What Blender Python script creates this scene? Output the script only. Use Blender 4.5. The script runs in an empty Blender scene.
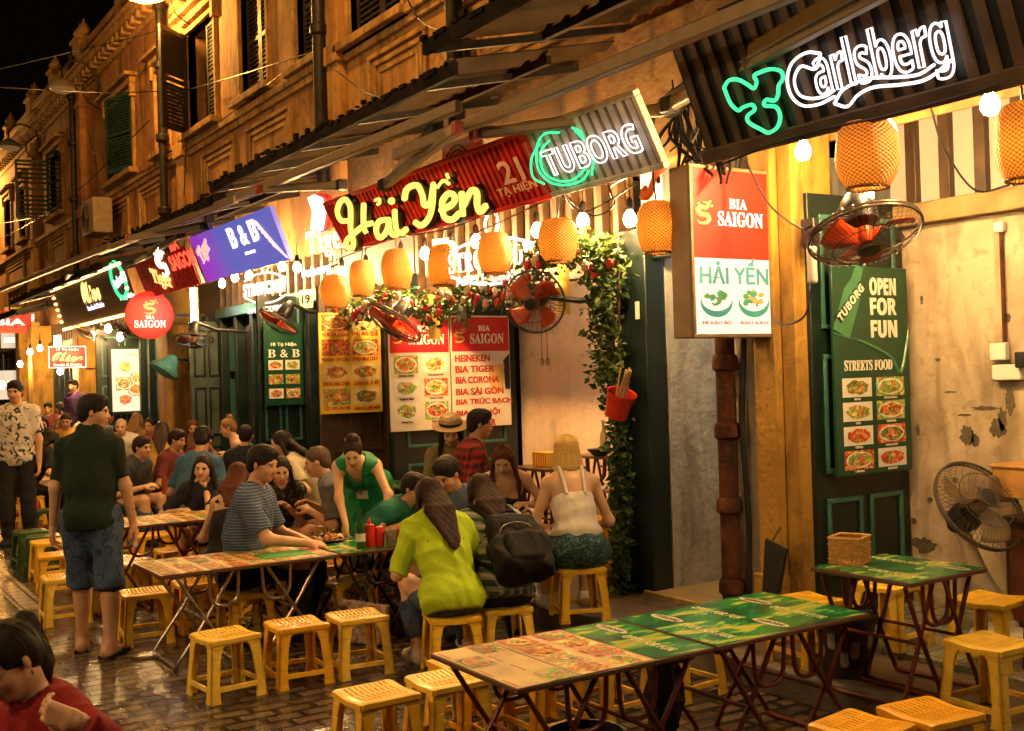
import bpy, bmesh, math, random, unicodedata
import numpy as np
from mathutils import Vector, Matrix
random.seed(7); np.random.seed(7)
SC = bpy.context.scene
COL = SC.collection
# ------------------------------------------------------------------ camera
F, CX, CY = 1104.0, 512.0, 365.5          # focal length and principal point, in pixels of the photograph
a1 = np.array([-722, 30.5, F]); a1 /= np.linalg.norm(a1)
a2 = np.array([1688, -41.5, F]); a2 -= a1 * a1.dot(a2); a2 /= np.linalg.norm(a2)
up = np.cross(-a1, a2)
if up[1] > 0: up = -up
WM = np.array([-a1, a2, up])              # rows: world X (along the houses), Y (towards them), Z, in camera axes (right, down, forward)
CAMZ = 1.65
cam_d = bpy.data.cameras.new('camera'); cam = bpy.data.objects.new('camera', cam_d); COL.objects.link(cam)
cam_d.sensor_fit = 'HORIZONTAL'; cam_d.sensor_width = 36.0; cam_d.lens = 36.0 * F / 1024.0
cam_d.clip_start = 0.05; cam_d.clip_end = 400
cam_d.dof.use_dof = True; cam_d.dof.focus_distance = 7.6; cam_d.dof.aperture_fstop = 7.0
m = Matrix(((WM[0][0], -WM[0][1], -WM[0][2], 0), (WM[1][0], -WM[1][1], -WM[1][2], 0), (WM[2][0], -WM[2][1], -WM[2][2], CAMZ), (0, 0, 0, 1)))
cam.matrix_world = m
SC.camera = cam
def ray(px, py): return WM @ np.array([(px - CX) / F, (py - CY) / F, 1.0])
CAMP = np.array([0, 0, CAMZ])
def atY(px, py, y): r = ray(px, py); return Vector(CAMP + r * (y / r[1]))
def atZ(px, py, z): r = ray(px, py); return Vector(CAMP + r * ((z - CAMZ) / r[2]))
def atX(px, py, x): r = ray(px, py); return Vector(CAMP + r * (x / r[0]))
# ------------------------------------------------------------------ world: a night sky, almost black
W = bpy.data.worlds.new('World'); SC.world = W; W.use_nodes = True
nt = W.node_tree; bg = nt.nodes['Background']
sky = nt.nodes.new('ShaderNodeTexSky'); sky.sky_type = 'NISHITA'; sky.sun_disc = False
sky.sun_elevation = math.radians(-4); sky.sun_rotation = math.radians(200)
mixw = nt.nodes.new('ShaderNodeMixRGB'); mixw.blend_type = 'ADD'; mixw.inputs[0].default_value = 1
mixw.inputs[2].default_value = (0.050, 0.020, 0.008, 1)     # town glow on the clouds
dim = nt.nodes.new('ShaderNodeMixRGB'); dim.blend_type = 'MULTIPLY'; dim.inputs[0].default_value = 1; dim.inputs[2].default_value = (.25, .2, .16, 1); nt.links.new(sky.outputs[0], dim.inputs[1]); nt.links.new(dim.outputs[0], mixw.inputs[1]); nt.links.new(mixw.outputs[0], bg.inputs[0]); bg.inputs[1].default_value = 0.03
SC.view_settings.view_transform = 'Standard'; SC.view_settings.look = 'None'; SC.view_settings.gamma = 1
SC.view_settings.use_curve_mapping = False; SC.view_settings.exposure = 0.12
cy = SC.cycles; cy.use_denoising = True
try: cy.denoiser = 'OPENIMAGEDENOISE'
except Exception: pass
cy.max_bounces = 6; cy.diffuse_bounces = 3; cy.glossy_bounces = 3; cy.transmission_bounces = 4; cy.transparent_max_bounces = 8
cy.caustics_reflective = False; cy.caustics_refractive = False; cy.sample_clamp_indirect = 4.0; cy.use_light_tree = True
# ------------------------------------------------------------------ lamp helper
def lamp(name, loc, power, col, radius=0.05, parent=None, spot=None, aim=None):
    d = bpy.data.lights.new(name, 'SPOT' if spot else 'POINT'); d.energy = power; d.color = col; d.shadow_soft_size = radius
    if spot: d.spot_size = math.radians(spot); d.spot_blend = 0.6
    o = bpy.data.objects.new(name, d); COL.objects.link(o); o.location = loc
    if aim is not None: o.rotation_euler = (Vector(aim) - Vector(loc)).to_track_quat('-Z', 'Y').to_euler()
    if parent: o.parent = parent
    return o
WARM = (1.0, 0.50, 0.16); SODIUM = (1.0, 0.47, 0.10)
# ------------------------------------------------------------------ materials
MC = {}
def nodes(m): return m.node_tree.nodes, m.node_tree.links
def mat(name, col, rough=0.6, metal=0.0, var=0.18, scale=9.0, bump=0.0, bscale=60.0, emit=None, es=1.0, coat=0, spec=0.5, trans=0, dirt=None, sss=0):
    if name in MC: return MC[name]
    m = bpy.data.materials.new(name); m.use_nodes = True; n, l = nodes(m); b = n['Principled BSDF']
    tc = n.new('ShaderNodeTexCoord'); nz = n.new('ShaderNodeTexNoise'); nz.inputs['Scale'].default_value = scale; nz.inputs['Detail'].default_value = 5
    l.new(tc.outputs['Object'], nz.inputs['Vector'])
    rp = n.new('ShaderNodeValToRGB'); rp.color_ramp.elements[0].position = 0.3; rp.color_ramp.elements[1].position = 0.72
    lo = [c * (1 - var) for c in col[:3]] if dirt is None else dirt; hi = [min(1, c * (1 + var * 0.7)) for c in col[:3]]
    rp.color_ramp.elements[0].color = (*lo, 1); rp.color_ramp.elements[1].color = (*hi, 1)
    l.new(nz.outputs['Fac'], rp.inputs['Fac']); l.new(rp.outputs['Color'], b.inputs['Base Color'])
    mr = n.new('ShaderNodeMapRange'); mr.inputs['To Min'].default_value = max(0.03, rough - 0.1); mr.inputs['To Max'].default_value = min(1, rough + 0.12)
    l.new(nz.outputs['Fac'], mr.inputs['Value']); l.new(mr.outputs[0], b.inputs['Roughness'])
    b.inputs['Metallic'].default_value = metal; b.inputs['Specular IOR Level'].default_value = spec
    if coat: b.inputs['Coat Weight'].default_value = coat; b.inputs['Coat Roughness'].default_value = 0.1
    if trans: b.inputs['Transmission Weight'].default_value = trans
    if sss: b.inputs['Subsurface Weight'].default_value = sss; b.inputs['Subsurface Radius'].default_value = (0.02, 0.008, 0.004)
    if emit: b.inputs['Emission Color'].default_value = (*emit, 1); b.inputs['Emission Strength'].default_value = es
    if bump:
        n2 = n.new('ShaderNodeTexNoise'); n2.inputs['Scale'].default_value = bscale; n2.inputs['Detail'].default_value = 4; l.new(tc.outputs['Object'], n2.inputs['Vector'])
        bp = n.new('ShaderNodeBump'); bp.inputs['Strength'].default_value = bump; bp.inputs['Distance'].default_value = 0.01
        l.new(n2.outputs['Fac'], bp.inputs['Height']); l.new(bp.outputs[0], b.inputs['Normal'])
    MC[name] = m; return m
def glow(name, col, s):
    if name in MC: return MC[name]
    m = bpy.data.materials.new(name); m.use_nodes = True; n, l = nodes(m); b = n['Principled BSDF']
    b.inputs['Base Color'].default_value = (*[c * 0.25 for c in col], 1); b.inputs['Emission Color'].default_value = (*col, 1); b.inputs['Emission Strength'].default_value = s
    MC[name] = m; return m
def plaster(name, base, stain, dark, scale=1.0, rough=0.85):
    """old limewash: broad blotches, drips that run down, fine grain"""
    if name in MC: return MC[name]
    m = bpy.data.materials.new(name); m.use_nodes = True; n, l = nodes(m); b = n['Principled BSDF']
    tc = n.new('ShaderNodeTexCoord')
    def noise(sc, det, mp=None, dist=0.0):
        z = n.new('ShaderNodeTexNoise'); z.inputs['Scale'].default_value = sc; z.inputs['Detail'].default_value = det; z.inputs['Distortion'].default_value = dist
        if mp:
            q = n.new('ShaderNodeMapping'); q.inputs['Scale'].default_value = mp; l.new(tc.outputs['Object'], q.inputs['Vector']); l.new(q.outputs[0], z.inputs['Vector'])
        else: l.new(tc.outputs['Object'], z.inputs['Vector'])
        return z
    def ramp(src, p0, p1, c0=(0, 0, 0, 1), c1=(1, 1, 1, 1)):
        r = n.new('ShaderNodeValToRGB'); r.color_ramp.elements[0].position = p0; r.color_ramp.elements[1].position = p1
        r.color_ramp.elements[0].color = c0; r.color_ramp.elements[1].color = c1; l.new(src.outputs['Fac'], r.inputs['Fac']); return r
    def mix(fac, c1, c2):
        x = n.new('ShaderNodeMixRGB'); l.new(fac.outputs['Color'], x.inputs[0])
        for i, c in ((1, c1), (2, c2)):
            if isinstance(c, tuple): x.inputs[i].default_value = (*c, 1)
            else: l.new(c.outputs[0], x.inputs[i])
        return x
    m1 = mix(ramp(noise(1.3 * scale, 8, None, 0.4), 0.38, 0.66), base, stain)
    m2 = mix(ramp(noise(1.6 * scale, 9, (2.4, 2.4, 0.45), 0.9), 0.47, 0.76), m1, dark)
    m3 = mix(ramp(noise(6 * scale, 10, None, .5), 0.54, 0.80), m2, tuple(c * 0.6 for c in stain))
    l.new(m3.outputs[0], b.inputs['Base Color']); b.inputs['Roughness'].default_value = rough
    bp = n.new('ShaderNodeBump'); bp.inputs['Strength'].default_value = 0.7; bp.inputs['Distance'].default_value = 0.015
    l.new(noise(14 * scale, 10).outputs['Fac'], bp.inputs['Height']); l.new(bp.outputs[0], b.inputs['Normal'])
    MC[name] = m; return m
def paving(name, bw, bh, c1, c2, mortar, rot=0.0, rough=(0.12, 0.5), off=0.5, ms=0.012, bump=0.6):
    m = bpy.data.materials.new(name); m.use_nodes = True; n, l = nodes(m); b = n['Principled BSDF']
    tc = n.new('ShaderNodeTexCoord'); mp = n.new('ShaderNodeMapping'); mp.inputs['Rotation'].default_value = (0, 0, rot); l.new(tc.outputs['Object'], mp.inputs['Vector'])
    wb = n.new('ShaderNodeTexNoise'); wb.inputs['Scale'].default_value = 3; l.new(tc.outputs['Object'], wb.inputs['Vector'])
    wm = n.new('ShaderNodeMixRGB'); wm.blend_type = 'LINEAR_LIGHT'; wm.inputs[0].default_value = 0.012; l.new(mp.outputs[0], wm.inputs[1]); l.new(wb.outputs['Color'], wm.inputs[2])
    br = n.new('ShaderNodeTexBrick'); br.offset = off; br.inputs['Scale'].default_value = 1; br.inputs['Brick Width'].default_value = bw; br.inputs['Row Height'].default_value = bh
    br.inputs['Mortar Size'].default_value = ms; br.inputs['Mortar Smooth'].default_value = 0.4; br.inputs['Bias'].default_value = 0
    br.inputs['Color1'].default_value = (*c1, 1); br.inputs['Color2'].default_value = (*c2, 1); br.inputs['Mortar'].default_value = (*mortar, 1); l.new(wm.outputs[0], br.inputs['Vector'])
    nz = n.new('ShaderNodeTexNoise'); nz.inputs['Scale'].default_value = 1.1; nz.inputs['Detail'].default_value = 6; l.new(tc.outputs['Object'], nz.inputs['Vector'])
    n3 = n.new('ShaderNodeTexNoise'); n3.inputs['Scale'].default_value = 45; n3.inputs['Detail'].default_value = 6; l.new(tc.outputs['Object'], n3.inputs['Vector'])
    mx = n.new('ShaderNodeMixRGB'); mx.blend_type = 'MULTIPLY'; mx.inputs[0].default_value = 0.7; l.new(br.outputs['Color'], mx.inputs[1])
    r2 = n.new('ShaderNodeValToRGB'); r2.color_ramp.elements[0].color = (0.35, 0.33, 0.3, 1); r2.color_ramp.elements[0].position = 0.3; r2.color_ramp.elements[1].position = 0.75; l.new(n3.outputs['Fac'], r2.inputs['Fac']); l.new(r2.outputs['Color'], mx.inputs[2])
    l.new(mx.outputs[0], b.inputs['Base Color'])
    mr = n.new('ShaderNodeMapRange'); mr.inputs['From Min'].default_value = 0.35; mr.inputs['From Max'].default_value = 0.65; mr.inputs['To Min'].default_value = rough[0]; mr.inputs['To Max'].default_value = rough[1]
    l.new(nz.outputs['Fac'], mr.inputs['Value']); l.new(mr.outputs[0], b.inputs['Roughness'])
    inv = n.new('ShaderNodeMath'); inv.operation = 'SUBTRACT'; inv.inputs[0].default_value = 1; l.new(br.outputs['Fac'], inv.inputs[1])
    ad = n.new('ShaderNodeMath'); ad.operation = 'MULTIPLY_ADD'; ad.inputs[1].default_value = 0.25; l.new(n3.outputs['Fac'], ad.inputs[0]); l.new(inv.outputs[0], ad.inputs[2])
    bp = n.new('ShaderNodeBump'); bp.inputs['Strength'].default_value = bump; bp.inputs['Distance'].default_value = 0.012; l.new(ad.outputs[0], bp.inputs['Height']); l.new(bp.outputs[0], b.inputs['Normal'])
    MC[name] = m; return m
# ------------------------------------------------------------------ mesh collector
class MB:
    def __init__(s): s.v = []; s.f = []; s.mi = []; s.M = None; s.mk = []
    def mark(s): s.mk.append((len(s.v), len(s.f))); return s
    def build_each(s, name, mats, parent=None, M=None, **k):
        out = []; mk = s.mk + [(len(s.v), len(s.f))]
        for (v0, f0), (v1, f1) in zip(mk, mk[1:]):
            q = MB(); q.v = s.v[v0:v1]; q.f = [tuple(i - v0 for i in f) for f in s.f[f0:f1]]; q.mi = s.mi[f0:f1]
            if q.f: out.append(q.build(name, mats, parent, M=M, **k))
        return out
    def add(s, vs, fs, mi=0):
        o = len(s.v)
        if s.M is not None: vs = [s.M @ Vector(v) for v in vs]
        s.v += [tuple(v) for v in vs]; s.f += [tuple(i + o for i in f) for f in fs]; s.mi += [mi] * len(fs); return s
    def box(s, lo, hi, mi=0):
        (x0, y0, z0), (x1, y1, z1) = lo, hi
        return s.hexa([(x0, y0, z0), (x1, y0, z0), (x1, y1, z0), (x0, y1, z0), (x0, y0, z1), (x1, y0, z1), (x1, y1, z1), (x0, y1, z1)], mi)
    def cbox(s, c, sz, mi=0): return s.box([c[i] - sz[i] / 2 for i in range(3)], [c[i] + sz[i] / 2 for i in range(3)], mi)
    def hexa(s, p, mi=0): return s.add(p, [(3, 2, 1, 0), (4, 5, 6, 7), (0, 1, 5, 4), (1, 2, 6, 5), (2, 3, 7, 6), (3, 0, 4, 7)], mi)
    def quad(s, a, b, c, d, mi=0): return s.add([a, b, c, d], [(0, 1, 2, 3)], mi)
    def bar(s, p, q, w, h, mi=0, upv=(0, 0, 1)):
        """box of section w x h running from p to q"""
        p, q = Vector(p), Vector(q); d = (q - p).normalized(); u = Vector(upv); x = d.cross(u)
        if x.length < 1e-4: x = d.cross(Vector((1, 0, 0)))
        x.normalize(); u = x.cross(d); x *= w / 2; u *= h / 2
        return s.hexa([p - x - u, p + x - u, q + x - u, q - x - u, p - x + u, p + x + u, q + x + u, q - x + u], mi)
    def tube(s, pts, r, seg=8, mi=0, closed=False, caps=True):
        pts = [Vector(p) for p in pts]; n = len(pts); R = r if isinstance(r, (list, tuple)) else [r] * n
        vs = []; fs = []; prev = None
        for i, p in enumerate(pts):
            a = pts[(i - 1) % n] if (closed or i > 0) else p; b = pts[(i + 1) % n] if (closed or i < n - 1) else p
            t = (b - a); t = t.normalized() if t.length > 1e-9 else Vector((0, 0, 1))
            if prev is None: x = t.orthogonal().normalized()
            else:
                x = prev - t * prev.dot(t); x = x.normalized() if x.length > 1e-6 else t.orthogonal().normalized()
            prev = x; y = t.cross(x)
            for k in range(seg):
                an = 2 * math.pi * k / seg; vs.append(p + (x * math.cos(an) + y * math.sin(an)) * R[i])
        for i in range(n if closed else n - 1):
            j = (i + 1) % n
            for k in range(seg): fs.append((i * seg + k, i * seg + (k + 1) % seg, j * seg + (k + 1) % seg, j * seg + k))
        if caps and not closed: fs.append(tuple(range(seg))[::-1]); fs.append(tuple((n - 1) * seg + k for k in range(seg)))
        return s.add(vs, fs, mi)
    def lathe(s, prof, seg=20, mi=0, M=None, caps=True):
        vs = []; fs = []; n = len(prof)
        for (r, z) in prof:
            for k in range(seg):
                an = 2 * math.pi * k / seg; v = Vector((r * math.cos(an), r * math.sin(an), z)); vs.append(M @ v if M is not None else v)
        for i in range(n - 1):
            for k in range(seg): fs.append((i * seg + k, i * seg + (k + 1) % seg, (i + 1) * seg + (k + 1) % seg, (i + 1) * seg + k))
        if caps:
            if prof[0][0] > 1e-5: fs.append(tuple(range(seg))[::-1])
            if prof[-1][0] > 1e-5: fs.append(tuple((n - 1) * seg + k for k in range(seg)))
        return s.add(vs, fs, mi)
    def ball(s, c, r, seg=10, mi=0, sc=(1, 1, 1)):
        h = seg // 2; return s.lathe([(max(1e-6, math.sin(math.pi * i / h)) * r, -math.cos(math.pi * i / h) * r) for i in range(h + 1)], seg, mi, Matrix.Translation(c) @ Matrix.Diagonal((*sc, 1)), caps=False)
    def prism(s, out, z0, z1, mi=0):
        n = len(out); vs = [(x, y, z0) for x, y in out] + [(x, y, z1) for x, y in out]
        return s.add(vs, [tuple(range(n))[::-1], tuple(range(n, 2 * n))] + [(i, (i + 1) % n, n + (i + 1) % n, n + i) for i in range(n)], mi)
    def build(s, name, mats, parent=None, smooth=True, ang=35, bevel=0, M=None):
        me = bpy.data.meshes.new(name); me.from_pydata(s.v, [], s.f)
        if not isinstance(mats, (list, tuple)): mats = [mats]
        for x in mats: me.materials.append(x)
        if len(mats) > 1: me.polygons.foreach_set('material_index', s.mi)
        if smooth:
            me.polygons.foreach_set('use_smooth', [True] * len(s.f)); me.set_sharp_from_angle(angle=math.radians(ang))
        me.update()
        o = bpy.data.objects.new(name, me); COL.objects.link(o)
        if parent: o.parent = parent
        if M is not None: o.matrix_local = M
        if bevel:
            bv = o.modifiers.new('bevel', 'BEVEL'); bv.width = bevel; bv.segments = 2; bv.limit_method = 'ANGLE'; bv.angle_limit = math.radians(40)
        return o
def tag(o, label, cat, group=None):
    o['label'] = label; o['category'] = cat
    if group: o['group'] = group
    return o
def thing(name, label, cat, loc=(0, 0, 0), rz=0.0, group=None, M=None):
    o = bpy.data.objects.new(name, None); COL.objects.link(o); o.empty_display_size = 0.1
    if M is not None: o.matrix_world = M
    else: o.location = loc; o.rotation_euler = (0, 0, rz)
    return tag(o, label, cat, group)
def kind(o, k): o['kind'] = k; return o
def copy_tree(o, loc=None, rz=None, label=None, group=None, parent=None):
    c = o.copy(); COL.objects.link(c)
    if parent: c.parent = parent
    for ch in list(o.children): copy_tree(ch, parent=c)
    if loc is not None: c.location = loc
    if rz is not None: c.rotation_euler = (0, 0, rz)
    if label: c['label'] = label
    if group: c['group'] = group
    return c
def frame(o, ex, ey):
    ex = Vector(ex).normalized(); ey = Vector(ey).normalized(); ez = ex.cross(ey)
    return Matrix(((ex.x, ey.x, ez.x, o[0]), (ex.y, ey.y, ez.y, o[1]), (ex.z, ey.z, ez.z, o[2]), (0, 0, 0, 1)))
# ------------------------------------------------------------------ lettering
BOLD = {}
for i in range(26):
    BOLD[chr(65 + i)] = chr(0x1D5D4 + i); BOLD[chr(97 + i)] = chr(0x1D5EE + i)
for i in range(10): BOLD[chr(48 + i)] = chr(0x1D7EC + i)
SERIF = {}; SCRIPT = {}; OUTL = {}; ITAL = {}
for i in range(26):
    SERIF[chr(65 + i)] = chr(0x1D400 + i); SERIF[chr(97 + i)] = chr(0x1D41A + i)
    SCRIPT[chr(65 + i)] = chr(0x1D4D0 + i); SCRIPT[chr(97 + i)] = chr(0x1D4EA + i)
    ITAL[chr(65 + i)] = chr(0x1D63C + i); ITAL[chr(97 + i)] = chr(0x1D656 + i)
for i in range(10): SERIF[chr(48 + i)] = chr(0x1D7CE + i)
def style(t, d): return ''.join(d.get(c, c) for c in t)
TC = {}
def text(body, w=None, h=None, depth=0.004, fat=0.0, tube=0.0, spacing=1.0, shear=0.0, name='lettering', mat=None, parent=None, at=(0, 0, 0), rot=0.0, align='C', bow=0.0):
    """raised lettering in the XY plane of its parent, fitted to width w and/or cap height h; tube > 0 draws outline neon"""
    c = bpy.data.curves.new('t', 'FONT'); c.body = body; c.size = 1; c.offset = fat; c.space_character = spacing; c.resolution_u = 3; c.shear = shear
    if tube: c.fill_mode = 'NONE'
    else: c.extrude = 0.01
    o = bpy.data.objects.new('t', c); COL.objects.link(o); dg = bpy.context.evaluated_depsgraph_get(); dg.update()
    me = bpy.data.meshes.new_from_object(o.evaluated_get(dg)); bpy.data.objects.remove(o); bpy.data.curves.remove(c)
    n = len(me.vertices); co = np.zeros(n * 3, np.float32); me.vertices.foreach_get('co', co); co = co.reshape(-1, 3)
    lo, hi = co.min(0), co.max(0); W0, H0 = hi[0] - lo[0], hi[1] - lo[1]
    sx = (w / W0) if w else None; sy = (h / H0) if h else None
    sx = sx or sy; sy = sy or sx
    ax = {'C': (lo[0] + hi[0]) / 2, 'L': lo[0], 'R': hi[0]}[align]
    co[:, 0] = (co[:, 0] - ax) * sx; co[:, 1] = (co[:, 1] - (lo[1] + hi[1]) / 2) * sy
    if bow: co[:, 1] += bow * (1 - (2 * co[:, 0] / (W0 * sx)) ** 2)
    if tube:
        mb = MB(); bm = bmesh.new(); bm.from_mesh(me); bm.verts.ensure_lookup_table(); seen = set()
        for v0 in bm.verts:
            if v0.index in seen or not v0.link_edges: continue
            loop = [v0.index]; seen.add(v0.index); cur = v0
            while True:
                nx = [e.other_vert(cur) for e in cur.link_edges if e.other_vert(cur).index not in seen]
                if not nx: break
                cur = nx[0]; seen.add(cur.index); loop.append(cur.index)
            if len(loop) > 2: mb.tube([(co[i][0], co[i][1], depth) for i in loop], tube, 5, closed=True)
        bm.free(); bpy.data.meshes.remove(me)
        ob = mb.build(name, mat, parent)
    else:
        z = co[:, 2]; co[:, 2] = np.where(z > 0, depth, 0.0)
        me.vertices.foreach_set('co', co.ravel()); me.materials.clear(); me.materials.append(mat); me.name = name; me.update()
        ob = bpy.data.objects.new(name, me); COL.objects.link(ob); ob.parent = parent
    ob.matrix_local = Matrix.Translation(at) @ Matrix.Rotation(rot, 4, 'Z')
    return ob
def spline(pts, n=6):
    """Catmull-Rom through 2-D or 3-D points"""
    P = [Vector(p if len(p) == 3 else (*p, 0)) for p in pts]; P = [P[0] * 2 - P[1]] + P + [P[-1] * 2 - P[-2]]; out = []
    for i in range(1, len(P) - 2):
        for k in range(n):
            t = k / n; a, b, c, d = P[i - 1], P[i], P[i + 1], P[i + 2]
            out.append(0.5 * ((2 * b) + (c - a) * t + (2 * a - 5 * b + 4 * c - d) * t * t + (3 * b - a - 3 * c + d) * t ** 3))
    out.append(P[-2]); return out
# ================================================================== SETTING
FY = 4.93                                  # front of the houses
SWZ = 0.13                                 # pavement height
KY = 4.12                                  # kerb line
FLZ = 0.165                                # shop floors
pave_m = paving('street_setts', 0.20, 0.105, (0.19, 0.135, 0.085), (0.065, 0.047, 0.032), (0.010, 0.008, 0.007), math.pi / 2, (0.06, 0.40), ms=0.020, bump=1.0)
slab_m = paving('pavement_slabs', 0.9, 0.42, (0.16, 0.105, 0.065), (0.12, 0.085, 0.055), (0.03, 0.024, 0.02), 0.0, (0.22, 0.55), ms=0.008)
kerb_m = mat('kerb_stone', (0.17, 0.13, 0.09), 0.6, var=0.4, scale=6, bump=0.5)
tile_m = paving('floor_tile', 0.2, 0.2, (0.20, 0.26, 0.17), (0.30, 0.27, 0.18), (0.09, 0.08, 0.05), 0.0, (0.15, 0.35), 0.0, 0.006, 0.1)
ytile_m = mat('yellow_floor', (0.42, 0.27, 0.09), 0.35, var=0.35, scale=7)
kind(MB().quad((-90, -14, 0), (14, -14, 0), (14, KY + 0.05, 0), (-90, KY + 0.05, 0)).build('street', pave_m), 'structure')
kind(MB().box((-70, KY, -0.05), (3, FY + 0.02, SWZ)).build('pavement', slab_m, bevel=0.012), 'structure')
kind(MB().box((-70, KY - 0.006, -0.05), (3, KY + 0.13, SWZ + 0.006)).build('kerb', kerb_m, bevel=0.015), 'structure')
light_m = paving('pale_setts', 0.16, 0.13, (0.55, 0.47, 0.36), (0.4, 0.34, 0.26), (0.06, 0.05, 0.04), 0.0, (0.15, 0.5))
kind(MB().quad((-40, 1.40, 0.004), (-8.9, 1.40, 0.004), (-8.9, 1.60, 0.004), (-40, 1.78, 0.004)).build('drain_strip', light_m), 'structure')
kind(MB().box((-4.5, 4.75, 0.0), (3, 6.0, FLZ)).build('shop_floor', tile_m, bevel=0.008), 'structure')
kind(MB().box((-9.1, 4.97, 0.0), (-6.07, 6.1, FLZ)).build('bar_floor', slab_m, bevel=0.008), 'structure')
kind(MB().box((-5.80, 4.80, 0.0), (-5.15, 8.0, FLZ)).build('passage_floor', ytile_m, bevel=0.008), 'structure')
# ------------------------------------------------------------------ materials of the houses
och = plaster('ochre_plaster', (0.50, 0.265, 0.075), (0.29, 0.135, 0.04), (0.06, 0.028, 0.013))
och2 = plaster('orange_plaster', (0.46, 0.215, 0.06), (0.25, 0.10, 0.032), (0.065, 0.03, 0.014), 1.2)
yel = plaster('yellow_plaster', (0.40, 0.215, 0.024), (0.27, 0.135, 0.02), (0.08, 0.042, 0.015), 1.6)
pink = plaster('pink_plaster', (0.74, 0.52, 0.36), (0.68, 0.46, 0.31), (0.58, 0.39, 0.25), 0.7, 0.8)
cream = plaster('stained_cream_plaster', (0.50, 0.40, 0.27), (0.36, 0.27, 0.165), (0.16, 0.11, 0.065), 1.5)
grey = plaster('grey_plaster', (0.60, 0.59, 0.54), (0.48, 0.47, 0.42), (0.22, 0.2, 0.17), 1.4)
white = plaster('dirty_white_plaster', (0.52, 0.46, 0.37), (0.40, 0.34, 0.27), (0.12, 0.09, 0.06), 1.6)
trim_m = plaster('moulding_plaster', (0.50, 0.29, 0.085), (0.30, 0.155, 0.045), (0.07, 0.035, 0.015), 2.2)
shut_m = mat('brown_shutter_paint', (0.035, 0.024, 0.014), 0.55, var=0.4, scale=5)
shutg_m = mat('green_shutter_paint', (0.014, 0.045, 0.034), 0.5, var=0.4, scale=5)
shutd_m = mat('dark_shutter_paint', (0.05, 0.045, 0.035), 0.55, var=0.4, scale=5)
dark_m = mat('dark_interior', (0.012, 0.01, 0.008), 0.9)
dgreen = mat('dark_green_paint', (0.005, 0.014, 0.011), 0.38, var=0.4, scale=5, bump=0.15)
teal = mat('teal_paint', (0.035, 0.125, 0.095), 0.42, var=0.35, scale=6, bump=0.15)
wood = mat('dark_wood', (0.065, 0.034, 0.014), 0.5, var=0.5, scale=7, bump=0.3)
sheet_m = mat('sooty_sheet', (0.022, 0.016, 0.011), 0.9, spec=.1, var=0.6, scale=3, bump=0.3)
sheet2_m = mat('canopy_underside', (0.030, 0.019, 0.009), 0.95, var=0.6, scale=2.5, spec=.05)
iron = mat('dark_iron', (0.03, 0.025, 0.022), 0.5, metal=0.6, var=0.5, scale=12)
alu = mat('aluminium', (0.22, 0.16, 0.09), 0.5, metal=0.4, var=0.2, scale=14)
black = mat('black_plastic', (0.012, 0.012, 0.012), 0.4, var=0.3)
whitep = mat('white_plastic', (0.7, 0.66, 0.58), 0.45, var=0.1)
def holes_wall(mb, x0, x1, z0, z1, y0, y1, holes, mi=0):
    zs = sorted({z0, z1, *[h[2] for h in holes], *[h[3] for h in holes]})
    for za, zb in zip(zs, zs[1:]):
        xs = x0
        for h in sorted([h for h in holes if h[2] < zb - 1e-6 and h[3] > za + 1e-6]):
            if h[0] > xs: mb.box((xs, y0, za), (h[0], y1, zb), mi)
            xs = h[1]
        if xs < x1: mb.box((xs, y0, za), (x1, y1, zb), mi)
def shutter_leaf(w, h, n=22):
    mb = MB(); t = 0.035; f = 0.055
    mb.box((0, -t, 0), (f, 0, h)); mb.box((w - f, -t, 0), (w, 0, h)); mid = h * 0.48
    for z in (0, mid, h - f): mb.box((f, -t + .002, z), (w - f, -.002, z + f))
    for k in range(n):
        z = f + (h - 2 * f) * (k + 0.5) / n
        if mid - .03 < z < mid + f + .02: continue
        mb.hexa([(f, -t, z - .022), (w - f, -t, z - .022), (w - f, -t + .008, z - .026), (f, -t + .008, z - .026), (f, -.008, z + .02), (w - f, -.008, z + .02), (w - f, 0, z + .016), (f, 0, z + .016)])
    return mb
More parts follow.
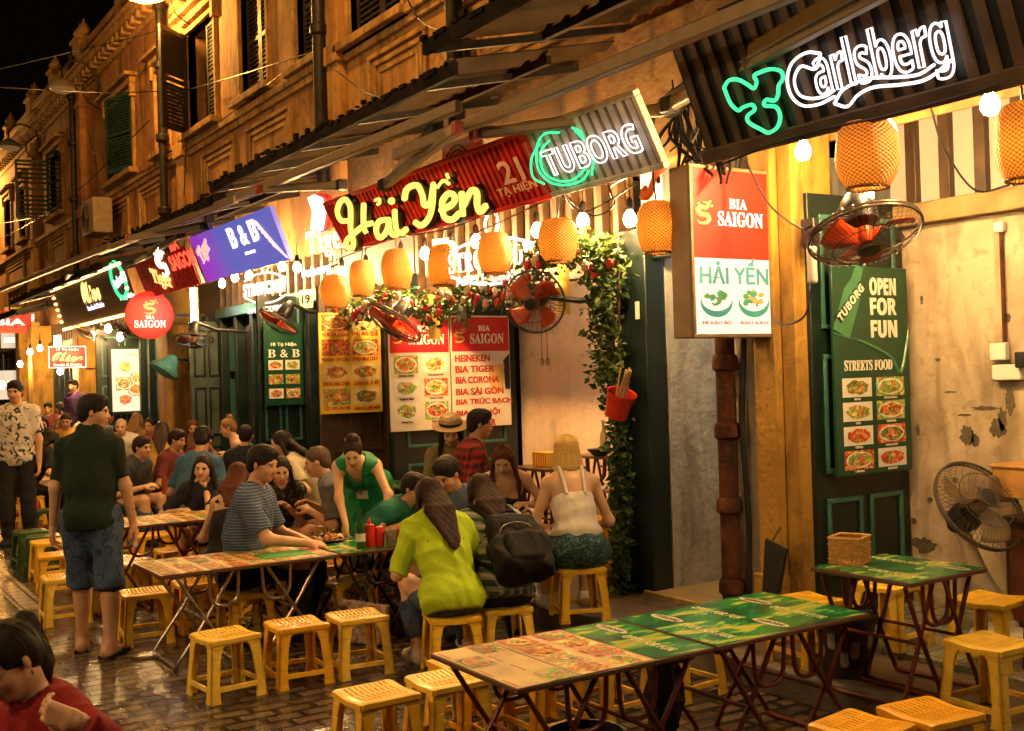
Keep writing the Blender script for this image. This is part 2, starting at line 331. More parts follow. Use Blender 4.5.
def window(par, x0, x1, z0, z1, mode='closed', sm=None, ped=True, detail=True):
    """one window: frame and reveal, with sill, pediment and shutters as its own pieces"""
    sm = sm or shut_m; w = x1 - x0
    fr = MB(); t = 0.07
    for a, b in (((x0 - t, z0), (x0, z1)), ((x1, z0), (x1 + t, z1)), ((x0 - t, z1), (x1 + t, z1 + t))): fr.box((a[0], FY - 0.05, a[1]), (b[0], FY + 0.12, b[1]))
    fr.box((x0, FY + 0.25, z0), (x1, FY + 0.27, z1), 1)
    wi = fr.build('window', [trim_m, dark_m], par, bevel=0.008)
    MB().box((x0 - 0.16, FY - 0.15, z0 - 0.09), (x1 + 0.16, FY + 0.05, z0)).build('sill', trim_m, wi, bevel=0.012)
    if ped:
        p = MB(); zc = z1 + t + .04
        p.box((x0 - .15, FY - .10, zc), (x1 + .15, FY + .02, zc + .10)); p.box((x0 - .24, FY - .2, zc + .10), (x1 + .24, FY + .02, zc + .16))
        p.hexa([(x0 - .20, FY - .17, zc + .16), (x1 + .20, FY - .17, zc + .16), (x1 + .20, FY + .02, zc + .16), (x0 - .20, FY + .02, zc + .16), (x0 - .05, FY - .06, zc + .24), (x1 + .05, FY - .06, zc + .24), (x1 + .05, FY + .02, zc + .24), (x0 - .05, FY + .02, zc + .24)])
        for xx in (x0 - .13, x1 + .03): p.box((xx, FY - .09, zc - .22), (xx + .1, FY + .01, zc))
        p.build('pediment', trim_m, wi, bevel=0.01)
    lw = w / 2 - .004; n = 24 if detail else 12
    for side in (0, 1):
        lm = shutter_leaf(lw, z1 - z0 - .01, n)
        if side == 0: M = Matrix.Translation((x0, FY + .10, z0 + .005))
        else: M = Matrix.Translation((x1, FY + .10, z0 + .005)) @ Matrix.Diagonal((-1, 1, 1, 1))
        op = {'closed': (0, 0), 'right_open': (3, 16), 'left_open': (105, 0), 'both_open': (98, 14), 'ajar': (52, 0)}[mode][side]
        if op: M = Matrix.Translation((x0 if side == 0 else x1, FY - .02, z0 + .005)) @ (Matrix.Identity(4) if side == 0 else Matrix.Diagonal((-1, 1, 1, 1))) @ Matrix.Rotation(-math.radians(op), 4, 'Z')
        mm = sm if not isinstance(sm, tuple) else sm[side]
        lm.build('shutter', mm, wi, M=M)
    return wi
def panel(par, x0, x1, z0, z1):
    mb = MB()
    for g, d in ((0, .045), (.10, .03), (.2, .018)):
        a, b, c, e = x0 + g, x1 - g, z0 + g * .8, z1 - g * .8
        if b - a < .2 or e - c < .14: break
        t = .05
        for lo, hi in (((a, c), (b, c + t)), ((a, e - t), (b, e)), ((a, c + t), (a + t, e - t)), ((b - t, c + t), (b, e - t))): mb.box((lo[0], FY - d, lo[1]), (hi[0], FY + .02, hi[1]))
    return mb.build('moulded_panel', trim_m, par, bevel=.008)
def house(label, x0, x1, wall_m, wins, pil=True, panels=(), ztop=8.3, posts=True):
    h = thing('shop_house', label, 'house', ((x0 + x1) / 2, FY, 0)); cx = -(x0 + x1) / 2
    base = Matrix.Translation((cx, -FY, 0))
    def part(mb, name, mats, par=h, **k):
        o = mb.build(name, mats, par, **k)
        if par is h: o.matrix_local = base
        return o
    mb = MB(); holes_wall(mb, x0 + .003, x1 - .003, 3.05, ztop, FY, FY + .35, [(a, b, c, d) for a, b, c, d, *_ in wins])
    mb.box((x0 + .01, FY + .35, 3.0), (x1 - .01, FY + .37, ztop - .1)); part(mb, 'wall', wall_m)
    mb = MB()
    mb.box((x0 + .002, FY - .09, 5.03), (x1 - .002, FY + .01, 5.12)); mb.box((x0 + .002, FY - .05, 4.95), (x1 - .002, FY + .01, 5.03)); part(mb, 'belt_course', trim_m, bevel=.012)
    mb = MB(); z = 7.42
    for d, dz in ((.06, .12), (.14, .09), (.24, .10), (.30, .05)): mb.box((x0 + .002, FY - d, z), (x1 - .002, FY + .02, z + dz)); z += dz
    for k in range(int((x1 - x0) / .32)): mb.box((x0 + .1 + k * .32, FY - .21, 7.50), (x0 + .22 + k * .32, FY - .05, 7.62))
    part(mb, 'cornice', trim_m, bevel=.01)
    if posts:
        n = max(2, round((x1 - x0) / 3.0)); mb = MB()
        mb.box((x0, FY - .06, ztop - .13), (x1, FY + .2, ztop))
        for k in range(n + 1):
            x = x0 + .15 + (x1 - x0 - .3) * k / n
            mb.box((x - .13, FY - .08, 7.78), (x + .13, FY + .22, ztop + .17)); mb.box((x - .18, FY - .12, ztop + .17), (x + .18, FY + .25, ztop + .24))
            mb.lathe([(.05, 0), (.12, .05), (.14, .14), (.08, .24), (.03, .30), (.02, .36)], 10, 0, Matrix.Translation((x, FY + .06, ztop + .24)))
        part(mb, 'parapet', trim_m, bevel=.01)
    if pil:
        mb = MB()
        for a, b in ((x0 + .02, x0 + .36), ):
            mb.box((a, FY - .11, 3.2), (b, FY + .01, 7.40)); mb.box((a - .04, FY - .15, 7.1), (b + .04, FY + .01, 7.2)); mb.box((a - .04, FY - .15, 4.95), (b + .04, FY + .01, 5.15))
        part(mb, 'pilaster', wall_m, bevel=.012)
    for i, wdef in enumerate(wins):
        a, b, c, d, mode, sm = wdef; o = window(h, a, b, c, d, mode, sm, detail=a > -24); o.matrix_local = base
    for (a, b, c, d) in panels: panel(h, a, b, c, d).matrix_local = base
    return h
house('ochre house above the red script shop sign, brown louvred shutters and framed panels', -10.86, -4.75, och, [(-10.37, -9.2, 5.12, 6.7, 'closed', shut_m), (-7.6, -6.4, 5.12, 6.7, 'closed', shut_m)], True, [(-9.95, -8.75, 4.15, 4.86), (-8.1, -6.0, 4.15, 4.86)])
house('ochre corner house above the black slatted neon sign', -4.75, 3.0, och2, [(-3.6, -2.4, 5.12, 6.7, 'closed', shut_m)], True, [])
house('ochre house over the purple beer banner, one shutter leaf standing open', -16.25, -10.88, och, [(-15.85, -14.62, 5.25, 6.7, 'ajar', shutd_m), (-13.62, -12.68, 5.25, 6.7, 'closed', shut_m), (-11.78, -11.0, 5.2, 6.6, 'closed', shut_m)], True, [(-15.3, -13.9, 4.1, 4.86), (-13.5, -12.0, 4.1, 4.86)])
house('ochre house with a green shutter leaf and a brown one side by side', -22.8, -16.27, och2, [(-17.5, -16.86, 5.27, 6.55, 'closed', shut_m), (-20.6, -18.9, 5.3, 6.6, 'right_open', (shut_m, shutg_m))], True, [(-21.3, -19.3, 4.1, 4.9), (-18.6, -17.2, 4.1, 4.9)])
house('orange house with a big dark shutter swung out behind the wall lamp', -28.0, -22.82, och, [(-26.0, -24.6, 5.4, 6.7, 'both_open', (shutd_m, shutg_m))], True, [(-26.2, -24.4, 4.2, 4.95)])
house('orange house second from the far end of the terrace', -34.5, -28.02, och2, [(-29.8, -28.9, 5.35, 6.65, 'closed', shut_m), (-32.0, -31.0, 5.35, 6.65, 'closed', shut_m)], True, [(-32, -29.4, 4.2, 4.95)])
house('orange house at the far end of the terrace', -52.0, -34.52, och, [(-37.0, -36.0, 5.35, 6.65, 'closed', shut_m), (-41, -40, 5.35, 6.65, 'closed', shut_m), (-46, -45, 5.35, 6.65, 'closed', shut_m)])
# ------------------------------------------------------------------ ground floors
t = thing('wall', 'cream plaster back wall with peeling stains behind the floor fan', 'wall', (-1.0, 5.85, 0))
MB().box((-3.5, 0, 0), (4, .15, 3.3)).build('plaster', cream, t)
st = mat('bare_patch', (0.10, 0.085, 0.05), .9, var=.4, scale=30)
blob = MB()
def blot(cx, cz, rx, rz, seed, n=54):
    rr = random.Random(seed); k = [rr.uniform(.55, 1.25) for _ in range(n)]; k = [(k[i - 1] + k[i] * 2 + k[(i + 1) % n]) / 4 for i in range(n)]
    pts = [(cx + rx * k[i] * math.cos(2 * math.pi * i / n), cz + rz * k[i] * math.sin(2 * math.pi * i / n)) for i in range(n)]
    blob.add([(x, -.004, z) for x, z in pts] + [(x, .01, z) for x, z in pts], [tuple(range(n))] + [(i, n + i, n + (i + 1) % n, (i + 1) % n) for i in range(n)])
for i, (px, py, rx, rz) in enumerate([(968, 436, .05, .06), (975, 440, .03, .04), (985, 408, .09, .012), (998, 428, .05, .06), (1003, 420, .03, .07), (930, 500, .02, .02), (914, 521, .02, .02), (955, 480, .018, .02), (1010, 400, .03, .09), (922, 300, .012, .03), (938, 360, .02, .012), (950, 392, .05, .006), (918, 430, .015, .04), (925, 545, .09, .05), (1008, 318, .02, .03), (965, 415, .05, .008)]):
    p = atY(px, py, 5.85); blot(p.x + 1.0, p.z, rx, rz, i)
blob.build('stain', st, t, smooth=False)
MB().box((-3.5, -.10, 2.49), (4, .0, 2.62)).build('beam', mat('weathered_beam', (.30, .20, .08), .7, var=.5, scale=4, bump=.4), t, bevel=.01)
tr = MB()
for k in range(16): tr.box((-3.35 + k * .235, -.06, 2.62), (-3.35 + k * .235 + .075, 0, 3.2))
tr.build('transom_bar', wood, t, bevel=.006)
MB().box((-3.5, -.012, 2.63), (4, -.004, 3.2)).build('transom_glass', glow('lit_transom', (1, .72, .38), .42), t)
t = thing('wall', 'pinkish plaster back wall of the bar behind the blonde woman', 'wall', (-7.5, 6.05, 0))
MB().box((-1.6, 0, 0), (1.45, .15, 3.2)).build('plaster', pink, t)
MB().box((-1.6, -.02, 2.74), (1.45, 0, 2.9)).build('beam', dgreen, t)
t = thing('wall', 'grey plaster side wall of the narrow passage', 'wall', (-5.745, 4.95, 0))
MB().box((-.2, .06, 0), (0.03, 3.0, 3.1)).build('plaster', grey, t); MB().box((.0, 2.9, 0), (.7, 3.0, 3.1)).build('end_wall', dark_m, t)
t = thing('wall', 'dirty white plaster pier carrying the rusty drainpipe', 'wall', (-4.95, FY, 0))
MB().box((-.20, 0, SWZ), (.20, .6, 3.06)).build('plaster', white, t); MB().box((-.2, .6, .1), (-.12, 3, 3.06)).build('return_wall', grey, t)
t = thing('pilaster', 'yellow stepped pilaster beside the lit beer box sign', 'pilaster', (-4.6, FY, 0))
MB().box((-.15, -.09, SWZ), (.03, .3, 3.06)).build('shaft', yel, t, bevel=.012); MB().box((.035, -.045, SWZ), (.15, .3, 3.06)).build('step', yel, t, bevel=.012)
MB().box((-.18, -.12, SWZ), (.045, .02, .42)).build('plinth', yel, t, bevel=.012)
# timber door leaves with sunk panels
def leaf(name, label, X, y0, y1, z0, z1, m1, m2, rows=((.1, .28), (.34, .62), (.68, .95)), thick=.05):
    t = thing(name, label, 'door', (X, y0, z0)); w = y1 - y0; h = z1 - z0
    MB().box((-thick, 0, 0), (0, w, h)).build('board', m1, t, bevel=.006)
    mb = MB(); s = .028
    for a, b in rows:
        for u, v in ((.10, .46), (.54, .90)):
            ya, yb, za, zb = w * u, w * v, h * a, h * b
            for lo, hi in (((ya, za), (yb, za + s)), ((ya, zb - s), (yb, zb)), ((ya, za + s), (ya + s, zb - s)), ((yb - s, za + s), (yb, zb - s))): mb.box((0, lo[0], lo[1]), (.016, hi[0], hi[1]))
    mb.build('panel_trim', m2, t, bevel=.004)
    return t
leaf('door_leaf', 'dark green door leaf with teal trim behind the green street food board', -4.42, 4.98, 5.83, FLZ, 2.66, dgreen, teal)
leaf('door_leaf', 'dark green door leaf with teal panels under the two red topped posters', -9.07, 4.62, 5.98, FLZ, 2.62, dgreen, teal)
leaf('door_leaf', 'brown wooden door leaf under the yellow picture menu', -9.78, 4.22, 4.92, SWZ, 2.55, wood, wood)
leaf('door_leaf', 'dark green door leaf with teal rails under the small green menu', -11.9, 4.40, 4.95, SWZ, 2.62, dgreen, teal)
leaf('door_leaf', 'teal lit door leaf beside the yellow pilaster of the purple banner bar', -14.9, 4.55, 5.0, SWZ, 2.5, mat('grey_green_paint', (.05, .07, .055), .5, var=.4, scale=5), dgreen)
leaf('door_leaf', 'dark door leaf behind the tall white lit poster', -19.06, 4.25, 5.1, SWZ, 2.6, dgreen, teal)
# posts and lintel of the bar
t = thing('door_frame', 'dark green door frame of the passage next to the ivy', 'door frame', (-5.88, FY, 0))
MB().box((-.15, -.10, SWZ), (.165, .07, 2.62)).build('post', dgreen, t, bevel=.01); MB().box((.167, -.04, 2.40), (.72, .06, 2.62)).build('lintel', dgreen, t, bevel=.01)
MB().box((.06, -.106, 2.0), (.10, -.10, 2.12)).build('plate', whitep, t); MB().box((.25, -.05, 2.43), (.42, -.04, 2.50)).build('tag', mat('orange_tag', (.7, .3, .05), .5), t)
t = thing('transom', 'timber transom with upright bars and lit panes behind the lanterns', 'transom', (-7.6, FY, 0))
MB().box((-1.55, -.05, 2.34), (1.55, .06, 2.46)).build('rail', wood, t, bevel=.008)
mb = MB()
for k in range(17): mb.box((-1.5 + k * .185, -.02, 2.46), (-1.5 + k * .185 + .06, .05, 3.05))
mb.build('bar', wood, t, bevel=.005)
mb = MB()
for k in range(16):
    if k % 5 != 2: mb.box((-1.44 + k * .185, .055, 2.47), (-1.315 + k * .185, .06, 2.62 + .2 * ((k * 7) % 3)))
mb.build('pane', glow('lit_pane', (1, .60, .24), .35), t)
MB().box((-1.55, .065, 2.46), (1.55, .1, 3.06)).build('back_board', mat('amber_board', (.11, .055, .014), .8, var=.5), t)
t = thing('ceiling', 'dark timber ceiling of the bar', 'ceiling', (-7.6, 5.5, 2.95)); MB().box((-1.5, -.45, 0), (1.5, .55, .06)).build('board', dark_m, t)
# fronts of the other bars: dark timber, transoms, pilasters
def bar_front(label, x0, x1, glow_c, strength):
    t = thing('timber_facade', label, 'shop front', ((x0 + x1) / 2, FY, 0)); w = (x1 - x0) / 2
    MB().box((-w, .12, SWZ), (w, .16, 2.52)).build('back_board', dark_m, t)
    mb = MB(); n = max(3, int((x1 - x0) / .55))
    for k in range(n + 1):
        x = -w + .05 + (2 * w - .1) * k / n; mb.mark().box((x - .045, -.03, SWZ), (x + .045, .11, 2.52))
    mb.build_each('post', dgreen, t, bevel=.008)
    mb = MB()
    for k in range(n):
        if k % 3 == 1: continue
        a = -w + .1 + (2 * w - .1) * k / n; b = a + (2 * w - .1) / n - .1; mb.mark()
        for z0, z1 in ((.25, .85), (.95, 1.7), (1.8, 2.4)): mb.box((a + .03, .06, z0), (b - .03, .115, z1))
    mb.build_each('door_panel', dgreen if glow_c[2] < .5 else teal, t, bevel=.01)
    MB().box((-w, -.07, 2.52), (w, .1, 2.66)).build('lintel', teal if glow_c[2] > .5 else wood, t, bevel=.01)
    mb = MB(); k = int(2 * w / .24)
    for i in range(k): mb.box((-w + i * 2 * w / k, -.02, 2.66), (-w + i * 2 * w / k + .07, .05, 3.06))
    mb.build('transom_bar', wood, t, bevel=.005)
    MB().box((-w, .06, 2.66), (w, .07, 3.06)).build('transom_glass', glow('transom_' + label[:12], glow_c, strength), t)
    return t
bar_front('dark timber bar front with a teal lintel under the purple banner', -14.75, -11.05, (.75, .8, .55), .25)
bar_front('dark timber bar front under the brown board sign', -21.6, -17.2, (1, .6, .2), .5)
bar_front('far timber bar front behind the young man in the white tee', -33.5, -22.6, (1, .6, .2), 1.6)
for i, (x, lab) in enumerate([(-16.1, 'yellow plaster pilaster between the purple banner and the round red sign'), (-21.9, 'yellow plaster pilaster behind the small red hanging sign'), (-26.6, 'yellow plaster pilaster to the right of the young man in the white tee'), (-28.2, 'farthest yellow plaster pilaster, just above the head of the young man in the white tee')]):
    t = thing('pilaster', lab, 'pilaster', (x, FY, 0)); MB().box((-.25, -.42, SWZ), (.25, .3, 3.05)).build('shaft', yel, t, bevel=.015); MB().box((-.29, -.46, SWZ), (.29, .2, .5)).build('plinth', yel, t, bevel=.015)
for x0, x1, lab in ((-10.95, -9.2, 'dark timber wall between the yellow menu and the red topped posters'), (-16.0, -14.8, 'dark timber wall right of the yellow pilaster by the purple banner'), (-52, -33.6, 'dim shop fronts at the far end of the street')):
    t = thing('wall', lab, 'wall', ((x0 + x1) / 2, FY, 0)); w = (x1 - x0) / 2; MB().box((-w, .02, SWZ), (w, .15, 3.05)).build('board', wood, t)
    mb = MB()
    for k in range(int(2 * w / .3)): mb.box((-w + k * .3, -.02, SWZ), (-w + k * .3 + .06, .02, 2.6))
    mb.build('batten', dgreen, t)
# rusty drainpipe on the pier
rust = mat('rusty_pipe', (.09, .028, .013), .85, var=.7, scale=7, bump=1.0, bscale=22, dirt=(.012, .008, .006), spec=.2)
t = thing('drainpipe', 'rusty brown drainpipe with collars on the white pier', 'drainpipe', (-4.99, FY - .09, SWZ))
MB().lathe([(.060, 0), (.060, 2.9)], 16).build('pipe', rust, t)
mb = MB()
for z in (.12, .62, 1.08, 1.5, 1.95, 2.4): mb.mark().lathe([(.062, z), (.08, z + .015), (.08, z + .07), (.07, z + .1), (.062, z + .1)], 16)
mb.build_each('collar', rust, t)
MB().tube(spline([(.12, .02, 0), (.13, .03, .6), (.11, .02, 1.2), (.14, .03, 1.8), (.12, .02, 2.4), (.15, .02, 2.9)]), .018, 6).build('cable', black, t)
for x, lab, pz in ((-10.83, 'black downpipe between the two nearest ochre houses', 8.0), (-8.03, 'dark soot stained downpipe over the red shop sign', 8.0), (-22.85, 'black downpipe beside the second wall lamp', 8.2), (-16.7, 'thin dark downpipe left of the ajar shutters', 7.4)):
    t = thing('drainpipe', lab, 'drainpipe', (x, FY - .16, 3.7)); MB().lathe([(.075 if x > -16 else .06, 0), (.075 if x > -16 else .06, pz - 3.7)], 12).build('pipe', iron, t)
    mb = MB(); [mb.mark().lathe([(.085, z), (.1, z + .02), (.1, z + .1), (.085, z + .12)], 12) for z in (.5, 1.6, 2.7, 3.6)]; mb.build_each('collar', iron, t)
# canopy sheets
def canopy(label, x0, x1, yo, zo, zi=None):
    zi = zi or zo + .3; t = thing('canopy', label, 'canopy', ((x0 + x1) / 2, FY, zi)); w = (x1 - x0) / 2; d = FY - yo; dz = zi - zo; vs = []; fs = []; n = int((x1 - x0) / .19) * 2
    for i in range(n + 1):
        x = -w + 2 * w * i / n; c = .022 * (-1) ** i
        vs += [(x, -d, -dz + c), (x, -.01, c)]
    for i in range(n): fs.append((2 * i, 2 * i + 2, 2 * i + 3, 2 * i + 1))
    m_ = MB(); m_.add(vs, fs); so = m_.build('sheet', sheet2_m, t, smooth=False); s_ = so.modifiers.new('thick', 'SOLIDIFY'); s_.thickness = .008
    mb = MB(); mb.bar((-w, -d, -dz - .045), (w, -d, -dz - .045), .035, .09); mb.bar((-w, -d * .45, -dz * .45 - .06), (w, -d * .45, -dz * .45 - .06), .04, .06); mb.build('purlin', sheet_m, t)
    mb = MB()
    for k in range(int(2 * w / 1.1) + 1):
        x = -w + .06 + k * 1.1; mb.mark(); mb.bar((x, -d + .03, -dz - .06), (x, -.02, -.07), .04, .05)
    mb.build_each('rafter', iron, t)
    r = random.Random(3); mb = MB()
    for k in range(int(2 * w / .11)):
        x = -w + .11 * k + r.uniform(0, .1); mb.cbox((x, -d - .02, -dz + r.uniform(-.02, .03)), (r.uniform(.02, .10), .03, r.uniform(.01, .05)))
    mb.build('edge_dirt', sheet_m, t)['kind'] = 'stuff'
    return t
canopy('sooty sheet canopy over the red script sign', -10.95, -6.05, 3.6, 3.66)
canopy('sooty sheet canopy over the two slatted neon signs', -6.0, 2.5, 3.35, 3.74, 4.1)
canopy('sooty sheet canopy over the purple banner', -16.3, -11.0, 3.62, 3.55)
canopy('sooty sheet canopy over the brown board sign', -24.0, -16.35, 3.75, 3.42)
canopy('sooty sheet canopy at the far end of the street', -48.0, -24.1, 3.85, 3.25)
t = thing('lean_to', 'dark corrugated lean-to above the black neon board', 'canopy', (-2.0, 4.6, 3.25)); MB().box((-2.7, -.02, 0), (4.5, .02, .5)).build('sheet', sheet_m, t)
t = thing('wall', 'patched yellow wall strip behind the signs under the canopy', 'wall', (-7, FY, 3.06)); MB().box((-4, -.03, 0), (9, -.004, .95)).build('plaster', plaster('dark_yellow_plaster', (.19, .10, .024), (.11, .058, .016), (.03, .018, .008), 1.3), t)  # yellow plaster in a darker tone than the pilasters
# ================================================================== SIGNS
RT, DN, FW = Vector(WM[:, 0]), Vector(WM[:, 1]), Vector(WM[:, 2])
def img(u, v, w): return (RT * u + DN * v - FW * w).normalized()      # right, down, towards the viewer
def onplane(M, px, py):
    o = M.translation; n = M.col[2].to_3d(); d = Vector(ray(px, py)); c = Vector(CAMP)
    return M.inverted() @ (c + d * ((o - c).dot(n) / d.dot(n)))
def L2(M, pts): return [onplane(M, *p).to_2d() for p in pts]
def crop(x0, y0, s, pts): return [(x0 + u / s, y0 + v / s) for u, v in pts]
TILT = Vector((0, -.2, .375)).normalized()
def slats(w, h, n, depth, wid, frac=.5, y0=0):
    mb = MB()
    for k in range(n): x = w * (k + .5) / n; mb.box((x - w / n * frac / 2, y0, 0), (x + w / n * frac / 2, h, depth))
    return mb
def rim(w, h, t=.03, d=.03):
    return MB().box((-t, -t, -.02), (w + t, 0, d)).box((-t, h, -.02), (w + t, h + t, d)).box((-t, 0, -.02), (0, h, d)).box((w, 0, -.02), (w + t, h, d))
def strokes(par, M, lst, r, m_, name='neon_tube', z=.05, n=6, closed=False, flat=1.0):
    mb = MB()
    for s in lst:
        q = spline([(*p, z) for p in L2(M, s)], n); mb.tube(q, r, 6, closed=closed)
    return mb.build(name, m_, par)
redp = mat('red_sign_paint', (.80, .03, .018), .45, var=.3); redb = mat('red_batten_paint', (.50, .018, .012), .5, var=.3)
neonc = glow('soft_white_neon', (1, .84, .78), 1.15); neonw = glow('white_neon', (1, .86, .84), 1.9); neong = glow('green_neon', (.06, .95, .34), 1.35); neonr = glow('red_neon', (1, .07, .03), 2.2); neono = glow('orange_neon', (1, .42, .12), 2.2)
yglow = glow('yellow_channel_letter', (1, .60, .10), 1.9); wglow = glow('white_letter', (1, .9, .75), 1.5)
blackp = mat('black_paint', (.012, .01, .008), .4)
# 1 the red script sign
M = frame((-8.91, 4.15, 2.815), (1, 0, 0), TILT); w, h = 3.09, .41
t = thing('shop_sign', 'long red slatted shop sign with yellow script lettering', 'sign', M=M)
MB().box((0, 0, -.03), (w, h, 0)).build('board', redb, t); slats(w, h, 46, .022, .03).build('batten', redp, t); rim(w, h).build('rim', redp, t, bevel=.006)
hy = [crop(300, 180, 4.875, s) for s in ([(275, 192), (240, 190), (222, 150), (234, 105), (262, 88), (284, 118), (288, 170), (287, 230), (300, 290), (294, 322), (268, 318), (266, 290), (300, 256), (350, 216), (392, 203)], [(352, 112), (350, 170), (352, 225), (366, 252)],
      [(458, 186), (425, 196), (412, 235), (425, 272), (450, 262), (470, 225), (474, 182)], [(474, 182), (482, 240), (502, 262), (524, 244)], [(505, 142), (506, 185), (514, 236), (536, 250), (560, 232)], [(408, 92), (428, 86), (430, 104), (420, 112)])]
hy += [crop(400, 0, 3.046, s) for s in ([(40, 602), (48, 572), (78, 560), (95, 588), (101, 620), (120, 612), (126, 580), (130, 556)], [(130, 556), (126, 620), (114, 660), (92, 682), (72, 672)], [(152, 636), (188, 616), (194, 592), (174, 586), (156, 612), (162, 655), (186, 664), (208, 645)],
      [(216, 582), (220, 650)], [(221, 622), (244, 578), (262, 582), (263, 620), (272, 640), (290, 622)], [(142, 566), (160, 546), (178, 556)], [(176, 540), (170, 524)])]
mb = MB(); mk = MB()
for i, s in enumerate(hy):
    small = i in (5, 11, 12); r = .013 if small else .0235
    q = spline([(p[0], p[1] + .022, .075) for p in L2(M, s)], 7); mb.tube(q, r, 8)
    mk.tube([v - Vector((-.018, .016, .05)) for v in q], r * 1.7, 6)
c = L2(M, [(399, 197)])[0]; mb.ball((c.x, c.y, .075), .03, 10); mk.ball((c.x + .02, c.y - .018, .02), .042, 10)
mk.build('lettering_backing', blackp, t); mb.build('lettering', yglow, t)
pm = mat('peach_letter', (.75, .38, .16), .5, emit=(1, .35, .1), es=.25)
c = L2(M, [(514, 169)])[0]; text('21', w=.26, h=.16, fat=.02, name='house_number', mat=pm, parent=t, at=(c.x, c.y, .03))
c = L2(M, [(520, 186)])[0]; text('TẠ HIỆN', w=.46, h=.09, fat=.015, name='street_name', mat=pm, parent=t, at=(c.x, c.y, .03))
# 2 wooden slatted sign with green and white neon
M = frame((-5.80, 4.15, 2.825), (1, 0, 0), TILT); w, h = 1.07, .40
palew = mat('pale_slat_wood', (.58, .52, .43), .6, var=.4, scale=6, bump=.2)
t = thing('shop_sign', 'pale wooden slatted sign with white neon lettering in a green neon ring', 'sign', M=M)
MB().box((0, 0, -.03), (w, h, 0)).build('board', mat('dark_slat_gap', (.17, .145, .11), .7), t); slats(w, h, 13, .02, .03, .62).build('batten', palew, t); rim(w, h, .035).build('rim', palew, t, bevel=.006)
c0, c1 = L2(M, [(551, 162), (646, 134)]); text(style('TUBORG', BOLD), w=c1.x - c0.x - .02, h=.17, tube=.0052, name='neon_lettering', mat=neonw, parent=t, at=((c0.x + c1.x) / 2, (c0.y + c1.y) / 2 + .005, .05), rot=(c1.y - c0.y) / (c1.x - c0.x) * .6)
arcs = [crop(400, 0, 3.046, s) for s in ([(500, 395), (455, 400), (432, 440), (436, 505), (470, 545), (520, 555), (570, 540), (590, 512)], [(470, 420), (446, 450), (450, 510), (490, 540), (540, 540), (580, 505)], [(440, 430), (416, 475), (420, 530), (455, 552)], [(605, 470), (600, 525)], [(548, 388), (560, 400), (578, 420)], [(540, 380), (566, 392), (572, 410)])]
strokes(t, M, arcs, .0075, neong, z=.045)
# 3 black slatted board with script neon
M = frame((-4.36, 4.15, 2.80), (1, 0, 0), Vector((0, -.16, .37)).normalized()); w, h = 5.4, .62
t = thing('shop_sign', 'black slatted board with large white script neon and a green leaf outline', 'sign', M=M)
MB().box((0, 0, -.03), (w, h, 0)).build('board', mat('black_board', (.005, .004, .0035), .45, var=.4), t)
slats(w, h, 52, .018, .03, .42, .03).build('batten', mat('brown_batten', (.085, .042, .014), .5, var=.5, scale=5), t); MB().box((-.03, -.05, -.05), (w, .03, .03)).build('rim', wood, t, bevel=.008)
leafp = crop(660, 0, 2.81, [(198, 238), (212, 218), (238, 216), (262, 228), (282, 240), (290, 222), (283, 205), (300, 195), (330, 186), (358, 192), (364, 212), (352, 232), (350, 258), (340, 274), (316, 272), (312, 288), (344, 292), (356, 318), (348, 348), (324, 364), (300, 354), (268, 336), (264, 318), (284, 300), (276, 286), (250, 294), (238, 302), (216, 282)])
strokes(t, M, [leafp + leafp[:1]], .010, neong, 'leaf_outline', z=.05, n=4)
cl = [crop(660, 0, 2.81, s) for s in ([(470, 142), (430, 140), (390, 168), (376, 215), (388, 262), (420, 288), (465, 284), (510, 262)], [(470, 142), (455, 185), (415, 178), (396, 215), (408, 255), (440, 268), (480, 262), (508, 245)], [(508, 282), (535, 242), (600, 212), (680, 208), (745, 200), (790, 172)], [(508, 282), (545, 290), (575, 258), (620, 236), (700, 228), (770, 212), (840, 158)])]
strokes(t, M, cl, .0075, neonw, 'neon_tube', z=.05)
c0, c1 = L2(M, [(660 + 458 / 2.81, 218 / 2.81), (660 + 842 / 2.81, 112 / 2.81)])
text(style('arlsberg', BOLD), w=c1.x - c0.x, h=.29, tube=.006, name='neon_lettering', mat=neonw, parent=t, at=((c0.x + c1.x) / 2, (c0.y + c1.y) / 2 + .012, .055), rot=math.atan2(c1.y - c0.y, c1.x - c0.x) * .9, shear=.12)
# 4 lit box sign
def dragon(par, x, y, s, m_, z=.004):
    q = [(.45, .95), (.75, .88), (.62, .70), (.30, .72), (.12, .55), (.30, .40), (.62, .38), (.78, .22), (.60, .05), (.25, .02), (.10, .14)]
    mb = MB(); pts = spline([(x + (a - .45) * s, y + (b - .5) * s, z) for a, b in q], 5); n = len(pts)
    mb.tube(pts, [s * (.035 + .09 * math.sin(math.pi * min(1, (i + 2) / n))) for i in range(n)], 6)
    for a, b in ((.85, .98), (.95, .80), (.18, .86), (.02, .62)): mb.ball((x + (a - .45) * s, y + (b - .5) * s, z), s * .08, 6)
    o = mb.build('dragon_emblem', m_, par); return o
food_cols = [((.45, .16, .03), (.75, .42, .12), (.25, .07, .02)), ((.12, .25, .05), (.55, .30, .08), (.75, .60, .30)), ((.55, .10, .03), (.80, .45, .15), (.20, .05, .02)), ((.70, .45, .14), (.85, .65, .30), (.35, .14, .03)), ((.08, .16, .04), (.30, .12, .05), (.6, .35, .12))]
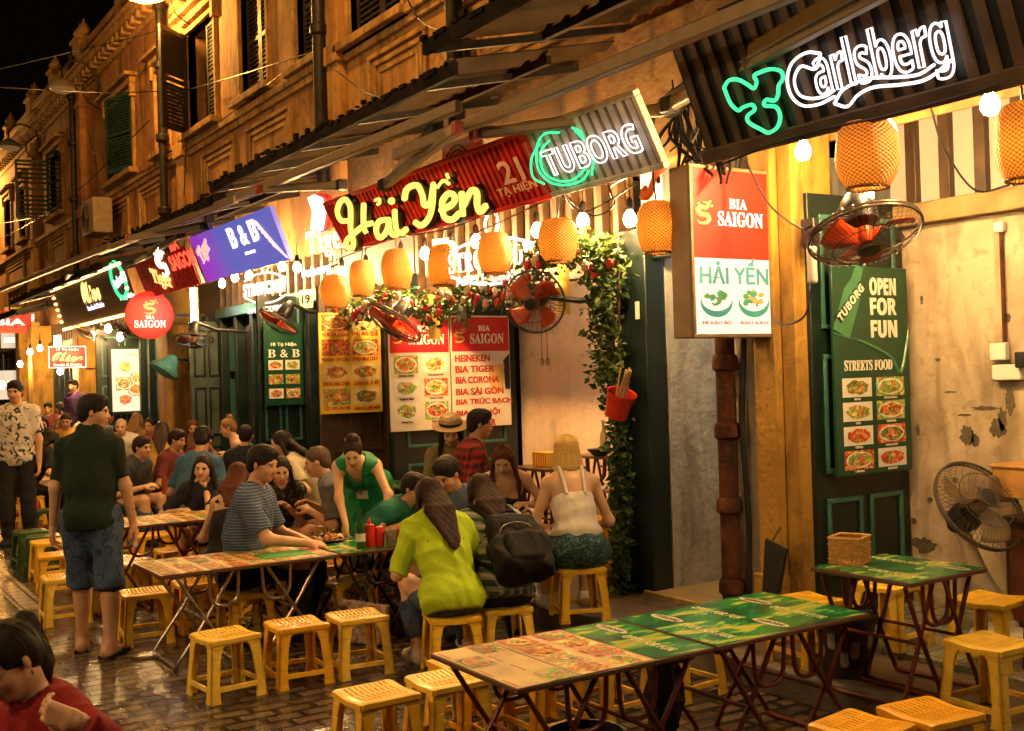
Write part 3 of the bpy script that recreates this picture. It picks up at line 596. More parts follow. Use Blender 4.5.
def food_mat(k, es=0):
    nm = 'food_print_%d_%d' % (k, int(es * 100))
    if nm in MC: return MC[nm]
    m = bpy.data.materials.new(nm); m.use_nodes = True; n, l = nodes(m); b = n['Principled BSDF']; tc = n.new('ShaderNodeTexCoord')
    vz = n.new('ShaderNodeTexVoronoi'); vz.inputs['Scale'].default_value = 38; nz = n.new('ShaderNodeTexNoise'); nz.inputs['Scale'].default_value = 26; nz.inputs['Detail'].default_value = 4; nz.inputs['Distortion'].default_value = 1.5
    l.new(tc.outputs['Object'], nz.inputs['Vector']); l.new(tc.outputs['Object'], vz.inputs['Vector'])
    r = n.new('ShaderNodeValToRGB'); r.color_ramp.elements[0].position = .35; r.color_ramp.elements[1].position = .66; e = r.color_ramp.elements.new(.5)
    for el, c in zip((r.color_ramp.elements[0], r.color_ramp.elements[1], r.color_ramp.elements[2]), (food_cols[k][2], food_cols[k][0], food_cols[k][1])): el.color = (*c, 1)
    mx = n.new('ShaderNodeMixRGB'); mx.blend_type = 'OVERLAY'; mx.inputs[0].default_value = .5; l.new(nz.outputs['Fac'], r.inputs['Fac']); l.new(r.outputs[0], mx.inputs[1]); l.new(vz.outputs['Color'], mx.inputs[2])
    l.new(mx.outputs[0], b.inputs['Base Color']); b.inputs['Roughness'].default_value = .6; b.inputs['Specular IOR Level'].default_value = .25
    if es: l.new(mx.outputs[0], b.inputs['Emission Color']); b.inputs['Emission Strength'].default_value = es
    MC[nm] = m; return m
PLATE = mat('print_white', (.72, .68, .6), .4, var=.05)
def dish(mb, x, y, w, h, seed, shape=None, plate=.7):
    """a printed picture of a dish: ground, plate and food, flat"""
    r = random.Random(seed); g = r.choice([1, 2, 3, 0]); 
    mb.add([(x - w / 2, y - h / 2, .003), (x + w / 2, y - h / 2, .003), (x + w / 2, y + h / 2, .003), (x - w / 2, y + h / 2, .003)], [(0, 1, 2, 3)], r.choice([0, 0, 2, 3]) if plate > .5 else r.randrange(1, 6))
    def ell(rx, ry, z, mi, jag=0, n=18, dx=0, dy=0):
        mb.add([(x + dx + rx * math.cos(2 * math.pi * i / n) * (1 + r.uniform(-jag, jag)), y + dy + ry * math.sin(2 * math.pi * i / n) * (1 + r.uniform(-jag, jag)), z) for i in range(n)], [tuple(range(n))], mi)
    if r.random() < plate: ell(w * .45, h * .43, .004, 0)
    k = r.randrange(1, 6); ell(w * .40, h * .36, .005, k, .16)
    for i in range(5): ell(w * .10, h * .10, .006 + .0003 * i, r.randrange(1, 6), .3, 8, r.uniform(-.2, .2) * w, r.uniform(-.18, .18) * h)
def dishmats(es=0, base=None): return [base or PLATE] + [food_mat(k, es) for k in range(5)]
M = frame((-4.60, 4.25, 1.845), (0, 1, 0), (0, 0, 1)); w, h = .615, .935
t = thing('light_box', 'lit box sign, red above and white below, on a bracket by the yellow pilaster', 'sign', M=M)
MB().box((-.02, -.02, -.17), (w + .02, h + .02, -.012)).build('case', mat('bronze_case', (.32, .20, .09), .4, metal=.5), t, bevel=.008); rim(w, h, .022, .006).build('rim', alu, t, bevel=.004)
MB().box((0, h * .46, -.01), (w, h, 0)).build('red_face', glow('lit_red_face', (1, .04, .012), .75), t); MB().box((0, 0, -.01), (w, h * .46, 0)).build('white_face', glow('lit_white_face', (1, .92, .78), .85), t)
text(style('BIA', SERIF), h=.058, name='lettering', mat=wglow, parent=t, at=(w * .57, h * .80, .001)); text(style('SAIGON', SERIF), w=w * .58, h=.085, fat=.01, name='lettering', mat=wglow, parent=t, at=(w * .60, h * .705, .001)); dragon(t, w * .125, h * .735, .13, glow('gold_print', (1, .62, .16), .9))
text('HẢI YẾN', w=w * .88, h=.15, fat=.02, name='lettering', mat=mat('faded_print', (.05, .22, .20), .5, emit=(.12, .34, .30), es=.5), parent=t, at=(w * .5, h * .385, .001))
for k, bx in enumerate((.26, .74)):
    mb = MB(); rr = random.Random(k + 3); E_ = lambda rx, ry, z, mi, dx=0, dy=0, jag=0: mb.add([(w * bx + dx + rx * math.cos(2 * math.pi * i / 22) * (1 + rr.uniform(-jag, jag)), h * .205 + dy + ry * math.sin(2 * math.pi * i / 22) * (1 + rr.uniform(-jag, jag)), z) for i in range(22)], [tuple(range(22))], mi)
    E_(.125, .085, .002, 1, 0, -.012); E_(.118, .07, .003, 0, 0, .008)
    for j in range(26): a = rr.uniform(0, 6.28); d = rr.random() ** .5; E_(.022, .014, .004 + j * .0001, rr.choice([0, 2, 2, 3, 1]), .085 * d * math.cos(a), .008 + .045 * d * math.sin(a), .3)
    mb.build('dish_print', [MC['lit_white_face'], mat('teal_print', (.03, .20, .16), .5, emit=(.05, .3, .25), es=.4), mat('herb_print', (.06, .20, .05), .5, emit=(.08, .3, .06), es=.4), mat('amber_print', (.5, .25, .06), .5, emit=(.7, .4, .1), es=.4)], t, smooth=False)
for k in (0, 1): text(('MÌ XÀO BÒ', 'RAU XÀO')[k], w=w * .36, h=.022, name='lettering', mat=mat('print_red', (.4, .06, .04), .5, emit=(.5, .1, .05), es=.3), parent=t, at=(w * (.26 + .48 * k), h * .07, .001))
MB().bar((w * .9, h + .02, -.08), (w + .55, h + .02, -.08), .03, .03).build('bracket', iron, t)
# 5 purple banner
def duo(name, c1, c2, es, axis=0, sc=1.0):
    m = bpy.data.materials.new(name); m.use_nodes = True; n, l = nodes(m); b = n['Principled BSDF']; tc = n.new('ShaderNodeTexCoord'); sp = n.new('ShaderNodeSeparateXYZ'); l.new(tc.outputs['Generated'], sp.inputs[0])
    nz = n.new('ShaderNodeTexNoise'); nz.inputs['Scale'].default_value = 4; nz.inputs['Detail'].default_value = 6; l.new(tc.outputs['Object'], nz.inputs['Vector'])
    ad = n.new('ShaderNodeMath'); ad.operation = 'MULTIPLY_ADD'; ad.inputs[1].default_value = .45 * sc; l.new(nz.outputs['Fac'], ad.inputs[0]); l.new(sp.outputs[axis], ad.inputs[2])
    r = n.new('ShaderNodeValToRGB'); r.color_ramp.elements[0].position = .30; r.color_ramp.elements[1].position = .62; r.color_ramp.elements[0].color = (*c1, 1); r.color_ramp.elements[1].color = (*c2, 1)
    l.new(ad.outputs[0], r.inputs['Fac']); l.new(r.outputs[0], b.inputs['Base Color']); l.new(r.outputs[0], b.inputs['Emission Color']); b.inputs['Emission Strength'].default_value = es; return m
M = frame((-12.87, 4.15, 2.845), (1, 0, 0), Vector((0, -.2, .52)).normalized()); w, h = 2.58, .555
t = thing('shop_sign', 'purple and blue lit beer banner with two large white initials', 'sign', M=M)
MB().box((0, 0, -.05), (w, h, 0)).build('panel', duo('purple_print', (.26, .03, .50), (.10, .11, .48), .85), t, bevel=.006)
c = L2(M, [(244, 237)])[0]; text(style('B & B', BOLD), w=.84, h=.23, fat=.02, name='lettering', mat=wglow, parent=t, at=(c.x, c.y + .03, .004)); text('BEER & FOOD', w=.3, h=.035, name='lettering', mat=wglow, parent=t, at=(c.x + .02, c.y - .17, .004))
c = L2(M, [(205, 253)])[0]; text(style('Tiger', SERIF), w=.46, h=.24, fat=.0, name='lettering', mat=glow('cream_letter', (1, .42, .25), 1.1), parent=t, at=(c.x, c.y + .02, .006), rot=.35); text(style('Tiger', SERIF), w=.47, h=.25, fat=.035, name='lettering_backing', mat=glow('white_letter_dim', (.9, .75, .9), .9), parent=t, at=(c.x, c.y + .02, .002), rot=.35)
mb = MB()
for k in range(7): mb.tube(spline([(2.02 + .05 * k, .50 - .05 * k, .006), (2.16 + .05 * k, .44 - .055 * k, .006), (2.22 + .06 * k, .32 - .05 * k, .006)], 5), [.004] + [.012] * 9 + [.003], 5)
mb.build('stripe_print', glow('pale_stripe', (1, .8, .75), 1.0), t)
# 6 brown board sign with string lights
M = frame((-20.93, 4.15, 2.73), (1, 0, 0), Vector((0, -.17, .60)).normalized()); w, h = 4.85, .66
t = thing('shop_sign', 'dark brown board sign edged with warm string lights', 'sign', M=M)
MB().box((0, 0, -.05), (w, h, 0)).build('panel', mat('brown_turf_board', (.10, .05, .02), .8, var=.8, scale=30, bump=.6), t, bevel=.01)
mb = MB(); [mb.mark().ball((w * k / 42, y, .03), .03, 6) for k in range(43) for y in (-.03, h + .03)]; [mb.mark().ball((x, h * k / 6, .03), .03, 6) for k in range(1, 6) for x in (0, w)]; mb.build_each('string_light', glow('string_light', (1, .55, .16), 6), t)
c = L2(M, [(91, 293)])[0]; text(style('Olive', SCRIPT), w=1.2, h=.36, fat=.035, name='lettering', mat=glow('amber_letter', (1, .62, .18), 2.0), parent=t, at=(c.x, c.y + .03, .01)); text('Snacks & Drinks', w=1.1, h=.085, fat=.02, name='lettering', mat=glow('lilac_letter', (.9, .8, 1), 1.8), parent=t, at=(c.x + .05, c.y - .22, .01))
c = L2(M, [(121, 281)])[0]; text(style('Tuborg', BOLD), w=.8, h=.2, fat=.02, name='lettering', mat=neonw, parent=t, at=(c.x, c.y, .02), rot=.15); text('17 Tạ Hiện', w=.8, h=.09, fat=.02, name='lettering', mat=glow('lilac_letter', (.9, .8, 1), 1.8), parent=t, at=(c.x + .1, c.y - .24, .01))
mb = MB(); [mb.tube([(c.x - .05 + r_ * math.cos(a), c.y + .02 + r_ * .75 * math.sin(a), .02) for a in [2 * math.pi * i / 24 for i in range(24)]], .014, 5, closed=True) for r_ in (.32, .38)]; mb.build('neon_tube', neong, t)
# 7 red and orange neon beer sign on a dark slatted board
M = frame((-15.6, 4.2, 2.86), (1, 0, 0), Vector((0, -.2, .52)).normalized()); w, h = 2.4, .50
t = thing('shop_sign', 'dark slatted board with red neon capitals between the brown board and the purple banner', 'sign', M=M)
MB().box((0, 0, -.04), (w, h, 0)).build('board', blackp, t); slats(w, h, 26, .015, .03).build('batten', redb, t)
c = L2(M, [(183, 258)])[0]; text('SAIGON', w=1.0, h=.2, fat=.03, name='neon_lettering', mat=neonr, parent=t, at=(c.x, c.y - .02, .02)); text('BIA', w=.35, h=.12, fat=.03, name='neon_lettering', mat=neonr, parent=t, at=(c.x - .1, c.y + .18, .02))
c = L2(M, [(163, 262)])[0]; dragon(t, c.x, c.y, .36, glow('white_emblem', (1, .8, .5), 2.2), .02); c = L2(M, [(164, 279)])[0]; text(style('Tiger', SERIF), w=.75, h=.26, fat=.02, name='neon_lettering', mat=neono, parent=t, at=(c.x, c.y, .03), rot=-.2)
# 8 round red disc
def at_sign(px, py, X, rot=None): return frame(atX(px, py, X), (0, 1, 0), (0, 0, 1))
M = at_sign(150, 315, -15.2)
t = thing('round_sign', 'round red lit beer sign hanging from a bracket by the yellow pilaster', 'sign', M=M)
MB().lathe([(.01, -.06), (.31, -.06), (.325, -.04), (.325, -.01), (.30, 0), (.01, 0)], 40).build('disc', glow('lit_red_disc', (1, .045, .02), .75), t)
text(style('SAIGON', SERIF), w=.42, h=.10, fat=.01, name='lettering', mat=wglow, parent=t, at=(0, -.12, .002)); text(style('BIA', SERIF), h=.05, name='lettering', mat=wglow, parent=t, at=(0, -.03, .002)); dragon(t, 0, .11, .19, glow('gold_print', (1, .62, .16), .9)); MB().bar((.3, 0, -.03), (.75, 0, -.03), .04, .04).build('bracket', iron, t)
# 9 small red hanging sign
M = at_sign(67.5, 357, -20.0)
t = thing('hanging_sign', 'small red rectangular hanging sign with a white border and yellow script', 'sign', M=M)
MB().box((-.31, -.19, -.05), (.31, .19, 0)).build('panel', glow('lit_red_disc', (1, .045, .02), .75), t, bevel=.02); rim(.58, .34, .016, .004).build('border', wglow, t, M=Matrix.Translation((-.29, -.17, 0)))
text(style('Olive', SCRIPT), w=.5, h=.17, fat=.03, name='lettering', mat=glow('amber_letter', (1, .62, .18), 2.0), parent=t, at=(0, 0, .004)); text('17 Tạ Hiện', w=.36, h=.05, fat=.02, name='lettering', mat=wglow, parent=t, at=(0, .125, .004)); text('Snacks & Drinks', w=.46, h=.045, fat=.02, name='lettering', mat=wglow, parent=t, at=(0, -.13, .004)); MB().bar((.3, -.21, -.03), (.85, -.21, -.03), .03, .03).build('bracket', iron, t)
# 10 cider neon signs, tiger-word neon, small round neon
def neon_word(label, M, lines, mats_, ring=None, extra=None):
    t = thing('neon_sign', label, 'neon sign', M=M)
    for (s, w_, h_, x, y, rot, mm, tub) in lines: text(s, w=w_, h=h_, fat=0, spacing=1.12, tube=tub, depth=.02, name='neon_lettering', mat=mm, parent=t, at=(x, y, 0), rot=rot)
    if ring:
        mb = MB()
        for rr in ring: mb.tube([(rr * math.cos(a), rr * 1.05 * math.sin(a), -.01) for a in [2 * math.pi * i / 28 for i in range(28)]], .012, 6, closed=True)
        mb.build('neon_ring', neong, t)
    if extra: extra(t)
    MB().bar((0, 0, -.02), (0, .1, -.35), .02, .02).build('bracket', iron, t); return t
def bows(t, w, h, arch=True):
    mb = MB()
    for y, s in ((h, 1), (-h, -1)): mb.tube(spline([(-w, y * .55, 0), (-w * .5, y * .9, 0), (0, y, 0), (w * .5, y * .9, 0), (w, y * .55, 0)], 5), .012, 6)
    if arch: mb.tube(spline([(-.02, h, 0), (-.05, h + .12, 0), (.02, h + .22, 0), (.06, h + .1, 0), (.03, h, 0)], 4), .012, 6)
    mb.build('neon_tube', neonc, t)
Mf = lambda px, py, y, d=None: frame(atY(px, py, y), *( (d or ((.88, .47, 0), (0, 0, 1)))))
neon_word('white neon cider sign behind the lanterns, half hidden by a woven shade', Mf(492, 261, 4.36), [(style('STRONGBOW', SERIF), .74, .15, 0, .02, .05, neonc, 0), ('APPLE CIDERS', .62, .07, 0, -.12, .05, neonc, 0)], None, extra=lambda t: bows(t, .36, .17))
neon_word('white neon cider sign below the purple banner', Mf(265, 288, 4.5), [(style('STRONGBOW', SERIF), .62, .15, 0, 0, .05, neonc, 0), ('APPLE CIDERS', .5, .06, 0, -.24, .05, neonc, 0)], None, extra=lambda t: bows(t, .30, .17))
neon_word('orange and white neon beer word hanging at the left end of the red script sign', Mf(328, 243, 4.1), [(style('Tiger', SERIF), .46, .26, 0, 0, .1, neono, 0), (style('Tiger', SERIF), .46, .26, .008, .008, .1, neonw, .005)], None)
neon_word('small round green neon with a white word over the house number plate', Mf(316, 272, 4.3), [(style('Tuborg', BOLD), .36, .12, 0, 0, .12, neonw, 0)], (.17, .22))
t = thing('neon_sign', 'white neon bottle shape standing on the left end of the red script sign', 'neon sign', M=Mf(318, 214, 4.1))
MB().prism([(-.08, -.14), (.06, -.16), (.10, .0), (.07, .14), (-.02, .18), (-.10, .16), (-.05, .02)], 0, .03).build('tube_face', glow('white_face', (1, .9, .88), 3.0), t, bevel=.012); MB().prism([(.0, -.17), (.10, -.16), (.16, .0), (.12, .17), (-.02, .20)], -.05, -.003).build('back_panel', redp, t)
for px, py, s, lab in ((306, 299, '19', 'small cream plate with house number 19'), (441, 250, '21', 'small framed plate with house number 21 behind the lanterns')):
    t = thing('number_plate', lab, 'plate', M=Mf(px, py, 4.7)); MB().box((-.09, -.10, -.01), (.09, .10, 0)).build('plate', mat('cream_plate', (.6, .5, .3), .4), t, bevel=.01); text(s, w=.12, h=.1, fat=.03, name='number', mat=blackp, parent=t, at=(0, 0, .002))
# far signs
for i, (px, py, w, h, col, lab, tx) in enumerate([(10, 322, .9, .5, (1, .05, .02), 'red lit sign at the left edge of the street', 'BIA'), (26, 318, .9, .5, (1, .45, .08), 'orange lit sign beside the red one at the left edge', 'BAR'), (45, 322, 1.0, .55, (.35, .09, .02), 'brown board sign left of the string lit one', 'COFFEE'), (4, 385, .6, .7, (.9, .8, .6), 'pale lit menu at the far left edge', 'MENU'), (12, 340, .5, .4, (1, .85, .6), 'white lit sign at the left edge under the red one', 'BEER')]):
    t = thing('lit_sign', lab, 'sign', M=frame(atX(px, py, -27.0 - i * .7), (0, 1, 0), (0, 0, 1))); MB().box((-w / 2, -h / 2, -.06), (w / 2, h / 2, 0)).build('panel', glow('far_sign_%d' % i, col, .6), t, bevel=.01); text(tx, w=w * .7, h=h * .3, fat=.03, name='lettering', mat=wglow, parent=t, at=(0, 0, .004)); MB().bar((0, h / 2, -.03), (0, h / 2 + .4, -.03), .03, .03).build('bracket', iron, t)
# ------------------------------------------------------------------ menu boards
def posterboard(name, label, px, X, w, h, base, group=None, case=.02, rz=0):
    M = frame(atX(*px, X), (0, 1, 0), (0, 0, 1)); t = thing(name, label, 'menu board', M=M, group=group); MB().box((-w / 2, -h / 2, -case), (w / 2, h / 2, 0)).build('sheet', base, t, bevel=.003); return t
prg = mat('menu_green', (.006, .05, .024), .35, var=.2); prgl = mat('menu_light_green', (.05, .19, .09), .35); prr = mat('menu_red', (.50, .014, .02), .4, var=.08); prw = mat('menu_white', (.70, .58, .44), .45, var=.06); pry = mat('menu_yellow', (.85, .55, .06), .45, var=.12, scale=3); lw = mat('print_letter_white', (.8, .74, .62), .5, var=.03); lr = mat('print_letter_red', (.42, .03, .015), .5, var=.05); lb = mat('print_letter_brown', (.10, .03, .02), .5, var=.05)
t = posterboard('menu_board', 'tall dark green street food board with eight dish pictures', (873, 370), -4.335, .68, 1.23, prg)
mb = MB(); mb.tube(spline([(-.34, .22, .001), (-.1, .17, .001), (.15, .08, .001), (.25, -.02, .001), (.31, .12, .001), (.34, .24, .001)], 8), [.004] * 8 + [.011] * 30 + [.006] * 3, 6); mb.build('ribbon_print', prgl, t)
for s, y in (('OPEN', .50), ('FOR', .38), ('FUN', .245)): text(style(s, BOLD), w=.24, h=.105, fat=.02, name='lettering', mat=lw, parent=t, at=(.11, y, .001))
text(style('STREETS FOOD', SERIF), w=.43, h=.062, name='lettering', mat=lw, parent=t, at=(-.04, .03, .001))
mb = MB(); Mb = Matrix.Translation((-.19, .40, 0)) @ Matrix.Rotation(-.42, 4, 'Z'); mb.M = Mb; mb.prism([(-.075, -.2), (.075, -.2), (.075, .06), (.04, .14), (.035, .24), (-.035, .24), (-.04, .14), (-.075, .06)], .0005, .003); mb.build('bottle_print', prgl, t)
text(style('TUBORG', BOLD), w=.32, h=.065, fat=.03, name='lettering_backing', mat=blackp, parent=t, at=(-.19, .40, .003), rot=.75); text(style('TUBORG', BOLD), w=.29, h=.05, name='lettering', mat=lw, parent=t, at=(-.19, .40, .008), rot=.75)
mb = MB()
for i in range(8): dish(mb, -.15 + .30 * (i % 2), -.10 - .142 * (i // 2), .26, .112, 40 + i)
mb.build('dish_print', dishmats(), t, smooth=False)
for i, s in enumerate(['SALAD', 'SPRING ROLLS', 'FRIES', 'SAUSAGES', 'GREENS', 'GRILLED BEEF', 'CHICKEN', 'NOODLES']): text(s, h=.013, name='lettering', mat=lw, parent=t, at=(-.15 + .30 * (i % 2), -.168 - .142 * (i // 2), .001))
def beer_top(t, w, h):
    MB().box((-w / 2 + .01, h / 2 - .34, .0), (w / 2 - .01, h / 2 - .015, .002)).build('red_header', prr, t); text(style('BIA', SERIF), h=.055, fat=.01, name='lettering', mat=lw, parent=t, at=(.04, h / 2 - .12, .002)); text(style('SAIGON', SERIF), w=.38, h=.095, fat=.01, name='lettering', mat=lw, parent=t, at=(.07, h / 2 - .22, .002)); dragon(t, -.235, h / 2 - .19, .13, mat('gold_ink', (.75, .40, .08), .5), .003)
t = posterboard('poster', 'red topped white poster with six dish pictures, nearer the waitress', (420.5, 373), -8.99, .635, 1.06, prw); beer_top(t, .635, 1.06); mb = MB()
for i in range(6): dish(mb, -.15 + .31 * (i % 2), .08 - .215 * (i // 2), .25, .165, 60 + i)
mb.build('dish_print', dishmats(), t, smooth=False)
for i, s in enumerate(['Cheese Stick', 'Nem Spring Rolls', 'Grilled Ribs', 'Chicken Wings', 'Shrimp Rice', 'Noodles']): text(s, h=.022, fat=.01, name='lettering', mat=lb, parent=t, at=(-.15 + .31 * (i % 2), -.02 - .215 * (i // 2), .001))
t = posterboard('poster', 'red topped white poster listing seven beers beside the pink wall', (481.5, 371), -8.99, .655, 1.06, prw); beer_top(t, .655, 1.06)
for i, s in enumerate(['HEINEKEN', 'BIA TIGER', 'BIA CORONA', 'BIA SÀI GÒN', 'BIA TRÚC BẠCH', 'BIA HÀ NỘI', 'BUDWEISER']): text(s, h=.066 if i < 3 or i == 6 else .078, w=.052 * len(s) * .93, fat=.03, name='lettering', mat=lr, parent=t, at=(-.29, .125 - .103 * i, .001), align='L')
MB().prism([(.10, -.20), (.24, -.20), (.26, .06), (.08, .06)], .0005, .002).build('beer_print', mat('beer_print', (.65, .38, .12), .5), t); MB().prism([(.265, -.18), (.32, -.18), (.32, .16), (.25, .10)], .0005, .0018).build('bottle_print', blackp, t)
t = posterboard('menu_board', 'yellow picture menu with eight dishes beside the waitress', (351, 363), -9.70, .645, .96, pry); mb = MB()
for i in range(8): dish(mb, -.155 + .31 * (i % 2), .385 - .235 * (i // 2), .28, .155, 80 + i)
mb.build('dish_print', dishmats(0, mat('menu_plate', (.8, .62, .3), .45)), t, smooth=False)
for i, s in enumerate(['NEM CHUA RÁN', 'PHO MAI QUE', 'KHOAI TÂY LẮC', 'PHO MAI DÂY', 'KHOAI LANG CHIÊN', 'CHÂN GÀ SẢ ỚT', 'CỘT LỢN XÀO ME', 'CÁNH GÀ CHIÊN MẮM']): text(s, w=.27, h=.05, fat=.02, name='lettering', mat=lr, parent=t, at=(-.155 + .31 * (i % 2), .28 - .235 * (i // 2), .001))
t = posterboard('menu_board', 'small dark green menu with six dishes and cream initials', (284, 364), -11.82, .46, .93, prg); text('18 Tạ Hiện', w=.3, h=.05, fat=.02, name='lettering', mat=lw, parent=t, at=(0, .22, .001)); text(style('B & B', SERIF), w=.38, h=.09, name='lettering', mat=lw, parent=t, at=(0, .12, .001)); mb = MB()
for i in range(6): dish(mb, -.1 + .2 * (i % 2), -.01 - .16 * (i // 2), .17, .11, 90 + i)
mb.build('dish_print', dishmats(), t, smooth=False)
t = posterboard('lit_poster', 'tall white backlit poster of dishes on a dark door', (131, 380), -18.98, .63, 1.04, glow('lit_poster_face', (1, .78, .55), .95)); rim(.63, 1.04, .05, .03).build('frame', dgreen, t, M=Matrix.Translation((-.315, -.52, 0))); mb = MB()
for i, (x, y) in enumerate([(-.08, .22), (.12, .02), (-.12, -.06), (.08, -.16), (-.1, -.32)]): dish(mb, x, y, .26, .22, 110 + i)
mb.build('dish_print', [glow('lit_poster_face', (1, .78, .55), .95)] + [food_mat(k, .5) for k in range(5)], t, smooth=False); text('MENU', w=.3, h=.06, name='lettering', mat=mat('print_teal', (.08, .3, .25), .5), parent=t, at=(.05, .42, .002))
# ================================================================== LAMPS
bulb_m = glow('bulb_glass', (1, .60, .23), 1000.0); bulbw_m = glow('tube_glass', (.75, .95, 1), 40)
def bulb_proto(strength=None):
    t = thing('light_bulb', 'b', 'bulb', group='bare bulbs strung under the signs')
    MB().lathe([(.001, -.075), (.022, -.07), (.034, -.05), (.036, -.03), (.03, -.008), (.016, .012), (.014, .02)], 12).build('glass', bulb_m, t)
    MB().lathe([(.016, .015), (.020, .02), (.020, .07), (.012, .085), (.004, .09), (.004, .2)], 10).build('socket', black, t); return t
BP = None
bl = [((342, 272), 'bare bulb at the left end of the row, above the leftmost lantern'), ((366, 269), 'bare bulb just left of the thin lantern'), ((401, 257), 'bare bulb in front of the lantern under the capital letter of the red sign'), ((425, 253), 'bare bulb between the two lanterns under the red sign'), ((452, 248), 'bare bulb in front of the lantern beside house number 21'), ((476, 241), 'bare bulb over the cider neon'), ((537, 230), 'bare bulb just left of the round lantern under the street name'), ((583, 220), 'bare bulb hanging under the green ringed neon sign'), ((630, 218), 'bare bulb hanging right of the green ringed neon sign, left of the round lantern')]
for (px, py), lab in bl:
    if BP is None: BP = bulb_proto(); o = BP
    else: o = copy_tree(BP)
    o.location = atY(px, py, 4.5) + Vector((0, 0, .03)); o['label'] = lab; o.scale = (1.15,) * 3
for (px, py), lab in [((803, 150), 'bare bulb at the left end of the black neon board, over the dark green door'), ((888, 130), 'bare bulb beside the largest hanging lantern, its upper right'), ((990, 103), 'bare bulb near the right edge under the black neon board'), ((865, 193), 'bare bulb glowing below the largest hanging lantern')]:
    o = copy_tree(BP, label=lab); o.location = atY(px, py, 4.52) + Vector((0, 0, .03))
for (px, py), lab in [((222, 283), 'bare bulb under the lower left corner of the purple banner'), ((235, 277), 'smaller bare bulb second along under the purple banner'), ((249, 275), 'bare bulb under the middle of the purple banner'), ((282, 266), 'bare bulb right above the lower cider neon'), ((297, 267), 'bare bulb right of the purple banner')]:
    o = copy_tree(BP, label=lab); o.location = atY(px, py, 4.5) + Vector((0, 0, .03))
for (px, py), lab in [((60, 369), 'bare bulb over the far tables below the small red sign'), ((30, 350), 'bright bulb over the far left bar'), ((40, 346), 'bright bulb right of the far left bar sign'), ((20, 362), 'bare bulb added under the orange lit sign at the far left bars'), ((78, 352), 'bare bulb added just above the small red hanging sign, to its right'), ((108, 326), 'bare bulb added under the middle of the string lit board sign'), ((95, 330), 'bare bulb added under the string lit board sign, to its left'), ((120, 334), 'bare bulb added under the string lit board sign, to its right')]:  # bulbs from the orange sign on are added to brighten the left bars
    o = copy_tree(BP, label=lab); o.location = atY(px, py, 4.3); o.scale = (1.4,) * 3
# bulbs added for fill light, most of them hung unseen opposite
for k, (x, y, z) in enumerate([(-10.2, -1.6, 3.0), (-7.4, -1.7, 3.0), (-4.6, -1.7, 3.0), (-1.6, -1.5, 3.0), (-1.0, 3.6, 2.78), (-15, -1.6, 3), (-20, -1.6, 3), (-6.0, -1.65, 3.1), (-8.8, -1.65, 3.1), (-3.1, -1.6, 3.1), (-12.5, -1.65, 3.1)]):
    if k == 0:
        BQ = copy_tree(BP, label='bare bulb added for fill light', group='bulbs added for fill light'); o = BQ
        for ch in BQ.children:
            if ch.name.startswith('glass'): ch.data = ch.data.copy(); ch.data.materials[0] = glow('bulb_glass_white', (1, .74, .42), 1150.0)
    else: o = copy_tree(BQ); o.location = (x, y, z); o.scale = (.86,) * 3 if y < 0 else (1,) * 3
t = thing('fluorescent_tube', 'bluish white tube lamp upright on the wall left of the lower cider neon', 'lamp', atY(193, 305, 4.5)); MB().lathe([(.03, -.22), (.03, .22)], 10).build('tube', bulbw_m, t); MB().box((-.04, .03, -.24), (.04, .06, .24)).build('fitting', whitep, t)
t = thing('fluorescent_tube', 'bluish white tube lamp over the far tables', 'lamp', atY(57, 346, 4.4)); MB().lathe([(.05, -.2), (.05, .2)], 10).build('tube', bulbw_m, t); MB().box((-.04, .05, -.22), (.04, .08, .22)).build('fitting', whitep, t)
t = thing('fluorescent_tube', 'tube lamp added on the ceiling of the bar, unseen behind the timber transom', 'lamp', (-7.5, 5.4, 2.9)); MB().tube([(-.6, 0, 0), (.6, 0, 0)], .018, 10).build('tube', glow('warm_tube', (1, .74, .44), 75), t); MB().box((-.65, -.04, .025), (.65, .04, .05)).build('fitting', whitep, t)  # unseen lamp added to brighten the back wall and posters
t = thing('fluorescent_tube', 'tube lamp added unseen on the ceiling of the narrow passage', 'lamp', (-5.42, 6.2, 2.85)); MB().tube([(0, -.4, 0), (0, .4, 0)], .018, 10).build('tube', glow('cool_tube', (.88, 1, .95), 110), t); MB().box((-.04, -.45, .025), (.04, .45, .05)).build('fitting', whitep, t)  # added lamp that brightens the grey side wall
t = thing('fluorescent_tube', 'tube lamp high on the stained wall beyond the right edge', 'lamp', (-2.2, 5.7, 2.42)); MB().tube([(-.6, 0, 0), (.6, 0, 0)], .018, 10).build('tube', glow('pale_tube', (.9, 1, .75), 11), t); MB().box((-.65, .03, -.03), (.65, .06, .03)).build('fitting', whitep, t)
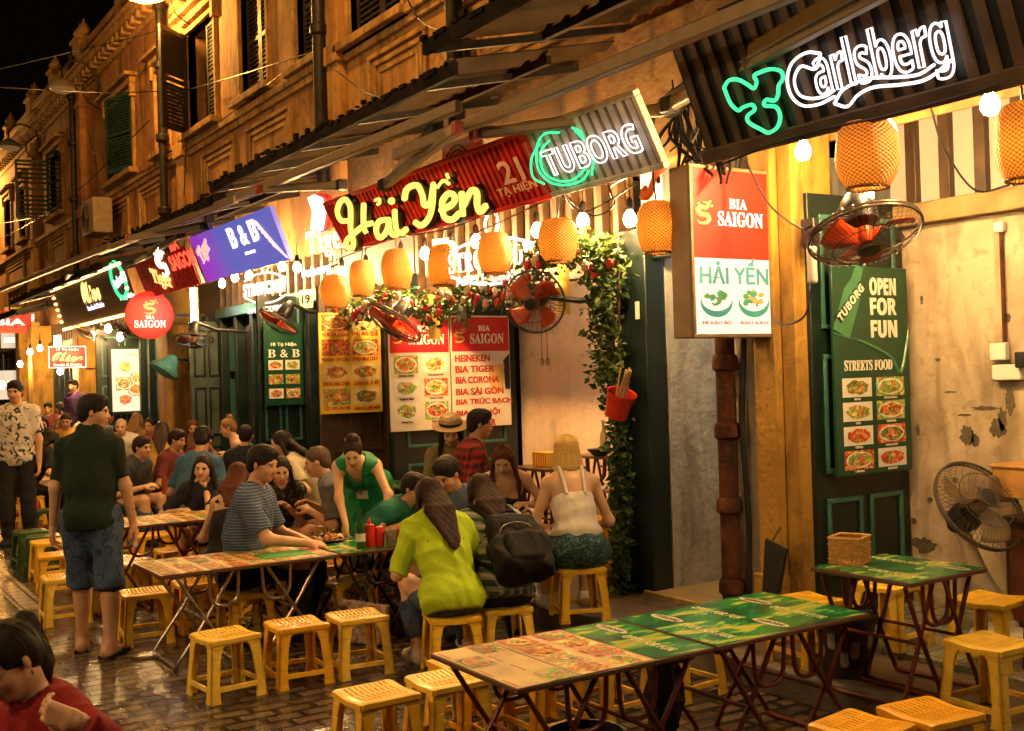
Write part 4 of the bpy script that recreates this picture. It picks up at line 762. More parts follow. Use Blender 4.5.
# lanterns
def weave(name, c1, c2):
    m = bpy.data.materials.new(name); m.use_nodes = True; n, l = nodes(m); b = n['Principled BSDF']; tc = n.new('ShaderNodeTexCoord'); sp = n.new('ShaderNodeSeparateXYZ'); l.new(tc.outputs['Object'], sp.inputs[0])
    at = n.new('ShaderNodeMath'); at.operation = 'ARCTAN2'; l.new(sp.outputs[1], at.inputs[0]); l.new(sp.outputs[0], at.inputs[1])
    def sn(src, k, ph=0):
        a = n.new('ShaderNodeMath'); a.operation = 'MULTIPLY'; a.inputs[1].default_value = k; l.new(src, a.inputs[0]); s_ = n.new('ShaderNodeMath'); s_.operation = 'SINE'; l.new(a.outputs[0], s_.inputs[0]); return s_
    pr = n.new('ShaderNodeMath'); pr.operation = 'MULTIPLY'; l.new(sn(at.outputs[0], 30).outputs[0], pr.inputs[0]); l.new(sn(sp.outputs[2], 330).outputs[0], pr.inputs[1])
    mr = n.new('ShaderNodeMapRange'); mr.inputs['From Min'].default_value = -1; l.new(pr.outputs[0], mr.inputs['Value'])
    mx = n.new('ShaderNodeMixRGB'); mx.inputs[1].default_value = (*c1, 1); mx.inputs[2].default_value = (*c2, 1); l.new(mr.outputs[0], mx.inputs[0]); l.new(mx.outputs[0], b.inputs['Base Color']); b.inputs['Roughness'].default_value = .5
    bp = n.new('ShaderNodeBump'); bp.inputs['Distance'].default_value = .006; bp.inputs['Strength'].default_value = .8; l.new(pr.outputs[0], bp.inputs['Height']); l.new(bp.outputs[0], b.inputs['Normal'])
    tr = n.new('ShaderNodeBsdfTranslucent'); l.new(mx.outputs[0], tr.inputs['Color']); ms = n.new('ShaderNodeMixShader'); ms.inputs[0].default_value = .30; l.new(b.outputs[0], ms.inputs[1]); l.new(tr.outputs[0], ms.inputs[2]); l.new(ms.outputs[0], n['Material Output'].inputs['Surface']); return m
weave_m = weave('woven_bamboo', (.030, .008, .001), (.46, .20, .035))
lbulb = glow('lantern_bulb', (1, .56, .17), 190)
def lantern(px, py, wpx, hpx, Y, lab, lit=True):
    p = atY(px, py, Y); d = (Vector(p) - Vector(CAMP)).dot(FW); r = wpx * 1.1 * d / F / 2; h = hpx * 1.08 * d / F
    t = thing('woven_lantern', lab, 'lantern', p, random.uniform(0, 6), group='woven bamboo lanterns under the signs')
    dv = random.uniform(.94, 1.05); prof = [(r * .42, h * .5), (r * .68, h * .46), (r * .90, h * .32), (r * dv, h * .10), (r * .99, -h * .10), (r * .88, -h * .32), (r * .70, -h * .46), (r * .60, -h * .5)]
    MB().lathe(prof, 28, caps=False).build('shade', weave_m, t, ang=80)
    MB().tube([(r * .63 * math.cos(a), r * .63 * math.sin(a), -h * .5) for a in [2 * math.pi * i / 20 for i in range(20)]], .008, 6, closed=True).build('rim', weave_m, t)
    if lit: MB().ball((0, 0, -.02), .035, 10).build('bulb', lbulb, t)
    MB().tube([(0, 0, h * .48), (.01, .01, h * .5 + .12), (0, .02, h * .5 + .3)], .006, 5).build('cord', black, t)
for a in [(867, 154, 58, 63, 4.22, 'large barrel shaped woven lantern under the black neon board, above the wall fan'), (1024, 141, 52, 72, 4.22, 'woven lantern cut by the right edge of the view'), (657, 227, 38, 48, 4.22, 'round woven lantern just left of the lit box sign'), (558, 240, 37, 40, 4.22, 'round woven lantern under the house number of the red sign'), (495, 253, 32, 38, 4.22, 'woven lantern in front of the cider neon'), (443, 265, 29, 38, 4.22, 'woven lantern beside the number 21 plate'), (397, 269, 29, 37, 4.22, 'woven lantern under the capital letter of the red sign'), (362, 278, 24, 33, 4.22, 'slim woven lantern second from the left of the row'), (335, 291, 27, 30, 4.22, 'leftmost woven lantern, over the yellow menu')]: lantern(*a)
# street lamps on swan necks
lampw = mat('lamp_shade_enamel', (.28, .24, .18), .4, metal=.3)
def street_lamp(px, py, Y, lab, power, s=1.0, es=6):
    p = atY(px, py, Y); t = thing('street_lamp', lab, 'street lamp', p, group='swan neck street lamps on the upper walls')
    MB().lathe([(.05, .16), (.12, .13), (.22, .06), (.27, -.02), (.275, -.04), (.26, -.03)], 20).build('shade', lampw, t)
    MB().lathe([(.001, -.12), (.12, -.10), (.2, -.06), (.23, -.03)], 16).build('diffuser', glow('sodium_glass', (1, .60, .22), es) if es > 1 else mat('dull_lamp_glass', (.10, .06, .03), .3, emit=(1, .5, .15), es=.15), t)
    MB().tube(spline([(0, 0, .14), (0, .02, .34), (.0, .25, .52), (.0, FY - Y - .1, .34), (.0, FY - Y, -.25)], 6), .022, 6).build('swan_neck', iron, t)
    MB().tube(spline([(0, FY - Y - .02, -.35), (.0, FY - Y - .25, -.2), (0, FY - Y - .32, .05), (0, FY - Y - .1, .3)], 5), .014, 6).build('scroll', iron, t)
    if power: lamp('lamp_light', (0, -.02, -.22), power, SODIUM, .12, t)
street_lamp(144, -6, 4.25, 'street lamp at the top edge, brightly lit, beside the ajar shutters', 520)
street_lamp(62, 87, 4.25, 'street lamp on a curved bracket left of the tall black downpipe', 0, 1.0, .7)
street_lamp(9, 146, 4.25, 'street lamp at the left edge above the far houses', 0, 1.0, .7)
for x, yy in ((-8.4, 3.2), (-33.5, 4.1), (-42, 4.1)):  # lamps added out of view to light the upper walls
    p = Vector((x, yy, 7.4)); t = thing('street_lamp', 'street lamp added out of view on the upper walls', 'street lamp', p, group='street lamps added out of view'); MB().lathe([(.05, .16), (.12, .13), (.22, .06), (.27, -.02), (.26, -.03)], 16).build('shade', lampw, t); MB().lathe([(.001, -.12), (.12, -.10), (.23, -.03)], 16).build('diffuser', glow('sodium_glass', (1, .60, .22), 9), t); MB().tube(spline([(0, 0, .14), (0, .3, .6), (0, FY - yy, .3)], 5), .022, 6).build('swan_neck', iron, t); lamp('lamp_light', (0, -.02, -.22), 420 if x > -20 else 1000, SODIUM, .12, t)
for x, lab in ((-9.0, 'street lamp on a pole, added unseen across the street'), (-19.0, 'street lamp on a pole, added unseen across the street'), (-2.0, 'street lamp on a pole, added unseen across the street')):  # unseen lamps added for even light on the house fronts
    t = thing('street_lamp', lab, 'street lamp', (x, -5.2, 7.6), 0, 'street lamps added unseen across the street'); MB().tube([(0, -1.0, -7.6), (0, -1.0, -.3), (0, -.8, .2), (0, 0, .3)], .05, 8).build('pole', iron, t); MB().lathe([(.05, .3), (.12, .13), (.22, .06), (.27, -.02), (.26, -.03)], 16).build('shade', lampw, t); MB().lathe([(.001, -.12), (.12, -.10), (.23, -.03)], 16).build('diffuser', glow('sodium_glass', (1, .60, .22), 6), t); lamp('lamp_light', (0, 0, -.22), 560, SODIUM, .12, t)
# ================================================================== FANS
cage_m = mat('fan_cage_wire', (.12, .10, .08), .4, metal=.7); fanr = mat('orange_fan_blade', (.75, .075, .012), .35, var=.15); fand = mat('dark_fan_blade', (.12, .05, .02), .4)
def fan_head(par, M, R, bm, nb=3, wires=56, depth=.09, back=True):
    g = MB(); g.M = M
    def ring(r, z, th, seg=40): g.tube([(r * math.cos(a), r * math.sin(a), z) for a in [2 * math.pi * i / seg for i in range(seg)]], th, 5, closed=True)
    ring(R, 0, .008); ring(R * .99, -.02, .006); ring(R * .62, depth * .72, .003); ring(R * .2, depth, .005)
    for k in range(wires):
        a = 2 * math.pi * k / wires; c, s = math.cos(a), math.sin(a)
        g.tube([(R * c, R * s, 0), (R * .9 * c, R * .9 * s, depth * .45), (R * .6 * c, R * .6 * s, depth * .75), (R * .16 * c, R * .16 * s, depth)], .0018, 3, caps=False)
        if back and k % 2 == 0: g.tube([(R * c, R * s, 0), (R * .85 * c, R * .85 * s, -depth * .6), (R * .2 * c, R * .2 * s, -depth)], .0018, 3, caps=False)
    g.build('cage', cage_m, par)
    for k in range(nb):
        b = MB(); b.M = M @ Matrix.Rotation(2 * math.pi * k / nb + .35, 4, 'Z'); n = 8; vs = []; fs = []
        for i in range(n + 1):
            t = i / n; rr = R * (.14 + .74 * t); w0 = -.10 - .30 * t * (1 - .2 * t); w1 = .20 + .62 * math.sin(math.pi * min(1, t * .8 + .1)) * (1 - .25 * t)
            for j in range(5):
                a = w0 + (w1 - w0) * j / 4; vs.append((rr * math.cos(a), rr * math.sin(a), (j / 4 - .5) * R * .26 * (1 - .35 * t) + .01))
        for i in range(n):
            for j in range(4): fs.append((i * 5 + j, i * 5 + j + 1, (i + 1) * 5 + j + 1, (i + 1) * 5 + j))
        b.add(vs, fs); o = b.build('blade', bm, par, ang=60); sd = o.modifiers.new('thick', 'SOLIDIFY'); sd.thickness = .004
    h = MB(); h.M = M; h.lathe([(.001, .05), (R * .1, .045), (R * .16, .02), (R * .16, -.03), (.001, -.03)], 18); h.build('hub', bm, par)
    h = MB(); h.M = M; h.lathe([(R * .05, depth + .004), (R * .18, depth), (R * .18, depth - .012), (R * .05, depth - .012)], 18); h.build('badge', black, par)
    h = MB(); h.M = M; h.lathe([(.02, -.05), (R * .30, -.07), (R * .33, -.12), (R * .28, -.2), (R * .12, -.25), (.01, -.255)], 18); h.build('motor', black, par)
def disc_frame(p, normal, spin=0):
    return Matrix.Translation(p) @ Vector(normal).to_track_quat('Z', 'Y').to_matrix().to_4x4() @ Matrix.Rotation(spin, 4, 'Z')
def wall_fan(px, py, Y, dpx, normal, lab, bm, hang=None, spin=0.0, nb=3, wires=56, cords=False):
    p = atY(px, py, Y); d = (Vector(p) - Vector(CAMP)).dot(FW); R = dpx * d / F / 2
    t = thing('wall_fan', lab, 'fan', p, group='wall fans over the tables'); M = Vector(normal).to_track_quat('Z', 'Y').to_matrix().to_4x4() @ Matrix.Rotation(spin, 4, 'Z'); fan_head(t, M, R, bm, nb, wires)
    back = M @ Vector((0, 0, -.24)); hg = Vector(hang or (.0, FY - Y - .02, .1)); MB().tube([back, back * .6 + hg * .4 + Vector((0, 0, -.05)), hg], .022, 8).build('bracket', black, t)
    MB().cbox(hg, (.1, .05, .16)).build('wall_plate', black, t, bevel=.008)
    if cords:
        mb = MB()
        for dx in (-.03, .03): mb.tube([back + Vector((dx, 0, -.08)), back + Vector((dx * 1.2, 0, -.45))], .003, 4); mb.tube([back + Vector((dx * 1.2 + .016 * math.cos(a), 0, -.475 + .025 * math.sin(a))) for a in [2 * math.pi * i / 10 for i in range(10)]], .004, 4, closed=True)
        mb.build('pull_cord', black, t)
    return t
wall_fan(865, 235, 4.45, 112, img(.10, .90, .42), 'large wall fan with orange red blades, tilted down over the green food board', fanr, (-.72, .42, .12), .4)
wall_fan(534, 302, 4.4, 63, img(-.28, .22, .90), 'wall fan with bright orange blades and pull cords before the pink wall', fanr, (.55, .5, .05), .2, 4, cords=True)
wall_fan(394, 323, 4.25, 62, img(-.50, .80, .26), 'wall fan seen nearly edge on over the red topped poster', fanr, None, 0, 4, 40)
wall_fan(279, 322, 4.3, 44, img(-.46, .84, .22), 'wall fan tilted steeply above the small green menu', fanr, None, 0, 4, 36)
wall_fan(194, 340, 4.2, 38, img(.05, .94, .30), 'dark wall fan beside the bluish tube lamp', fand, None, 0, 3, 30)
wall_fan(90, 334, 4.2, 36, img(-.35, .88, .3), 'wall fan under the string lit board sign', fand, None, 0, 3, 30)
wall_fan(127, 331, 4.2, 30, img(-.5, .8, .3), 'wall fan just left of the round red sign', fand, None, 0, 3, 30)
t = thing('covered_fan', 'fan wrapped in a teal cover on the yellow pilaster', 'fan', atY(165, 370, 4.3)); M = Vector(img(-.5, .85, .3)).to_track_quat('Z', 'Y').to_matrix().to_4x4()
mb = MB(); mb.M = M; mb.lathe([(.001, .07), (.12, .07), (.21, .03), (.22, -.01), (.14, -.07), (.08, -.2), (.02, -.24)], 20); mb.build('cover', mat('teal_cover', (.08, .26, .22), .6, var=.3, bump=.6, bscale=12), t); MB().tube([M @ Vector((0, 0, -.2)), (0, .5, .1)], .02).build('bracket', black, t)
# floor fan
p = atZ(990, 590, .2); p = Vector((-3.50, 5.42, FLZ)); t = thing('floor_fan', 'tall dusty pedestal fan with a white column by the stained wall', 'fan', p)
hp = atY(980, 505, 5.28) - p; M = Matrix.Translation(hp) @ Vector(img(.30, -.58, .75)).to_track_quat('Z', 'Y').to_matrix().to_4x4()
dusty = mat('dusty_blade', (.22, .15, .07), .6, var=.4); fan_head(t, M, .262, dusty, 3, 64, .08); bk = M @ Vector((0, 0, -.16)); MB().lathe([(.2, 0), (.21, .02), (.18, .05), (.05, .07), (.045, .1)], 20).build('base', whitep, t)
MB().tube([(0, .02, .07), (bk.x * .6, bk.y * .7, .32), (bk.x, bk.y, max(.4, bk.z - .06))], [.045, .05, .035], 12).build('column', mat('cream_plastic', (.55, .45, .3), .5), t)
# ================================================================== GREENERY
leaf_mats = [mat('ivy_leaf', (.05, .115, .022), .5, var=.5, scale=30), mat('ivy_leaf_pale', (.11, .17, .03), .5, var=.4, scale=30), mat('ivy_leaf_dark', (.022, .06, .016), .5, var=.4, scale=30)]
flow = [mat('red_petal', (.62, .025, .02), .5, var=.3), mat('pink_petal', (.75, .34, .25), .5, var=.2), mat('cream_petal', (.75, .55, .30), .5, var=.2)]
def leaves(mb, c, spread, n, r, size=.035, pal=(0, 1, 2)):
    for _ in range(n):
        p = Vector(c) + Vector((r.gauss(0, spread[0]), r.gauss(0, spread[1]), r.gauss(0, spread[2])))
        u = Vector((r.uniform(-1, 1), r.uniform(-1, 1), r.uniform(-.8, .5))).normalized(); v = u.orthogonal().normalized(); v = (v + u.cross(v) * r.uniform(-1, 1)).normalized(); s = size * r.choice((.5, .7, .9, 1.0, 1.2, 1.5)); w = u.cross(v) * s * .18
        mb.add([p, p + u * s * .5 + v * s * .36 + w, p + u * s * 1.05 - w, p + u * s * .5 - v * s * .36 + w], [(0, 1, 2, 3)], r.choice(pal))
r = random.Random(11); top = atY(632, 262, 4.78)
t = thing('ivy', 'hanging curtain of ivy down the left side of the dark green door frame', 'ivy', (-5.97, 4.74, SWZ)); mb = MB(); zs = 2.45
for k in range(120):
    z = zs * k / 119 ; sw = .035 if z < 1.3 else .05 + .035 * math.sin(z * 5) ** 2
    if 1.45 < z < 1.62: sw *= .7
    leaves(mb, (.03 * math.sin(z * 2.3) - (.05 if z > 1.5 else 0), 0, z), (sw * (1.0 if z < 1.7 else 1.1), .05, .03), 20 if z < 1.4 else 30, r, .046, (0, 0, 2, 2, 1) if z < 1.3 else (0, 1, 1, 2))
mb.build('foliage', leaf_mats, t, smooth=False); mb = MB()
for k in range(4): mb.tube(spline([(.03 * k - .05 + .03 * math.sin(j + k), .02, z) for j, z in enumerate([0, .5, 1, 1.5, 2, 2.4])], 4), .007, 5)
mb.build('stem', wood, t)
t = thing('garland', 'flower garland of red and cream roses with leaves along the transom', 'garland', (-7.75, 4.50, 2.32)); mb = MB(); fl = MB(); st_ = []
for k in range(150):
    x = 2.15 - 4.25 * k / 149; z = -.02 + .06 * math.sin(x * 5.1) - .05 * math.cos(x * 2.2) + (.10 if x > 1.3 else 0); st_.append((x, 0, z)); leaves(mb, (x, -.02, z), (.05, .06, .055), 15 if x < 1.3 else 26, r, .048, (0, 1, 1, 2))
    if k % 2 == 0 or r.random() < .3:
        c = Vector((x + r.uniform(-.05, .05), -.08 + r.uniform(-.04, .02), z + r.uniform(-.09, .06))); q = r.choice([0, 0, 0, 1, 2, 2]); fl.mark(); s = r.uniform(.034, .055)
        for j in range(9):
            a = j * 2.4; d = Vector((math.cos(a), -.5, math.sin(a))) * s * (.3 + .08 * j); fl.ball(c + d * .38, s * .5, 8, q, (1, .8, 1))
for x in (-.9, -.35, .25): [leaves(mb, (x, -.02, -.08 - .05 * j), (.02, .02, .02), 5, r, .05, (0, 1)) for j in range(4)]
mb.build('foliage', leaf_mats, t, smooth=False); fl.build_each('rose', flow, t); MB().tube(spline(st_[::6], 3), .008, 5).build('stem', wood, t)
t = thing('bamboo_tube', 'yellow bamboo tube hanging among the garland flowers over the posters', 'ornament', atY(434, 318, 4.6)); MB().lathe([(.05, -.18), (.05, .0), (.055, .01), (.055, .03), (.05, .04), (.05, .2)], 14).build('tube', mat('yellow_bamboo', (.7, .42, .08), .45, emit=(.8, .4, .05), es=.12), t)
t = thing('bamboo_tube', 'yellow bamboo tube hanging below the round lantern beside the orange fan', 'ornament', atY(563, 290, 4.7)); MB().lathe([(.05, -.18), (.05, .0), (.055, .01), (.055, .03), (.05, .04), (.05, .2)], 14).build('tube', MC['yellow_bamboo'], t)
t = thing('bucket', 'small red bucket of chopsticks hung tilted on the ivy', 'bucket', atY(619, 404, 4.60)); Mx = Matrix.Rotation(.45, 4, 'Y') @ Matrix.Identity(4); mb = MB(); mb.M = Mx; mb.lathe([(.001, -.09), (.075, -.09), (.095, .08), (.105, .085), (.1, .075), (.07, -.08)], 18); mb.build('pail', mat('red_plastic', (.62, .03, .012), .35), t); mb = MB(); mb.M = Mx
for k in range(9): mb.mark().tube([(r.uniform(-.04, .04), r.uniform(-.04, .04), -.05), (r.uniform(-.07, .07), r.uniform(-.06, .06), .24)], .007, 5)
mb.build_each('chopstick', mat('pale_wood', (.6, .42, .2), .6), t)
t = thing('ribbon', 'orange paper ornament hanging beside the lit box sign', 'ornament', atY(652, 186, 4.3)); mb = MB(); mb.tube(spline([(.12, 0, .1), (.03, 0, .05), (-.05, .02, -.03), (-.1, 0, -.02)], 4), [.02] * 8 + [.03, .04, .045, .05, .01], 6); mb.build('paper', mat('orange_paper', (.75, .16, .03), .6, emit=(.8, .12, .02), es=.2), t)
# ================================================================== AWNING ARMS, CABLES, WALL GEAR
def abar(par, p, q, w=.05, h=.075, name='arm'): return MB().bar(p, q, w, h).build(name, alu, par, bevel=.008)
red_j = mat('red_joint', (.35, .05, .03), .5)
def awning(lab, bar0, bar1, z, arms, par_loc):
    t = thing('awning', lab, 'awning', par_loc); o = Vector(par_loc)
    p, q = atZ(*bar0, z + .04), atZ(*bar1, z + .04); abar(t, p - o, q - o, .06, .075, 'front_bar')
    for a, b in arms:
        p, q = atZ(*a, z), atZ(*b, z); d = (q - p).normalized() * .05
        abar(t, p - o, q - o, .055, .07); MB().cbox(q - o, (.09, .09, .09)).build('end_bracket', iron, t, bevel=.01); MB().cbox(p - o - d, (.06, .06, .085)).build('joint', red_j, t, bevel=.01)
awning('retracted awning with a folded arm over the green ringed neon sign', (395, 155), (800, -12), 3.16, [((482, 133), (668, 109)), ((455, 130), (385, 185))], (-5, 3.6, 3.2))
awning('retracted awning with thick folded arms over the black neon board', (940, -60), (662, 106), 3.16, [((905, -20), (670, 105))], (-3, 3.6, 3.2))
awning('retracted awning with folded arms over the purple banner', (238, 197), (459, 106), 3.30, [((385, 187), (435, 127)), ((264, 189), (341, 185))], (-9, 3.6, 3.3))
awning('retracted awning with folded arms over the brown board sign', (100, 252), (236, 199), 3.40, [((137, 262), (181, 235)), ((212, 231), (209, 218)), ((130, 238), (205, 226))], (-14, 3.6, 3.4))
awning('retracted awning with a folded arm at the far left', (0, 290), (110, 246), 3.40, [((61, 290), (70, 272)), ((20, 302), (60, 292))], (-22, 3.6, 3.4))
def cable(lab, pts, rad=.008, group='cables slung along the upper walls'):
    t = MB().tube(spline(pts, 8), rad, 5).build('cable', black, None); tag(t, lab, 'cable', group); return t
for lab, pts in (('cable sagging across the top left sky to the lit street lamp', [atY(-30, 76, 3.9), atY(80, 50, 4.2), atY(160, 30, 4.6), atY(200, 10, 4.85)]), ('cable running level from the left edge to the insulator on the yellow strip', [atY(-20, 86, 3.8), atY(90, 92, 4.3), atY(178, 91, 4.8)]), ('cable sloping from the insulator down the yellow strip', [atY(178, 91, 4.8), atY(186, 130, 4.8), atY(184, 195, 4.7)]), ('cable slung from the insulator to the brown shutters', [atY(180, 92, 4.8), atY(240, 75, 4.8), atY(335, 45, 4.8)]), ('cable sagging across the orange house fronts below their windows', [atY(-10, 226, 4.5), atY(70, 208, 4.75), atY(178, 150, 4.8), atY(300, 60, 4.8)]), ('cable looping beside the black downpipe', [atY(88, 130, 4.7), atY(98, 180, 4.7), atY(90, 225, 4.7)]), ('pale cable looping from the soot stained downpipe to the canopy edge', [atY(335, 70, 4.7), atY(365, 92, 4.6), atY(395, 102, 4.2)]), ('cable from the roof to the canopy over the red sign', [atY(405, -5, 4.8), atY(420, 20, 4.8), atY(448, 35, 4.2)]), ('thin cable crossing the far houses', [atY(-20, 250, 4.4), atY(60, 205, 4.6), atY(150, 120, 4.7)])): cable(lab, pts)
r = random.Random(5); t = thing('cable_tangle', 'tangle of black cables between the neon boards above the lit box sign', 'cables', (-4.65, 4.3, 2.9)); o = Vector((-4.65, 4.3, 2.9)); mb = MB()
for k in range(26):
    a = atY(r.uniform(672, 700), r.uniform(75, 100), 4.5); b = atY(r.uniform(655, 745), r.uniform(150, 185), 4.35); c = (a + b) / 2 + Vector((r.uniform(-.15, .15), r.uniform(-.1, .1), r.uniform(-.12, .12))); mb.tube(spline([a - o, c - o, b - o], 6), r.uniform(.005, .012), 5)
mb.build('cable', black, t)
for lab, pts in (('loose cable looping under the red script sign', [atY(470, 235, 4.2), atY(500, 222, 4.2), atY(530, 208, 4.2), atY(560, 196, 4.2), atY(580, 212, 4.2), atY(610, 200, 4.2), atY(640, 180, 4.2)]), ('loose cable looping below the green ringed neon sign', [atY(560, 190, 4.2), atY(590, 215, 4.2), atY(614, 205, 4.2), atY(612, 185, 4.2), atY(660, 165, 4.2)]), ('pale flex looping from the lit box sign to the large fan', [atY(745, 160, 4.5), atY(770, 205, 4.5), atY(800, 228, 4.4), atY(812, 225, 4.4)]), ('pale flex hanging from the white plug beside the fan', [atY(812, 285, 4.6), atY(805, 315, 4.6), atY(785, 325, 4.7), atY(772, 318, 4.8)]), ('thin dark flex across the lit transom', [atY(930, 105, 4.6), atY(945, 150, 5), atY(975, 190, 5.6), atY(1010, 185, 5.7)]), ('flex slung above the woven lanterns', [atY(330, 262, 4.15), atY(390, 240, 4.15), atY(450, 228, 4.15), atY(520, 200, 4.15)]), ('flex strung along the bottom of the black neon board', [atY(720, 165, 4.1), atY(800, 135, 4.1), atY(890, 115, 4.1), atY(1000, 85, 4.1)])): cable(lab, pts, .006, 'loose flexes under the signs')
t = thing('plug_socket', 'white extension plug hanging beside the large wall fan', 'plug', atY(812, 265, 4.6)); MB().cbox((0, 0, 0), (.05, .04, .2)).build('body', whitep, t, bevel=.012)
p = atY(1010, 360, 5.83); t = thing('power_outlet', 'grey double power outlet on the stained wall at the right', 'power outlet', p); MB().cbox((-.05, -.02, .05), (.10, .05, .10)).build('upper_box', whitep, t, bevel=.008); MB().cbox((.0, -.02, -.07), (.18, .05, .09)).build('lower_box', whitep, t, bevel=.008); MB().cbox((.10, -.05, .0), (.05, .06, .09)).build('plug', black, t, bevel=.008)
p = atY(1003, 290, 5.83); t = thing('conduit', 'rusty thin conduit running down to the power outlet', 'pipe', p); MB().tube([(0, 0, .33), (0, 0, -.30)], .012, 8).build('pipe', rust, t); MB().cbox((0, -.01, .36), (.06, .05, .06)).build('clip', whitep, t, bevel=.01)
def aircon(px, py, Y, s, lab):
    t = thing('air_conditioner', lab, 'air conditioner', atY(px, py, Y)); MB().box((-.4 * s, -.15 * s, -.28 * s), (.4 * s, .15 * s, .28 * s)).build('case', mat('aircon_case', (.30, .22, .14), .5, var=.3), t, bevel=.015); mb = MB(); mb.M = Matrix.Translation((-.1 * s, -.155 * s, 0)) @ Matrix.Rotation(math.pi / 2, 4, 'X')
    for q in (.06, .12, .18, .23): mb.tube([(q * s * math.cos(a), q * s * math.sin(a), 0) for a in [2 * math.pi * i / 24 for i in range(24)]], .006, 4, closed=True)
    mb.build('grille', iron, t); MB().bar((-.3 * s, .15 * s, -.3 * s), (-.3 * s, FY - Y, -.3 * s), .03, .03).bar((.3 * s, .15 * s, -.3 * s), (.3 * s, FY - Y, -.3 * s), .03, .03).build('bracket', iron, t)
aircon(97, 218, 4.6, 1.1, 'grey air conditioner on the orange house above the brown board sign'); aircon(475, 168, 4.55, .8, 'small air conditioner behind the red script sign')
# ================================================================== STOOLS
def plastic(name, col): return mat(name, col, .36, var=.22, scale=13, coat=.15, bump=.05, bscale=90)
ys = plastic('yellow_plastic', (.95, .53, .03)); gs = plastic('green_plastic', (.035, .085, .02))
logo_m = mat('red_logo', (.40, .04, .01), .5)
SH = .33
def seat_mesh(a=.143, th=.022):
    n = 36; mb = MB(); g = [-a + 2 * a * i / n for i in range(n + 1)]; keep = np.ones((n, n), bool)
    for j0 in range(5, 32, 3):
        for i0, i1 in ((4, 10), (11, 17), (19, 25), (26, 32)): keep[i0:i1, j0] = False
    for c in ((0, 0), (0, n - 1), (n - 1, 0), (n - 1, n - 1)): keep[c] = False
    z = lambda x, y: SH - .010 * math.exp(-(x / .09) ** 2) * 1.0 - .018 * max(0, abs(x) / a - .86) ** 1.2 * 4 - .018 * max(0, abs(y) / a - .86) ** 1.2 * 4
    vs = [(x, y, z(x, y)) for x in g for y in g] + [(x, y, z(x, y) - th) for x in g for y in g]; N = (n + 1) ** 2; fs = []; ix = lambda i, j: i * (n + 1) + j
    for i in range(n):
        for j in range(n):
            if not keep[i, j]: continue
            q = (ix(i, j), ix(i + 1, j), ix(i + 1, j + 1), ix(i, j + 1)); fs.append(q); fs.append(tuple(v + N for v in q[::-1]))
            for di, dj, e in ((-1, 0, (q[3], q[0])), (1, 0, (q[1], q[2])), (0, -1, (q[0], q[1])), (0, 1, (q[2], q[3]))):
                u, v = i + di, j + dj
                if u < 0 or v < 0 or u >= n or v >= n or not keep[u, v]: fs.append((e[1], e[0], e[0] + N, e[1] + N))
    mb.add(vs, fs); return mb
def sp(u, z): return (.133 + .027 * (1 - z / SH)) * u       # outward splay of the sides towards the ground
def leg_mesh(sx, sy):
    mb = MB()
    zz = [0, .03, .10, .22, .275, .30, SH - .012]; wd = [.062, .056, .050, .052, .062, .085, .12]; th = .014
    for axis in (0, 1):
        for (z0, w0), (z1, w1) in zip(zip(zz, wd), zip(zz[1:], wd[1:])):
            P = []
            for z, w in ((z0, w0), (z1, w1)):
                e = sp(1, z)
                for (u, v) in ((e - w, e - th), (e, e - th), (e, e), (e - w, e)):
                    if axis: u, v = v, u
                    P.append((sx * u, sy * v, z))
            mb.hexa(P if sx * sy * (-1) ** axis > 0 else [P[3], P[2], P[1], P[0], P[7], P[6], P[5], P[4]])
    return mb
def rail_mesh(k, z=.058, hh=.026):
    c, s = [(1, 0), (0, 1), (-1, 0), (0, -1)][k]; mb = MB(); e = sp(1, z)
    f = lambda u, v, zz: (c * u - s * v, s * u + c * v, zz); w = e - .03
    return mb.hexa([f(e - .013, -w, z), f(e - .001, -w, z), f(e - .001, w, z), f(e - .013, w, z), f(e - .015, -w, z + hh), f(e - .003, -w, z + hh), f(e - .003, w, z + hh), f(e - .015, w, z + hh)])
def apron_mesh(k):
    c, s = [(1, 0), (0, 1), (-1, 0), (0, -1)][k]; mb = MB(); f = lambda u, v, zz: (c * u - s * v, s * u + c * v, zz); e = sp(1, .30)
    for i in range(6):
        v0, v1 = -.10 + .2 * i / 6, -.10 + .2 * (i + 1) / 6; a = lambda v: .285 + .006 * (1 - (v / .1) ** 2)
        mb.hexa([f(e - .012, v0, a(v0)), f(e - .002, v0, a(v0)), f(e - .002, v1, a(v1)), f(e - .012, v1, a(v1)), f(e - .016, v0, SH - .014), f(e - .006, v0, SH - .014), f(e - .006, v1, SH - .014), f(e - .016, v1, SH - .014)])
    return mb
def stool_proto(m_):
    t = thing('plastic_stool', 's', 'stool'); seat_mesh().build('seat', m_, t, ang=50)
    for sx in (-1, 1):
        for sy in (-1, 1): leg_mesh(sx, sy).build('leg', m_, t, bevel=.003)
    for k in range(4): rail_mesh(k).build('rail', m_, t, bevel=.003); apron_mesh(k).build('apron', m_, t)
    e = sp(1, .30) - .003
    for k in (0, 3):
        c, s = [(1, 0), (0, 1), (-1, 0), (0, -1)][k]; mb = MB(); f = lambda u, v, z: (c * u - s * v, s * u + c * v, z); mb.add([f(e, -.026, .293), f(e, .026, .293), f(e - .001, .026, .309), f(e - .001, -.026, .309)], [(0, 1, 2, 3)]); mb.build('badge', logo_m, t)
    return t
YPS = [stool_proto(x) for x in (ys, plastic('pale_yellow_plastic', (.93, .57, .06)), plastic('orange_yellow_plastic', (.93, .45, .02)))]; GP = stool_proto(gs); used = {'y': 0, 'g': 0}
